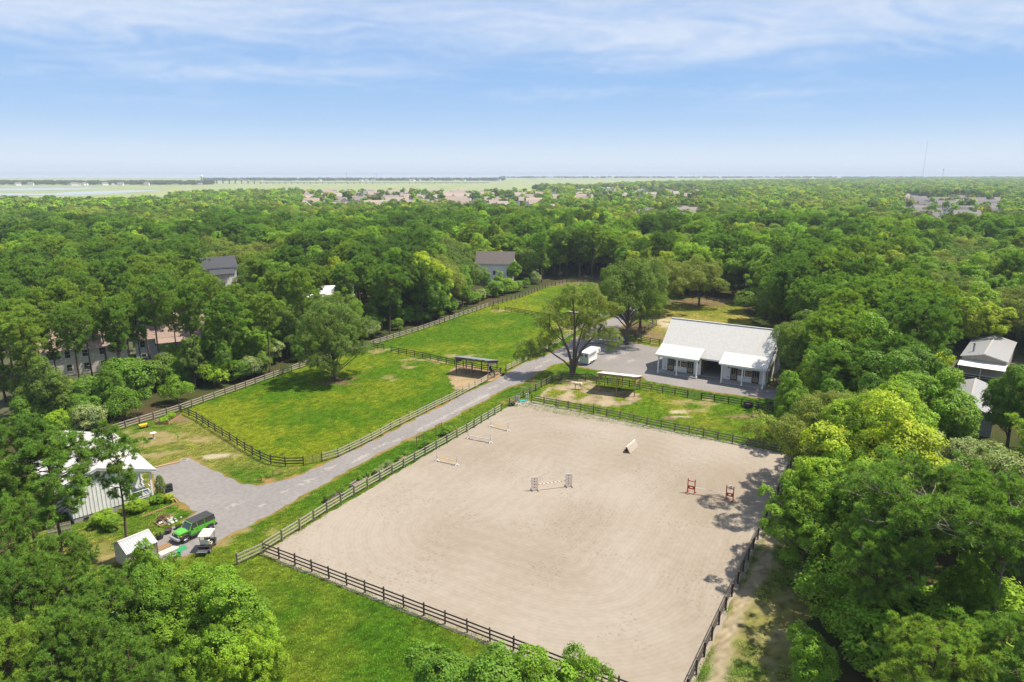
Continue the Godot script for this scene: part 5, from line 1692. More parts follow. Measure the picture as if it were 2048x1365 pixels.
func jumps() -> void:
	# three light schooling jumps along the drive side
	var q := [[873.9, 922.7, 913.3, 931.0, "schooling jump with yellow pole closest to the arena's near corner", "yellow"], [936.4, 877.5, 980.6, 886.4, "schooling jump with low white ladder gate and red ground pole", "gate"], [981.4, 854.0, 1016.5, 862.5, "schooling jump with yellow pole beside the arena entrance", "yellow"]]
	for s in q:
		var a := gp(s[0], s[1])
		var b := gp(s[2], s[3]) - a
		var o := thing("show_jump", s[4], "jump", a)
		jump_post(o, Vector3.ZERO, 1.5, M.white, 0.07)
		jump_post(o, b, 1.5, M.white, 0.07)
		if s[5] == "yellow":
			pole(o, Vector3(0, 0.62, 0) + b * 0.02, Vector3(0, 0.62, 0) + b * 0.98, [M.yellow], 1, 0.045)
			pole(o, Vector3(0, 0.07, 0.1), b + Vector3(0, 0.07, 0.1), [M.timber_pale], 1, 0.03)
		else:
			for y in [0.2, 0.52]:
				beam("gate_rail", o, M.white, b * 0.03 + Vector3(0, y, 0), b * 0.97 + Vector3(0, y, 0), 0.04, 0.08)
			for k in 12:
				var p := b * (0.05 + 0.9 * k / 11.0)
				bx("gate_slat", o, M.white, p + Vector3(0, 0.36, 0.0), Vector3(0.07, 0.3, 0.035))
			pole(o, Vector3(0, 0.07, 0.25), b + Vector3(0, 0.07, 0.25), [M.red, M.timber_pale, M.red], 5, 0.04)
	# ladder standards with red and white bars
	var a := gp(1063, 981.5)
	var o := thing("show_jump", "jump with white ladder standards barred in red and a striped pole", "jump", a)
	for e in [[gp(1063, 981.5), gp(1074.9, 981.5)], [gp(1131.5, 974), gp(1143, 974)]]:
		var l: Vector3 = e[0] - a
		var r: Vector3 = e[1] - a
		for p in [l, r]:
			bx("upright", o, M.white, p + Vector3(0, 0.95, 0), Vector3(0.09, 1.9, 0.09))
			beam("foot", o, M.old_wood, p + Vector3(0.1, 0.06, 0.4), p + Vector3(-0.1, 0.06, -0.4), 0.09, 0.1)
		for k in 5:
			var y := 0.2 + k * 0.4
			beam("ladder_bar", o, M.white, l + Vector3(0, y, 0), r + Vector3(0, y, 0), 0.05, 0.12)
			if k < 4:
				var m := (l + r) / 2 + Vector3(0, y + 0.2, 0)
				bx("red_block", o, M.red, m, Vector3(0.16, 0.14, 0.06))
				for s in [0.22, 0.78]:
					bx("red_block", o, M.red, l.lerp(r, s) + Vector3(0, y + 0.2, 0), Vector3(0.1, 0.08, 0.06))
				beam("inner_bar", o, M.white, l + Vector3(0, y + 0.2, 0), r + Vector3(0, y + 0.2, 0), 0.03, 0.04)
	var in_l := gp(1074.9, 981.5) - a
	var in_r := gp(1131.5, 974) - a
	pole(o, in_l + Vector3(0, 0.86, 0), in_r + Vector3(0, 0.86, 0), [M.red, M.white], 15, 0.042)
	pole(o, in_l + Vector3(-0.3, 0.06, 0.1), in_r + Vector3(0, 0.06, 0.1), [M.timber_pale], 1, 0.045)
	# red wooden wings with a white pole
	a = gp(1375, 985)
	o = thing("show_jump", "jump with red wooden standards and a thin white pole", "jump", a)
	var first := true
	for e in [[gp(1375, 985), gp(1389, 988)], [gp(1452, 999.6), gp(1466, 1002.8)]]:
		var l: Vector3 = e[0] - a
		var r: Vector3 = e[1] - a
		for p in [l, r]:
			bx("upright", o, M.red, p + Vector3(0, 0.97, 0), Vector3(0.1, 1.95, 0.1))
			beam("foot", o, M.red, p + Vector3(-0.3, 0.06, 0.35), p + Vector3(0.3, 0.06, -0.35), 0.1, 0.12)
		beam("top_bar", o, M.red, l + Vector3(0, 1.66, 0), r + Vector3(0, 1.6, 0), 0.05, 0.1)
		beam("panel", o, M.red, l + Vector3(0, 0.92, 0), r + Vector3(0, 0.92, 0), 0.04, 0.16)
		beam("panel", o, M.red, l + Vector3(0, 0.6, 0), r + Vector3(0, 0.6, 0), 0.04, 0.14)
		beam("panel", o, M.red, l + Vector3(0, 0.76, 0), l.lerp(r, 0.3) + Vector3(0, 0.76, 0), 0.04, 0.18)
		beam("panel", o, M.red, l.lerp(r, 0.7) + Vector3(0, 0.76, 0), r + Vector3(0, 0.76, 0), 0.04, 0.18)
		if not first:
			var v := PackedVector3Array()
			tube(v, [(l + r) / 2 + Vector3(0, 1.72, -0.02), (l + r) / 2 + Vector3(0, 1.72, 0.03)], [0.26, 0.26], 12)
			obj("number_disc", mesh_of(v), M.white, o)
		first = false
	pole(o, gp(1389, 988) - a + Vector3(0, 0.86, 0), gp(1452, 999.6) - a + Vector3(0, 0.86, 0), [M.white], 1, 0.032)
	pole(o, gp(1389, 988) - a + Vector3(0, 0.05, 0.12), gp(1452, 999.6) - a + Vector3(0, 0.05, 0.12), [M.timber_pale], 1, 0.04)
	# boarded A-frame
	var c := gp(1253, 906.5)
	var dir := (gp(1268, 893) - c)
	dir.y = 0
	o = thing("coop_jump", "boarded A-frame coop jump with open triangular end on the sand", "jump", c, atan2(-dir.z, dir.x))
	var L := 3.3
	for s: float in [-1.0, 1.0]:
		for k in 5:
			var t := (k + 0.5) / 5.0
			var z := s * 0.58 * (1.0 - t)
			bx("board", o, M.rail_grey if s > 0 else M.white, Vector3(L / 2, 0.95 * t + 0.03, z), Vector3(L, 0.205, 0.03), Basis(Vector3.RIGHT, -s * 0.524))
	for x in [0.04, L / 2, L - 0.04]:
		for s: float in [-1.0, 1.0]:
			beam("frame_leg", o, M.timber, Vector3(x, 0.0, s * 0.46), Vector3(x, 0.86, 0.02 * s), 0.06, 0.09)
		beam("frame_tie", o, M.timber, Vector3(x, 0.12, -0.4), Vector3(x, 0.12, 0.4), 0.05, 0.1)
	beam("ridge_board", o, M.white, Vector3(0, 0.96, 0), Vector3(L, 0.96, 0), 0.12, 0.04)
	# spare white standards by the entrance
	var w0 := gp(1036.5, 810)
	for s in [[1033.5, 808.5, "tall white jump standard beside the black block at the arena entrance"], [1038.0, 810.3, "white jump standard paired with the one beside the black block"], [1052.8, 805.0, "white jump standard beside the pony paddock fence end"], [1056.5, 805.3, "white jump standard closest to the pony paddock fence post"]]:
		var p := thing("jump_standard", s[2], "jump standard", gp(s[0], s[1]), 0.0, "spare white jump standards")
		jump_post(p, Vector3.ZERO, 1.65, M.white, 0.12)
	var gpole := thing("ground_pole", "white pole lying on the sand at the arena entrance", "pole", gp(1040, 806))
	pole(gpole, Vector3(0, 0.06, 0), gp(1077, 812) - gp(1040, 806) + Vector3(0, 0.06, 0), [M.white, M.timber_pale], 3, 0.055)
	var tray := thing("turquoise_tray", "turquoise water tray lying under the spare jump standards", "tray", gp(1045, 803), 0.5)
	bx("tray_floor", tray, mat(0.03, 0.28, 0.24, 0.4), Vector3(0, 0.05, 0), Vector3(1.3, 0.05, 0.9))
	for s in [-1, 1]:
		bx("rim", tray, mat(0.03, 0.24, 0.21, 0.4), Vector3(0, 0.09, s * 0.47), Vector3(1.3, 0.12, 0.05))
		bx("rim", tray, mat(0.03, 0.24, 0.21, 0.4), Vector3(s * 0.67, 0.09, 0), Vector3(0.05, 0.12, 0.99))
	var blk := thing("mounting_block", "black stepped mounting block by the arena entrance post", "mounting block", gp(1023, 812.5), 0.5)
	bx("lower_step", blk, M.black, Vector3(-0.25, 0.15, 0), Vector3(0.5, 0.3, 0.6))
	bx("upper_step", blk, M.black, Vector3(0.25, 0.28, 0), Vector3(0.5, 0.56, 0.6))

# ---------- vehicles ----------
func wheel(o: Node3D, at: Vector3, r: float, w: float, side: float, rim_m: Material) -> void:
	var v := PackedVector3Array()
	lathe(v, [Vector2(r * 0.6, -w / 2), Vector2(r * 0.92, -w / 2), Vector2(r, -w * 0.32), Vector2(r, w * 0.32), Vector2(r * 0.92, w / 2), Vector2(r * 0.6, w / 2)], 22)
	for i in v.size(): v[i] = Vector3(v[i].x, v[i].z, v[i].y) + at
	var wh := Node3D.new()
	wh.name = "wheel"
	o.add_child(wh, true)
	obj("tyre", mesh_of(v), M.rubber, wh)
	v = PackedVector3Array()
	tube(v, [at + Vector3(0, 0, -w * 0.36), at + Vector3(0, 0, w * 0.36)], [r * 0.6, r * 0.6], 18)
	obj("rim", mesh_of(v), rim_m, wh)
	v = PackedVector3Array()
	for k in 5:
		var a := TAU * k / 5
		tube(v, [at + Vector3(0, 0, side * w * 0.42), at + Vector3(cos(a) * r * 0.55, sin(a) * r * 0.55, side * w * 0.4)], [0.045, 0.035], 5)
	obj("spokes", mesh_of(v), M.galvanised, wh)

func side_prism(pts: Array, z0: float, z1: float) -> ArrayMesh:
	var v := PackedVector3Array()
	prism(v, PackedVector2Array(pts), z0, z1)
	return mesh_of(v)

func jeep() -> void:
	var green := mat(0.075, 0.34, 0.014, 0.3)
	green.clearcoat_enabled = true
	green.clearcoat = 0.6
	green.clearcoat_roughness = 0.08
	var trim := mat(0.035, 0.035, 0.037, 0.6)
	var top := mat(0.03, 0.03, 0.032, 0.7)
	var f := Vector3(-0.56, 0, 0.83).normalized()
	var o := thing("off_road_car", "bright green off-road car with black hard top parked beside the pots", "car", Vector3(-36.1, 0.006, -70.0), atan2(-f.z, f.x))
	obj("body", side_prism([Vector2(-2.15, 0.62), Vector2(1.0, 0.55), Vector2(1.0, 1.2), Vector2(-2.15, 1.22)], -0.8, 0.8), green, o)
	obj("engine_bay", side_prism([Vector2(1.0, 0.6), Vector2(2.0, 0.62), Vector2(2.02, 1.1), Vector2(1.0, 1.16)], -0.62, 0.62), green, o)
	var hood := PackedVector3Array()
	var hp := [[0.98, 1.2, 0.74], [1.5, 1.19, 0.7], [1.98, 1.13, 0.62], [2.06, 1.06, 0.6]]
	for i in 3:
		var a: Array = hp[i]
		var b: Array = hp[i + 1]
		quad(hood, Vector3(a[0], a[1], -a[2]), Vector3(b[0], b[1], -b[2]), Vector3(b[0], b[1] + 0.03, 0), Vector3(a[0], a[1] + 0.04, 0))
		quad(hood, Vector3(a[0], a[1] + 0.04, 0), Vector3(b[0], b[1] + 0.03, 0), Vector3(b[0], b[1], b[2]), Vector3(a[0], a[1], a[2]))
		for s: float in [-1.0, 1.0]:
			quad(hood, Vector3(a[0], a[1], s * a[2]), Vector3(a[0], a[1] - 0.14, s * a[2]), Vector3(b[0], b[1] - 0.14, s * b[2]), Vector3(b[0], b[1], s * b[2]))
	obj("hood", mesh_of(hood), green, o)
	var gr := bx("grille", o, green, Vector3(2.06, 0.86, 0), Vector3(0.06, 0.46, 1.18))
	for k in 7:
		bx("slot", gr, M.black, Vector3(0.5, 0.05, -0.3 + k * 0.1), Vector3(0.4, 0.7, 0.055))
	for s: float in [-1.0, 1.0]:
		var v := PackedVector3Array()
		tube(v, [Vector3(2.06, 0.9, s * 0.46), Vector3(2.12, 0.9, s * 0.46)], [0.11, 0.11], 14)
		obj("headlight", mesh_of(v), mat(0.75, 0.75, 0.7, 0.1), o)
		bx("indicator", o, mat(0.7, 0.25, 0.02, 0.3), Vector3(1.95, 0.9, s * 0.8), Vector3(0.12, 0.06, 0.12))
		# flared wheel arches
		for x in [1.5, -1.5]:
			var ar := PackedVector3Array()
			var out := []
			for k in 9:
				var t := PI * (0.08 + 0.84 * k / 8.0)
				out.append(Vector2(x + cos(t) * 0.62, 0.42 + sin(t) * 0.56))
			for k in 8:
				var p: Vector2 = out[k]
				var q: Vector2 = out[k + 1]
				quad(ar, Vector3(p.x, p.y, s * 0.6), Vector3(q.x, q.y, s * 0.6), Vector3(q.x, q.y, s * 0.97), Vector3(p.x, p.y, s * 0.97))
				quad(ar, Vector3(p.x, p.y, s * 0.97), Vector3(q.x, q.y, s * 0.97), Vector3(q.x * 0.92 + x * 0.08, q.y - 0.09, s * 0.97), Vector3(p.x * 0.92 + x * 0.08, p.y - 0.09, s * 0.97))
			obj("wheel_arch", mesh_of(ar), trim, o)
			wheel(o, Vector3(x, 0.42, s * 0.8), 0.42, 0.28, s, trim)
		bx("side_step", o, trim, Vector3(0.0, 0.48, s * 0.9), Vector3(1.8, 0.08, 0.2))
		# doors and glass
		for d in [[0.95, -0.02], [-0.06, -0.92]]:
			var m := bx("door", o, green, Vector3((d[0] + d[1]) / 2, 0.9, s * 0.805), Vector3(d[0] - d[1], 0.58, 0.03))
			bx("handle", m, M.black, Vector3(-0.38, 0.25, s * 0.9), Vector3(0.14, 0.07, 1.2))
		obj("side_window", side_prism([Vector2(0.82, 1.24), Vector2(0.05, 1.24), Vector2(0.05, 1.74), Vector2(0.55, 1.74)] , s * 0.73 - 0.02, s * 0.73 + 0.02), M.glass, o)
		obj("side_window", side_prism([Vector2(-0.05, 1.24), Vector2(-0.85, 1.24), Vector2(-0.85, 1.74), Vector2(-0.05, 1.74)], s * 0.73 - 0.02, s * 0.73 + 0.02), M.glass, o)
		obj("rear_side_window", side_prism([Vector2(-1.0, 1.26), Vector2(-2.08, 1.26), Vector2(-2.02, 1.72), Vector2(-1.0, 1.72)], s * 0.745 - 0.02, s * 0.745 + 0.02), M.glass, o)
		beam("pillar", o, green, Vector3(0.9, 1.2, s * 0.74), Vector3(0.5, 1.8, s * 0.68), 0.07, 0.08)
		beam("pillar", o, green, Vector3(0.0, 1.2, s * 0.75), Vector3(0.0, 1.78, s * 0.71), 0.07, 0.1)
		beam("pillar", o, green, Vector3(-0.93, 1.2, s * 0.75), Vector3(-0.93, 1.78, s * 0.71), 0.07, 0.12)
		bx("mirror", o, M.black, Vector3(0.72, 1.32, s * 1.0), Vector3(0.1, 0.18, 0.22))
		bx("tail_light", o, M.red, Vector3(-2.17, 1.0, s * 0.68), Vector3(0.05, 0.24, 0.16))
	obj("cabin_shell", side_prism([Vector2(-2.13, 1.2), Vector2(0.86, 1.2), Vector2(0.5, 1.78), Vector2(-2.06, 1.78)], -0.7, 0.7), top, o)
	obj("hard_top", side_prism([Vector2(-2.2, 1.74), Vector2(0.52, 1.77), Vector2(0.42, 1.86), Vector2(-2.12, 1.88)], -0.76, 0.76), top, o)
	obj("rear_top", side_prism([Vector2(-2.17, 1.22), Vector2(-1.0, 1.22), Vector2(-1.0, 1.78), Vector2(-2.1, 1.78)], -0.73, 0.73), top, o)
	var ws := PackedVector3Array()
	quad(ws, Vector3(0.9, 1.24, -0.66), Vector3(0.9, 1.24, 0.66), Vector3(0.56, 1.74, 0.62), Vector3(0.56, 1.74, -0.62))
	obj("windshield", mesh_of(ws), M.glass, o)
	beam("windshield_header", o, green, Vector3(0.52, 1.78, -0.7), Vector3(0.52, 1.78, 0.7), 0.07, 0.07)
	beam("cowl", o, trim, Vector3(0.95, 1.22, -0.68), Vector3(0.95, 1.22, 0.68), 0.12, 0.04)
	var fb := bx("front_bumper", o, M.galvanised, Vector3(2.28, 0.6, 0), Vector3(0.28, 0.2, 1.66))
	bx("skid_plate", fb, M.galvanised, Vector3(0, -0.6, 0), Vector3(0.8, 0.6, 0.5))
	bx("rear_bumper", o, trim, Vector3(-2.3, 0.6, 0), Vector3(0.22, 0.2, 1.66))
	var v := PackedVector3Array()
	tube(v, [Vector3(-2.2, 1.1, 0), Vector3(-2.45, 1.1, 0)], [0.4, 0.4], 20)
	obj("spare_wheel", mesh_of(v), M.rubber, o)
	bx("chassis", o, M.black, Vector3(-0.1, 0.46, 0), Vector3(4.0, 0.2, 1.1))

func golf_cart() -> void:
	var cream := mat(0.68, 0.62, 0.52, 0.6)
	var body := mat(0.03, 0.032, 0.035, 0.35)
	var f := Vector3(-0.06, 0, -1.0).normalized()
	var o := thing("golf_cart", "black golf cart with cream roof and rear-facing seat parked by the grass", "golf cart", Vector3(-33.3, 0.006, -67.0), atan2(-f.z, f.x))
	obj("body", side_prism([Vector2(-0.9, 0.3), Vector2(0.2, 0.28), Vector2(0.75, 0.3), Vector2(1.2, 0.42), Vector2(1.2, 0.72), Vector2(0.75, 0.8), Vector2(0.6, 0.36), Vector2(0.25, 0.36), Vector2(0.15, 0.66), Vector2(-0.9, 0.68)], -0.58, 0.58), body, o)
	bx("front_seat", o, cream, Vector3(-0.08, 0.76, 0), Vector3(0.5, 0.16, 1.05))
	bx("front_backrest", o, cream, Vector3(-0.36, 1.08, 0), Vector3(0.12, 0.42, 1.0), Basis(Vector3(0, 0, 1), 0.12))
	bx("rear_backrest", o, cream, Vector3(-0.5, 1.06, 0), Vector3(0.12, 0.4, 1.02), Basis(Vector3(0, 0, 1), -0.1))
	bx("rear_seat", o, M.black, Vector3(-0.78, 0.77, 0), Vector3(0.5, 0.14, 1.05))
	bx("rear_footrest", o, mat(0.06, 0.06, 0.065, 0.6), Vector3(-1.3, 0.5, 0), Vector3(0.62, 0.06, 1.1))
	bx("footrest_edge", o, M.galvanised, Vector3(-1.62, 0.5, 0), Vector3(0.05, 0.08, 1.12))
	var rf := PackedVector3Array()
	prism(rf, PackedVector2Array([Vector2(-0.62, 1.84), Vector2(0.95, 1.86), Vector2(1.02, 1.88), Vector2(0.95, 1.94), Vector2(-0.6, 1.93), Vector2(-0.68, 1.88)]), -0.62, 0.62)
	obj("roof", mesh_of(rf), cream, o)
	for s: float in [-1.0, 1.0]:
		for e in [[0.72, 0.8, 0.82], [-0.42, 0.68, -0.5]]:
			beam("roof_strut", o, M.black, Vector3(e[0], e[1], s * 0.54), Vector3(e[2], 1.86, s * 0.56), 0.04, 0.04)
		for x in [0.82, -0.82]:
			wheel(o, Vector3(x, 0.24, s * 0.52), 0.24, 0.2, s, mat(0.7, 0.68, 0.62, 0.4))
		bx("arm_rest", o, M.black, Vector3(-0.1, 0.95, s * 0.54), Vector3(0.4, 0.05, 0.05))
		bx("grab_rail", o, M.black, Vector3(-1.05, 0.95, s * 0.54), Vector3(0.5, 0.05, 0.05))
	var sw := PackedVector3Array()
	tube(sw, [Vector3(0.66, 0.75, -0.25), Vector3(0.42, 1.05, -0.25)], [0.025, 0.025], 6)
	lathe(sw, [Vector2(0.17, 1.04), Vector2(0.19, 1.06), Vector2(0.17, 1.08)], 12, Vector3(0.42, 0, -0.25))
	obj("steering_wheel", mesh_of(sw), M.black, o)
	var wsc := PackedVector3Array()
	quad(wsc, Vector3(0.74, 0.84, -0.5), Vector3(0.74, 0.84, 0.5), Vector3(0.82, 1.84, 0.52), Vector3(0.82, 1.84, -0.52))
	var gl := mat(0.8, 0.85, 0.85, 0.05)
	gl.transparency = BaseMaterial3D.TRANSPARENCY_ALPHA
	gl.albedo_color.a = 0.25
	obj("windscreen", mesh_of(wsc), gl, o)

func trailer() -> void:
	var rr := Vector3(16.3, 0, -139.8)
	var f := Vector3(0.48, 0, -0.88).normalized()
	var right := Vector3(-f.z, 0, f.x)
	var at := rr - right * 1.05
	var white := mat(0.74, 0.75, 0.74, 0.35)
	var grey := mat(0.42, 0.48, 0.46, 0.4)
	var o := thing("horse_trailer", "white gooseneck horse trailer with small side windows parked under the many-stemmed tree", "trailer", at + Vector3(0, 0.006, 0), atan2(-f.z, f.x))
	obj("body", side_prism([Vector2(0, 0.42), Vector2(5.0, 0.42), Vector2(5.0, 1.55), Vector2(6.6, 1.62), Vector2(6.9, 1.75), Vector2(6.75, 2.5), Vector2(5.5, 2.62), Vector2(0.05, 2.62)], -1.03, 1.03), white, o)
	obj("roof", side_prism([Vector2(-0.04, 2.6), Vector2(5.6, 2.6), Vector2(6.8, 2.48), Vector2(6.8, 2.54), Vector2(5.6, 2.68), Vector2(-0.04, 2.68)], -1.05, 1.05), mat(0.58, 0.57, 0.56, 0.5), o)
	for s: float in [-1.0, 1.0]:
		for x in [0.7, 1.75, 2.75, 3.75, 6.1]:
			window(o, Vector3(x, 2.12 if x < 5 else 2.06, s * 1.03), 0.55 if x < 3 else 0.36, 0.36, 0.0 if s > 0 else PI, M.galvanised)
		bx("stripe", o, grey, Vector3(2.6, 1.62, s * 1.045), Vector3(4.9, 0.12, 0.02))
		bx("lower_band", o, grey, Vector3(2.5, 0.6, s * 1.04), Vector3(5.0, 0.1, 0.02))
		bx("side_door", o, white, Vector3(3.9, 1.15, s * 1.045), Vector3(0.75, 1.35, 0.03))
		for x in [1.75, 2.6]:
			wheel(o, Vector3(x, 0.36, s * 0.92), 0.36, 0.22, s, mat(0.7, 0.7, 0.7, 0.4))
		bx("mudguard", o, white, Vector3(2.18, 0.82, s * 1.08), Vector3(1.9, 0.06, 0.3))
		var d := bx("rear_door", o, grey, Vector3(-0.03, 1.1, s * 0.5), Vector3(0.06, 1.3, 0.96))
		bx("upper_door", o, white, Vector3(-0.03, 2.12, s * 0.5), Vector3(0.06, 0.72, 0.96))
		window(o, Vector3(-0.06, 2.12, s * 0.5), 0.5, 0.42, -PI / 2, M.galvanised)
	bx("rear_bumper", o, M.galvanised, Vector3(-0.1, 0.46, 0), Vector3(0.16, 0.14, 2.0))
	bx("coupler_post", o, M.black, Vector3(6.4, 1.0, 0), Vector3(0.16, 1.2, 0.16))
	bx("landing_leg", o, M.galvanised, Vector3(5.2, 0.5, 0), Vector3(0.12, 1.0, 0.12))

func dumpster() -> void:
	var blue := mat(0.012, 0.05, 0.34, 0.4)
	var o := thing("waste_container", "blue waste container with pale labels under the tall oak at the driveway", "container", gp(1246, 684), 0.25)
	obj("tub", side_prism([Vector2(-0.75, 0.12), Vector2(0.75, 0.12), Vector2(0.85, 1.15), Vector2(-0.85, 1.35)], -0.85, 0.85), blue, o)
	for s in [-0.42, 0.42]:
		bx("lid", o, mat(0.03, 0.03, 0.035, 0.6), Vector3(0.0, 1.28, s), Vector3(1.7, 0.05, 0.8), Basis(Vector3(0, 0, 1), -0.115))
		bx("label_plate", o, M.white, Vector3(s, 0.75, 0.86), Vector3(0.3, 0.3, 0.02))
	for x in [-0.6, 0.6]:
		bx("rib", o, blue, Vector3(x, 0.65, 0.88), Vector3(0.08, 0.95, 0.06))
	for x in [-0.6, 0.6]:
		for z in [-0.6, 0.6]:
			bx("caster", o, M.rubber, Vector3(x, 0.06, z), Vector3(0.14, 0.14, 0.08))

# ---------- animals: one skin over tapered bones, joined smoothly ----------
func skin(bones: Array, cell: float, soft: float) -> ArrayMesh:
	var lo := Vector3(1e9, 1e9, 1e9)
	var hi := -lo
	for b in bones:
		for e in 2:
			var r: float = b[2 + e] + cell * 2.0
			lo = lo.min((b[e] as Vector3) - Vector3.ONE * r)
			hi = hi.max((b[e] as Vector3) + Vector3.ONE * r)
	var n := Vector3i(((hi - lo) / cell).ceil()) + Vector3i.ONE
	var f := PackedFloat32Array()
	f.resize(n.x * n.y * n.z)
	for z in n.z:
		for y in n.y:
			for x in n.x:
				var p := lo + Vector3(x, y, z) * cell
				var s := 0.0
				for b in bones:
					var a: Vector3 = b[0]
					var d: Vector3 = b[1] - a
					var t := clampf((p - a).dot(d) / maxf(d.length_squared(), 1e-6), 0, 1)
					s += exp(-soft * ((p - a - d * t).length() - lerpf(b[2], b[3], t)))
				f[(z * n.y + y) * n.x + x] = -log(maxf(s, 1e-30)) / soft
	var ids := {}
	var v := PackedVector3Array()
	var nr := PackedVector3Array()
	var at := func(x: int, y: int, z: int) -> float: return f[(z * n.y + y) * n.x + x]
	for z in n.z - 1:
		for y in n.y - 1:
			for x in n.x - 1:
				var sum := Vector3.ZERO
				var c := 0
				var neg := 0
				var g := Vector3.ZERO
				for i in 8:
					var ox := i & 1; var oy := (i >> 1) & 1; var oz := i >> 2
					var w: float = at.call(x + ox, y + oy, z + oz)
					if w < 0.0: neg += 1
					g += Vector3(ox * 2 - 1, oy * 2 - 1, oz * 2 - 1) * w
					for k in 3:
						if (i >> k) & 1: continue
						var q: float = at.call(x + ox + int(k == 0), y + oy + int(k == 1), z + oz + int(k == 2))
						if (w < 0.0) != (q < 0.0):
							var o := Vector3(ox, oy, oz)
							o[k] += w / (w - q)
							sum += o
							c += 1
				if c > 0:
					ids[Vector3i(x, y, z)] = v.size()
					v.append(lo + (Vector3(x, y, z) + sum / c) * cell)
					nr.append(g.normalized())
	var idx := PackedInt32Array()
	for key in ids:
		var k: Vector3i = key
		for ax in 3:
			var e := Vector3i.ZERO
			e[ax] = 1
			var w: float = at.call(k.x, k.y, k.z)
			var q: float = at.call(k.x + e.x, k.y + e.y, k.z + e.z)
			if (w < 0.0) == (q < 0.0): continue
			var b := Vector3i.ZERO
			var c := Vector3i.ZERO
			b[(ax + 1) % 3] = 1
			c[(ax + 2) % 3] = 1
			if not (ids.has(k - b) and ids.has(k - c) and ids.has(k - b - c)): continue
			var i0: int = ids[k]
			var i1: int = ids[k - b]
			var i2: int = ids[k - b - c]
			var i3: int = ids[k - c]
			if w < 0.0:
				idx.append_array(PackedInt32Array([i0, i2, i1, i0, i3, i2]))
			else:
				idx.append_array(PackedInt32Array([i0, i1, i2, i0, i2, i3]))
	return mesh_of(v, PackedColorArray(), PackedVector2Array(), null, idx, nr)

func horse(label: String, at: Vector3, face: Vector3, s: float, coat: Material, mane: Material, head_low: bool) -> void:
	var o := thing("horse", label, "horse", at, atan2(-face.z, face.x))
	o.scale = Vector3.ONE * s
	var P_ := Vector3(0.98, 0.98, 0) if head_low else Vector3(1.12, 1.72, 0)       # poll
	var muz := Vector3(1.42, 0.72, 0) if head_low else Vector3(1.48, 1.42, 0)
	if head_low:
		P_ = Vector3(1.32, 1.28, 0); muz = Vector3(1.78, 1.0, 0)
	var b := [
		[Vector3(-0.55, 1.16, 0), Vector3(0.0, 1.1, 0), 0.27, 0.275], [Vector3(0.0, 1.1, 0), Vector3(0.5, 1.12, 0), 0.275, 0.27], [Vector3(0.42, 1.3, 0), Vector3(0.0, 1.26, 0), 0.13, 0.1],
		[Vector3(-0.5, 1.24, 0.1), Vector3(-0.62, 1.0, 0.14), 0.2, 0.17], [Vector3(-0.5, 1.24, -0.1), Vector3(-0.62, 1.0, -0.14), 0.2, 0.17],
		[Vector3(0.55, 1.18, 0), P_, 0.2, 0.1], [Vector3(0.6, 1.02, 0), P_.lerp(Vector3(0.55, 1.1, 0), 0.45), 0.17, 0.11],
		[P_, P_.lerp(muz, 0.45), 0.105, 0.095], [P_.lerp(muz, 0.45), muz, 0.085, 0.06],
		[P_, P_ + Vector3(0.0, 0.15, 0.07), 0.03, 0.012], [P_, P_ + Vector3(0.0, 0.15, -0.07), 0.03, 0.012]]
	for z: float in [-1.0, 1.0]:
		var w: float = z * 0.15
		var st: float = 0.06 * z
		b.append([Vector3(0.5, 1.02, w), Vector3(0.52 + st, 0.62, w), 0.13, 0.07])
		b.append([Vector3(0.52 + st, 0.62, w), Vector3(0.54 + st, 0.5, w), 0.065, 0.06])
		b.append([Vector3(0.54 + st, 0.5, w), Vector3(0.52 + st * 2, 0.12, w), 0.045, 0.038])
		b.append([Vector3(0.52 + st * 2, 0.12, w), Vector3(0.56 + st * 2, 0.03, w), 0.05, 0.06])
		b.append([Vector3(-0.6, 1.05, w), Vector3(-0.48 - st, 0.82, w), 0.17, 0.11])
		b.append([Vector3(-0.48 - st, 0.82, w), Vector3(-0.78 - st, 0.56, w), 0.1, 0.06])
		b.append([Vector3(-0.78 - st, 0.56, w), Vector3(-0.76 - st * 2, 0.12, w), 0.05, 0.04])
		b.append([Vector3(-0.76 - st * 2, 0.12, w), Vector3(-0.72 - st * 2, 0.03, w), 0.05, 0.06])
	obj("body", skin(b, 0.045, 26.0), coat, o)
	var v := PackedVector3Array()
	tube(v, [Vector3(-0.78, 1.26, 0), Vector3(-0.92, 1.12, 0), Vector3(-0.97, 0.8, 0), Vector3(-0.95, 0.42, 0)], [0.05, 0.075, 0.085, 0.02], 8)
	obj("tail", mesh_of(v), mane, o)
	v = PackedVector3Array()
	for k in 7:
		var t := k / 6.0
		var p := Vector3(0.5, 1.38, 0).lerp(P_ + Vector3(0, 0.08, 0), t)
		add_box(v, p + Vector3(-0.03, -0.06, 0.06), Vector3(0.16, 0.2, 0.05))
	obj("mane", mesh_of(v), mane, o)

func trough(label: String, at: Vector3, r: float, h: float, m: Material, called := "water_trough", cat := "trough") -> void:
	var o := thing(called, label, cat, at)
	var v := PackedVector3Array()
	lathe(v, [Vector2(0.0, 0.02), Vector2(r * 0.9, 0.02), Vector2(r, h), Vector2(r + 0.05, h + 0.01), Vector2(r + 0.05, h + 0.05), Vector2(r - 0.05, h + 0.05), Vector2(r * 0.86, 0.08)], 20)
	obj("tub", mesh_of(v), m, o)
	v = PackedVector3Array()
	tube(v, [Vector3(0, 0.09, 0), Vector3(0, h * 0.72, 0)], [r * 0.84, r * 0.9], 18)
	obj("contents", mesh_of(v), mat(0.05, 0.05, 0.045, 0.1), o)

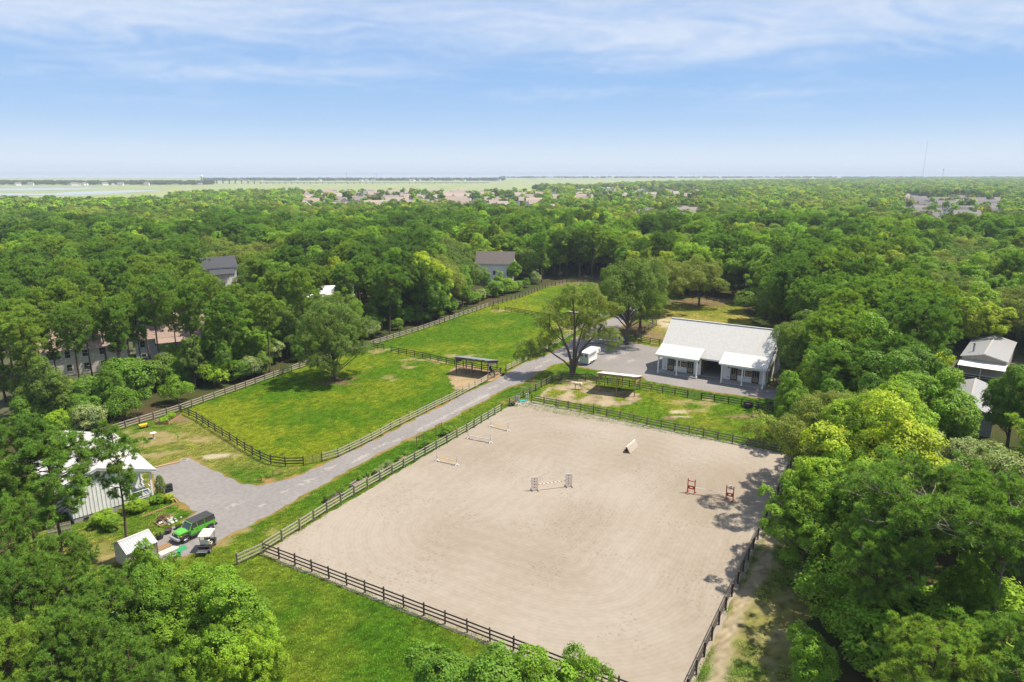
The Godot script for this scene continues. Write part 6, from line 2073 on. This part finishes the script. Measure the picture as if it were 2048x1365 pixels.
func pot(label: String, at: Vector3, r: float, h: float, leaf: String, high: float) -> void:
	var o := thing("plant_pot", label, "plant pot", at, 0.0, "dark pots at the parking edge")
	var v := PackedVector3Array()
	lathe(v, [Vector2(0, 0.01), Vector2(r * 0.7, 0.01), Vector2(r, h * 0.8), Vector2(r * 1.08, h), Vector2(r * 0.92, h), Vector2(r * 0.85, h * 0.85), Vector2(0, h * 0.85)], 16)
	obj("pot", mesh_of(v), mat(0.05, 0.035, 0.03, 0.5), o)
	var rng := RandomNumberGenerator.new()
	rng.seed = int(at.x * 100)
	if high > 0.0:
		obj("leaves", crown_of([[Vector3(0, h + high * 0.4, 0), high * 0.5, 0.9]], leaf_clumps, 0.2, 0.22, rng), M["leaf_" + leaf], o)

func planter(label: String, a: Vector3, b: Vector3, w: float, h: float, board: Material, leaf: String, seed_: int, plants := 5) -> void:
	var d := b - a
	var o := thing("raised_planter", label, "planter", (a + b) / 2, atan2(-d.z, d.x))
	var L := d.length()
	for s in [-1, 1]:
		for k in 2:
			bx("side_board", o, board, Vector3(0, h * (0.25 + 0.5 * k), s * w / 2), Vector3(L, h * 0.48, 0.04))
		bx("end_board", o, board, Vector3(s * L / 2, h / 2, 0), Vector3(0.04, h, w))
	bx("soil", o, mat(0.07, 0.045, 0.03, 0.95), Vector3(0, h * 0.42, 0), Vector3(L - 0.06, h * 0.84, w - 0.06))
	var rng := RandomNumberGenerator.new()
	rng.seed = seed_
	for k in plants:
		var p := Vector3(rng.randf_range(-0.45, 0.45) * L, h, rng.randf_range(-0.3, 0.3) * w)
		obj("plant", crown_of([[p + Vector3(0, 0.16, 0), rng.randf_range(0.24, 0.38), 0.8]], leaf_clumps, 0.2, 0.17, rng), M["leaf_" + leaf], o)

func shrub_at(called: String, label: String, px: float, py: float, high: float, tone: String, which: int, wide := 1.0) -> void:
	plant(called, "shrub", which, tone, gp(px, py), high, px * 0.7, label, "shrub", "", wide)

func yard_things() -> void:
	# along the drive side of the arena
	planter("long weathered planter with pale top board on the verge, closest to the arena corner", gp(651, 1006), gp(676, 991), 0.6, 0.5, M.old_wood, "dark", 1, 3)
	planter("longer dark planter with white edge on the verge beside the arena fence", gp(703, 976), gp(738, 955), 0.6, 0.5, M.rail_grey, "dark", 2, 3)
	planter("short pale planter with grassy plants on the arena verge", gp(757, 946), gp(772, 937), 0.5, 0.45, M.white, "grey_green", 3, 4)
	planter("thin pale planter by the arena fence beyond the grassy one", gp(796, 924), gp(815, 913), 0.45, 0.4, M.timber_pale, "mid", 4, 3)
	for s in [["grey-green tufted plant by the short pale planter", 752, 950, 0.9, "grey_green", 0], ["silvery bush leaning on the arena fence beside the short planter", 777, 937, 1.1, "grey_green", 2], ["dark green bush with yellow flowers beyond the first planter", 685, 990, 0.9, "dark", 1], ["dark leafy bush under the first timber arch", 853, 897, 1.2, "dark", 0], ["full green bush under the second timber arch", 893, 872, 1.5, "mid", 1], ["small bush beside the full green one at the fence", 902, 866, 1.1, "mid", 2]]:
		plant("verge_plant", "shrub", s[5], s[4], gp(s[1], s[2]), s[3], s[1], s[0], "plant", "", 1.2)
	for s in [["timber arch closest to the short planter on the arena verge", 834, 899, 847, 893], ["timber arch beside the full green bush on the arena verge", 872, 876, 884, 870]]:
		var a := gp(s[1], s[2])
		var b := gp(s[3], s[4]) - a
		var o := thing("garden_arch", s[0], "arch", a, 0.0, "timber arches on the verge")
		bx("post", o, M.rail_mid, Vector3(0, 1.0, 0), Vector3(0.1, 2.0, 0.1))
		bx("post", o, M.rail_mid, b + Vector3(0, 1.0, 0), Vector3(0.1, 2.0, 0.1))
		beam("lintel", o, M.rail_mid, Vector3(0, 2.02, 0), b + Vector3(0, 2.02, 0), 0.1, 0.1)
	for s in [["terracotta pot at the arena fence past the timber arches", 906, 866], ["second terracotta pot tucked behind the fence rail", 910, 863]]:
		var o := thing("terracotta_pot", s[0], "plant pot", gp(s[1], s[2]))
		var v := PackedVector3Array()
		lathe(v, [Vector2(0, 0), Vector2(0.2, 0), Vector2(0.3, 0.45), Vector2(0.34, 0.46), Vector2(0.34, 0.56), Vector2(0.27, 0.56), Vector2(0.25, 0.4), Vector2(0, 0.4)], 14)
		obj("pot", mesh_of(v), mat(0.5, 0.14, 0.05, 0.8), o)
		var rng := RandomNumberGenerator.new()
		rng.seed = s[1]
		obj("leaves", crown_of([[Vector3(0, 0.7, 0), 0.26, 0.9]], leaf_clumps, 0.2, 0.22, rng), M.leaf_mid, o)
	# around the cottage
	var rng2 := RandomNumberGenerator.new()
	rng2.seed = 17
	var cy := thing("cypress_shrub", "dark narrow cypress shrub at the cottage porch corner", "shrub", gp(322, 991))
	var stem := PackedVector3Array()
	tube(stem, [Vector3.ZERO, Vector3(0, 2.6, 0)], [0.08, 0.02], 6)
	obj("stems", mesh_of(stem), M.bark, cy)
	var lobes := []
	for k in 9:
		lobes.append([Vector3(rng2.randf_range(-0.1, 0.1), 0.35 + k * 0.27, rng2.randf_range(-0.1, 0.1)), 0.62 - absf(k - 3.0) * 0.07, 0.9])
	obj("foliage", crown_of(lobes, fine_clumps, 0.22, 0.26, rng2), M.leaf_oak, cy)
	shrub_at("garden_shrub", "broad-leaved light green shrub under the cottage porch rail", 268, 1026, 1.6, "bright", 0, 1.4)
	shrub_at("garden_shrub", "bright leafy shrub at the foot of the cottage porch", 283, 1022, 1.4, "bright", 2, 1.3)
	shrub_at("garden_shrub", "low leafy shrub between porch shrubs and cypress", 312, 1008, 1.2, "mid", 1, 1.5)
	shrub_at("garden_shrub", "rounded yellow-green shrub at the bed corner by the cypress", 338, 1004, 1.0, "lime", 0, 1.3)
	shrub_at("garden_shrub", "tall light green plant by the cottage steps", 205, 1052, 1.9, "bright", 1, 1.3)
	shrub_at("garden_shrub", "lush green plant below the cottage steps", 222, 1060, 1.6, "mid", 0, 1.3)
	shrub_at("garden_shrub", "banana-like bright plant beside the picket fence", 88, 1058, 2.2, "bright", 1, 1.0)
	var bed := thing("bed_edging", "brown timber edging round the porch flower bed", "edging", gp(355, 1008))
	var eb := [gp(343, 993), gp(355, 1008), gp(318, 1022), gp(283, 1036)]
	for i in 3: beam("edging_board", bed, M.timber, eb[i] - bed.position + Vector3(0, 0.08, 0), eb[i + 1] - bed.position + Vector3(0, 0.08, 0), 0.1, 0.18)
	var crate := thing("wheeled_bin_rack", "black slatted storage rack beside the cypress on the parking edge", "rack", gp(338, 984), 0.78)
	for k in 3: bx("shelf", crate, M.black, Vector3(0, 0.2 + k * 0.36, 0), Vector3(0.8, 0.2, 0.5))
	for x in [-0.38, 0.38]:
		for z in [-0.22, 0.22]: bx("leg", crate, M.black, Vector3(x, 0.52, z), Vector3(0.06, 1.04, 0.06))
	pot("largest dark pot with leafy plant beside the little shed", gp(320, 1078), 0.42, 0.55, "mid", 0.8)
	pot("round dark pot next to the green car's bumper", gp(337, 1067), 0.38, 0.5, "mid", 0.0)
	pot("dark pot with small plant behind the green car's hood", gp(357, 1058), 0.34, 0.45, "mid", 0.5)
	# little rock bed
	var rb := thing("rock_bed", "timber-edged rock bed with pale stones and dark red shrub on the cottage lawn", "rock garden", gp(330, 1046))
	for e in [[gp(309, 1048), gp(320, 1055)], [gp(320, 1055), gp(334, 1049)], [gp(309, 1048), gp(322, 1041)]]:
		beam("edging_board", rb, M.timber, e[0] - rb.position + Vector3(0, 0.09, 0), e[1] - rb.position + Vector3(0, 0.09, 0), 0.1, 0.18)
	for k in 26:
		var sv := PackedVector3Array()
		var r := rng2.randf_range(0.1, 0.26)
		var c := Vector3(rng2.randfn(0.45, 0.55), r * 0.4, rng2.randfn(-0.35, 0.4))
		for i in 4:
			for j in 6:
				var t0 := PI * i / 4; var t1 := PI * (i + 1) / 4
				var a0 := TAU * j / 6; var a1 := TAU * (j + 1) / 6
				quad(sv, c + Vector3(sin(t0) * cos(a0), cos(t0) * 0.7, sin(t0) * sin(a0)) * r, c + Vector3(sin(t0) * cos(a1), cos(t0) * 0.7, sin(t0) * sin(a1)) * r, c + Vector3(sin(t1) * cos(a1), cos(t1) * 0.7, sin(t1) * sin(a1)) * r, c + Vector3(sin(t1) * cos(a0), cos(t1) * 0.7, sin(t1) * sin(a0)) * r)
		obj("stone", mesh_of(sv), M.concrete if k % 3 else M.white, rb)
	obj("red_shrub", crown_of([[Vector3(-0.35, 0.45, 0), 0.5, 0.8], [Vector3(-0.1, 0.5, -0.25), 0.4, 0.8]], fine_clumps, 0.22, 0.26, rng2), grained(mat(0.16, 0.06, 0.04, 0.7), M.fine_grain, 0.5), rb)
	# mats and boards on the parking by the shed
	var mt := thing("slatted_mat", "brown slatted wooden mat on the parking by the shed door", "mat", gp(328, 1094), 0.95)
	for k in 7: bx("slat", mt, M.timber, Vector3(-0.6 + k * 0.2, 0.03, 0), Vector3(0.12, 0.05, 1.1))
	var bd := thing("white_board", "pale flat board lying on the parking beside the slatted mat", "board", gp(336, 1102), 0.95)
	for k in 3: bx("plank", bd, M.timber_pale if k == 1 else M.white, Vector3(0, 0.03, -0.26 + k * 0.26), Vector3(2.0, 0.05, 0.24))
	var gm := thing("green_mat", "square green mat lying in front of the green car", "mat", gp(362, 1098), 0.95)
	var turf := mat(0.02, 0.22, 0.08, 0.95)
	bx("mat_sheet", gm, turf, Vector3(0, 0.012, 0), Vector3(1.1, 0.015, 1.0))
	bx("mat_border", gm, mat(0.015, 0.14, 0.05, 0.95), Vector3(0, 0.016, 0.49), Vector3(1.1, 0.015, 0.05))
	trough("small green bucket at the lawn edge behind the shed", gp(357, 1114), 0.24, 0.4, mat(0.01, 0.2, 0.07, 0.5), "bucket", "bucket")
	# cottage side fence of pickets
	var pf := thing("picket_fence", "white picket fence at the near corner of the cottage", "fence", gp(142, 1062))
	var d := gp(96, 1072) - pf.position
	for k in 16:
		var p := d * (k / 15.0)
		bx("picket", pf, M.rail_grey, p + Vector3(0, 0.6, 0), Vector3(0.1, 1.2, 0.03), Basis(Vector3.UP, atan2(-d.z, d.x)))
	for y in [0.35, 0.9]: beam("fence_rail", pf, M.rail_grey, Vector3(0, y, 0.03), d + Vector3(0, y, 0.03), 0.04, 0.09)
	# upper yard
	planter("orange timber raised bed full of green plants by the grey fence corner", Vector3(-57.2, 0, -104.9), Vector3(-57.0, 0, -109.0), 2.2, 0.4, M.timber, "bright", 9, 16)
	var wb := thing("wheelbarrow", "yellow wheelbarrow tipped beside the raised bed", "wheelbarrow", gp(286, 857), 0.6)
	var tb := PackedVector3Array()
	prism(tb, PackedVector2Array([Vector2(-0.35, 0.35), Vector2(0.4, 0.35), Vector2(0.65, 0.7), Vector2(-0.55, 0.65)]), -0.32, 0.32)
	obj("tray", mesh_of(tb), M.yellow, wb)
	for s: float in [-1.0, 1.0]:
		beam("handle", wb, M.old_wood, Vector3(0.55, 0.3, s * 0.12), Vector3(-1.1, 0.55, s * 0.3), 0.04, 0.05)
		beam("leg", wb, M.black, Vector3(-0.4, 0.4, s * 0.25), Vector3(-0.45, 0.0, s * 0.25), 0.04, 0.04)
	var wv := PackedVector3Array()
	tube(wv, [Vector3(0.6, 0.2, -0.06), Vector3(0.6, 0.2, 0.06)], [0.2, 0.2], 14)
	obj("wheel", mesh_of(wv), M.rubber, wb)
	var bb := thing("bird_bath", "white pedestal bird bath on the cottage back lawn", "bird bath", gp(307.5, 877.5))
	var bv := PackedVector3Array()
	lathe(bv, [Vector2(0, 0.0), Vector2(0.22, 0.0), Vector2(0.2, 0.08), Vector2(0.08, 0.15), Vector2(0.07, 0.7), Vector2(0.12, 0.78)], 14)
	obj("pedestal", mesh_of(bv), M.concrete, bb)
	bv = PackedVector3Array()
	lathe(bv, [Vector2(0.1, 0.76), Vector2(0.4, 0.86), Vector2(0.46, 0.94), Vector2(0.4, 0.92), Vector2(0.0, 0.86)], 18)
	obj("bowl", mesh_of(bv), M.white, bb)
	for s in [["thin staked sapling on the cottage back lawn", 356, 886, 1.9], ["spindly sapling on the orange mulch bed at the driveway bend", 545, 955, 1.5], ["tiny twiggy plant on the orange mulch bed", 523, 961, 0.8]]:
		var o := thing("sapling", s[0], "sapling", gp(s[1], s[2]))
		var v := PackedVector3Array()
		tube(v, [Vector3.ZERO, Vector3(0.03, s[3] * 0.5, 0), Vector3(0, s[3], 0)], [0.03, 0.022, 0.01], 5)
		obj("stem", mesh_of(v), M.bark, o)
		obj("leaves", crown_of([[Vector3(0, s[3] * 0.75, 0), 0.3, 1.0], [Vector3(0.08, s[3] * 0.45, 0), 0.18, 1.0]], leaf_clumps, 0.16, 0.3, rng2), M.leaf_mid, o)
	var kb := thing("timber_kerb", "timber kerb with green edge between the parking and the cottage lawn", "kerb", gp(309, 937))
	beam("kerb_beam", kb, M.timber_pale, Vector3(0, 0.1, 0), gp(357, 926) - kb.position + Vector3(0, 0.1, 0), 0.2, 0.2)
	beam("edge_strip", kb, mat(0.1, 0.3, 0.2, 0.7), Vector3(0, 0.06, -0.25), gp(357, 926) - kb.position + Vector3(0, 0.06, -0.25), 0.1, 0.12)
	var dr := thing("drain_grate", "square metal drain grate at the top corner of the parking", "grate", gp(367.5, 921))
	bx("frame_slab", dr, M.concrete, Vector3(0, 0.03, 0), Vector3(1.0, 0.06, 0.8))
	for k in 5: bx("bar", dr, M.black, Vector3(-0.3 + k * 0.15, 0.07, 0), Vector3(0.06, 0.03, 0.55))
	var ub := thing("utility_box", "pale green utility box among the pines below the shed", "utility box", gp(220, 1253), 0.6)
	obj("cabinet", side_prism([Vector2(-0.75, 0.1), Vector2(0.75, 0.1), Vector2(0.75, 0.85), Vector2(-0.75, 1.05)], -0.6, 0.6), mat(0.2, 0.3, 0.24, 0.6), ub)
	bx("plinth", ub, M.concrete, Vector3(0, 0.06, 0), Vector3(1.7, 0.12, 1.4))
	bx("lid", ub, mat(0.26, 0.36, 0.3, 0.55), Vector3(0, 1.0, 0), Vector3(1.56, 0.06, 1.26), Basis(Vector3(0, 0, 1), -0.13))
	# paddock tubs
	trough("large black rubber water trough beside the barn apron fence", gp(1497, 815), 0.85, 0.75, M.rubber)
	trough("small black bucket on the verge by the shelter gate", gp(1006, 751.5), 0.3, 0.45, M.rubber, "bucket", "bucket")
	trough("black tub standing behind the corner of the pony paddock fence", gp(1497, 806) + Vector3(3.5, 0, 1.2), 0.4, 0.4, M.rubber)
	horse("cream pony grazing forward beside the timber shelter", gp(1156, 779), Vector3(-0.95, 0, -0.3), 0.98, mat(0.56, 0.44, 0.31, 0.7), mat(0.66, 0.56, 0.42, 0.8), true)
	horse("black horse standing behind the gate of the weathered shelter", gp(983, 749), Vector3(-0.5, 0, -0.87), 0.88, mat(0.016, 0.015, 0.016, 0.45), mat(0.012, 0.012, 0.012, 0.6), false)

func objects() -> void:
	jumps()
	jeep()
	golf_cart()
	trailer()
	dumpster()
	for q in [[1546, 772, 1.5, "tall brown tie post on the bare ground beside the barn"], [1552, 776, 1.1, "shorter brown tie post next to the tall one beside the barn"]]:
		var tp := thing("tie_post", q[3], "post", gp(q[0], q[1]))
		bx("post", tp, M.old_wood, Vector3(0, q[2] / 2, 0), Vector3(0.22, q[2], 0.22))
		bx("tie_ring", tp, M.black, Vector3(0, q[2] * 0.8, 0.13), Vector3(0.1, 0.1, 0.05))
	yard_things()
	shelter(gp(1136, 649), gp(1186, 655), 4.4, 3.5, 2.6, M.timber, M.white, M.timber, "white roofed run-in shelter in the back paddock behind the many-stemmed tree")

# ---------- far land: marsh, water, island, bridge, neighbourhoods ----------
func sheet(called: String, poly: PackedVector2Array, y: float, m: Material) -> MeshInstance3D:
	return flat_poly(poly, y, m, called)

func far_land() -> void:
	var marsh := grained(mat(0.26, 0.29, 0.13, 0.95), noise_tex(0.02, Color(0.74, 0.78, 0.72), Color(1, 1, 0.95), 256, 61, 4), 420.0)
	var poly := PackedVector2Array()
	for q in [[-600, 620], [0, 670], [130, 745], [250, 880], [420, 1010], [600, 1130], [900, 1270], [1050, 1450], [1180, 1700], [1350, 2250], [1600, 2950], [1850, 4100], [2500, 5100]]:
		poly.append(Vector2((q[0] - 1024.0) / F * q[1], -q[1]))
	poly.append_array(PackedVector2Array([Vector2(8500, -5200), Vector2(-8500, -5200), Vector2(-8500, -620)]))
	sheet("marsh", poly, 0.05, marsh)
	var water := mat(0.3, 0.32, 0.31, 0.2)
	water.metallic_specular = 0.6
	for s in [[-60, 378, 120, 376.5, 230, 378, 160, 380, 60, 381.5, -60, 382], [-60, 386, 90, 388, 150, 384, 240, 381.5, 330, 380.5, 300, 383.5, 210, 388.5, 120, 391, -60, 392.5], [-60, 373.5, 200, 372.5, 215, 373.2, -60, 374.4], [930, 364.2, 1000, 362.2, 1004, 362.9, 950, 364.8], [-60, 352.2, 420, 351.6, 420, 355, -60, 356], [420, 351.4, 1010, 350.6, 1010, 352.2, 420, 354.4], [1010, 350.5, 2100, 350.2, 2100, 350.8, 1010, 352]]:
		sheet("water", ragged(line_px(s), 60.0, 14.0, 4), 0.25, water)
	sheet("sea", PackedVector2Array([Vector2(-8900, -5190), Vector2(8900, -5190), Vector2(8900, -14900), Vector2(-8900, -14900)]), 0.3, water)
	var rng := RandomNumberGenerator.new()
	rng.seed = 303
	# wooded barrier island
	var spots := []
	for b in [[-80, 440, 2250, 330, 150], [420, 1010, 3300, 500, 200], [1000, 2150, 4700, 700, 160]]:
		for k in int(b[4] * 5):
			var px := rng.randf_range(b[0], b[1])
			var d: float = b[2] + rng.randf() * b[3]
			spots.append(Vector3((px - 1024.0) / F * d, 0, -d))
	var mm := MultiMesh.new()
	mm.transform_format = MultiMesh.TRANSFORM_3D
	mm.use_colors = true
	mm.mesh = P.far[0].crown
	mm.instance_count = spots.size()
	for i in spots.size():
		var s := rng.randf_range(0.55, 1.0)
		mm.set_instance_transform(i, Transform3D(Basis(Vector3.UP, rng.randf() * TAU).scaled(Vector3(s * 1.7, s, s * 1.7)), spots[i] - Vector3(0, 1.5, 0)))
		var k := rng.randf_range(0.5, 0.75)
		mm.set_instance_color(i, Color(0.26 * k, 0.42 * k, 0.09 * k))
	var o := MultiMeshInstance3D.new()
	o.name = "island_woods"
	o.multimesh = mm
	var lm := mat(0.555, 0.555, 0.555, 0.7)
	lm.vertex_color_use_as_albedo = true
	o.material_override = lm
	add_child(o)
	tag(o, "low dark woods on the barrier island across the marsh", "woods", "", "stuff")
	far_houses(rng)
	bridge()
	masts()

func house_proto(w: float, d: float, eave: float, ridge: float, wall: Material, roof: Material, wing: bool) -> Dictionary:
	var walls := PackedVector3Array()
	add_box(walls, Vector3(0, eave / 2, 0), Vector3(w, eave, d))
	for s in [-1, 1]:
		prism(walls, PackedVector2Array([Vector2(-d / 2, eave), Vector2(d / 2, eave), Vector2(0, ridge - 0.15)]), s * (w / 2 - 0.1) - 0.1, s * (w / 2 - 0.1) + 0.1)
	var turned := PackedVector3Array()
	for i in walls.size():
		turned.append(walls[i])
	# gables were drawn across z: turn them to stand across x
	var fixed := PackedVector3Array()
	for i in walls.size():
		fixed.append(walls[i] if i < 36 else Vector3(walls[i].z, walls[i].y, walls[i].x))
	var rf := PackedVector3Array()
	var ov := 0.5
	for s: float in [-1.0, 1.0]:
		var e := Vector3(0, eave - 0.25, s * (d / 2 + ov))
		var t := Vector3(0, ridge, 0)
		var n := Vector3(0, 0.2, 0)
		var X := Vector3(w / 2 + ov, 0, 0)
		quad(rf, e - X + n, e + X + n, t + X + n, t - X + n)
		quad(rf, e - X, t - X, t + X, e + X)
		quad(rf, e - X, e + X, e + X + n, e - X + n)
	if wing:
		var ww := d * 0.62
		add_box(fixed, Vector3(w * 0.22, eave * 0.45, d / 2 + 1.6), Vector3(ww, eave * 0.9, 3.4))
		var r2 := lerpf(eave, ridge, 0.62)
		for s: float in [-1.0, 1.0]:
			var a := Vector3(w * 0.22 + s * (ww / 2 + 0.4), eave * 0.86, 0)
			var t := Vector3(w * 0.22, r2, 0)
			quad(rf, a + Vector3(0, 0, d / 2 + 3.7), a, t, t + Vector3(0, 0, d / 2 + 3.7))
		tri(fixed, Vector3(w * 0.22 - ww / 2, eave * 0.9, d / 2 + 3.29), Vector3(w * 0.22 + ww / 2, eave * 0.9, d / 2 + 3.29), Vector3(w * 0.22, r2 - 0.1, d / 2 + 3.29))
	# openings proud of the long walls
	var win := PackedVector3Array()
	for k in 4:
		for y in ([eave * 0.28, eave * 0.72] if eave > 4.5 else [eave * 0.5]):
			add_box(win, Vector3(-w * 0.38 + k * w * 0.25, y, -d / 2 - 0.02), Vector3(1.0, 1.4, 0.1))
			add_box(win, Vector3(-w * 0.38 + k * w * 0.2, y, d / 2 + 0.02), Vector3(1.0, 1.4, 0.1))
	for s in [-1, 1]:
		add_box(win, Vector3(s * (w / 2 + 0.02), eave * 0.7, 0), Vector3(0.1, 1.4, 1.0))
	return {"walls": mesh_of(fixed), "roof": mesh_of(rf), "win": mesh_of(win)}

func far_houses(rng: RandomNumberGenerator) -> void:
	var roofs := [grained(mat(0.36, 0.285, 0.245, 0.85), M.grey_grain, 4.0), grained(mat(0.24, 0.21, 0.2, 0.85), M.grey_grain, 4.0), grained(mat(0.42, 0.345, 0.3, 0.85), M.grey_grain, 4.0), grained(mat(0.19, 0.175, 0.18, 0.85), M.grey_grain, 4.0)]
	var walls := [mat(0.68, 0.64, 0.56, 0.8), mat(0.74, 0.73, 0.7, 0.8), mat(0.72, 0.68, 0.6, 0.8), mat(0.6, 0.66, 0.7, 0.8)]
	var roof_words := ["tan", "brown", "pale tan", "grey-brown"]
	var wall_words := ["cream", "white", "beige", "pale blue"]
	var protos := [house_proto(15, 10, 5.6, 9.6, null, null, false), house_proto(17, 10, 5.6, 9.4, null, null, true), house_proto(13, 10, 3.4, 7.2, null, null, true), house_proto(24, 11, 5.8, 9.8, null, null, false)]
	# [pixel from, to, distance from, to, how many, turn, where, which roofs]
	for c in [[612, 905, 700, 1270, 95, 0.35, "in the neighbourhood towards the marsh", [0, 2, 0, 1]], [905, 1120, 720, 1300, 46, 0.1, "in the long rows towards the marsh", [0, 2]], [1150, 1405, 860, 1350, 40, 0.0, "in the street between the pines past the woods", [0, 2, 2]], [1275, 1425, 520, 660, 8, 0.3, "half hidden in the woods past the barn", [0, 1]], [1815, 1998, 520, 900, 30, -0.12, "in the close rows past the barn woods", [3, 3, 1]], [1780, 2000, 900, 1000, 4, 0.0, "at the back of the grey-brown rows", [0]], [1400, 1760, 900, 1500, 9, 0.2, "scattered in the far woods", [0, 1, 2]]]:
		var cell: float = sqrt((c[1] - c[0]) / F * (c[3] + c[2]) / 2.0 * (c[3] - c[2]) / c[4])
		var made := 0
		var z: float = c[2]
		while z < c[3] and made < c[4]:
			var x0: float = (c[0] - 1024.0) / F * z
			var x1: float = (c[1] - 1024.0) / F * z
			var x := x0 + rng.randf() * cell * 0.4
			while x < x1 and made < c[4]:
				var r: int = c[7][rng.randi() % c[7].size()]
				var w: int = rng.randi() % 4
				var p: Dictionary = protos[rng.randi() % 4]
				var turn: float = c[5] + (PI / 2 if rng.randf() < 0.35 else 0.0) + (PI if rng.randf() < 0.5 else 0.0) + rng.randf_range(-0.12, 0.12)
				var o := thing("village_house", "%s house with %s roof %s" % [wall_words[w], roof_words[r], c[6]], "house", Vector3(x + rng.randf_range(-2, 2), 0, -z + rng.randf_range(-2, 2)), turn, "houses %s" % c[6])
				o.scale = Vector3.ONE * 1.15
				obj("walls", p.walls, walls[w], o)
				obj("roof", p.roof, roofs[r], o)
				obj("windows", p.win, M.glass, o)
				made += 1
				x += maxf(cell, 17.0)
			z += maxf(cell, 16.0)
	# pale houses on the island shore
	for k in 34:
		var px := rng.randf_range(-40, 420) if k < 12 else rng.randf_range(640, 1010) if k < 28 else rng.randf_range(1060, 1300)
		var d := rng.randf_range(2190, 2260) if k < 12 else rng.randf_range(3230, 3330) if k < 28 else rng.randf_range(4550, 4700)
		var o := thing("island_house", "tiny white house among trees on the barrier island", "house", Vector3((px - 1024.0) / F * d, 0, -d), rng.randf() * TAU, "houses on the barrier island")
		var p: Dictionary = protos[k % 3]
		obj("walls", p.walls, walls[1], o)
		obj("roof", p.roof, roofs[1], o)

func bridge() -> void:
	var o := thing("causeway_bridge", "long low concrete bridge with a raised hump crossing the marsh", "bridge", Vector3((530 - 1024.0) / F * 2550.0, 0, -2550))
	var d := 2550.0
	var x0: float = (425 - 1024.0) / F * d - o.position.x
	var x1: float = (980 - 1024.0) / F * d - o.position.x
	var n := 46
	var pts := []
	for i in n + 1:
		var x := lerpf(x0, x1, float(i) / n)
		var px := 1024.0 + F * (x + o.position.x) / d
		var hump := exp(-pow((px - 478.0) / 38.0, 2.0)) * 13.0
		pts.append(Vector3(x, 4.0 + hump, -0.02 * x))
	for i in n:
		beam("deck", o, M.concrete, pts[i], pts[i + 1], 11.0, 1.6)
		bx("pier", o, M.concrete, Vector3(pts[i].x, pts[i].y / 2 - 0.5, pts[i].z), Vector3(1.6, pts[i].y, 8.0))

func masts() -> void:
	var o := thing("radio_mast", "thin tall guyed radio mast rising above the far woods", "mast", Vector3((1823 - 1024.0) / F * 2400.0, 0, -2400))
	for k in 3:
		var a := TAU * k / 3
		var v := PackedVector3Array()
		tube(v, [Vector3(cos(a), 0, sin(a)) * 0.55, Vector3(cos(a), 145.0 / 0.55 * 0.55, sin(a)) * 0.55 + Vector3(0, 145 - 79.75, 0)], [0.12, 0.12], 4)
		obj("leg", mesh_of(v), M.galvanised, o)
	var br := PackedVector3Array()
	for k in 48:
		for j in 3:
			var a := TAU * j / 3
			var b := TAU * (j + 1) / 3
			tube(br, [Vector3(cos(a) * 0.55, k * 3.0, sin(a) * 0.55), Vector3(cos(b) * 0.55, k * 3.0 + 3.0, sin(b) * 0.55)], [0.05, 0.05], 3, false)
	obj("bracing", mesh_of(br), M.galvanised, o)
	var w := thing("water_tower", "small pale water tower on the island horizon", "water tower", Vector3((420 - 1024.0) / F * 2300.0, 0, -2300))
	var tank := PackedVector3Array()
	lathe(tank, [Vector2(0, 23), Vector2(3.2, 24), Vector2(4.5, 27), Vector2(3.6, 30), Vector2(0, 31.5)], 14)
	obj("tank", mesh_of(tank), M.white, w)
	for k in 4:
		var v := PackedVector3Array()
		var a := TAU * k / 4 + 0.4
		tube(v, [Vector3(cos(a) * 4.2, 0, sin(a) * 4.2), Vector3(cos(a) * 3.0, 24.5, sin(a) * 3.0)], [0.3, 0.3], 5)
		obj("leg", mesh_of(v), M.white, w)
	for q in [[702, 2900.0, 38.0], [760, 3200.0, 34.0], [1377, 4300.0, 42.0], [1862, 2600.0, 52.0]]:
		var t := thing("antenna_tower", "short dark antenna tower on the far horizon", "antenna", Vector3((q[0] - 1024.0) / F * q[1], 0, -q[1]), 0.0, "antenna towers on the horizon")
		var v := PackedVector3Array()
		tube(v, [Vector3.ZERO, Vector3(0, q[2], 0)], [0.9, 0.35], 5)
		obj("shaft", mesh_of(v), M.post_grey, t)
		bx("antenna_array", t, M.post_grey, Vector3(0, q[2] - 2.0, 0), Vector3(2.4, 3.0, 2.4))

func _ready() -> void:
	materials()
	air_and_light()
	ground()
	prototypes()
	fences()
	buildings()
	objects()
	far_land()
	woods()
	print("done ", Time.get_ticks_msec())
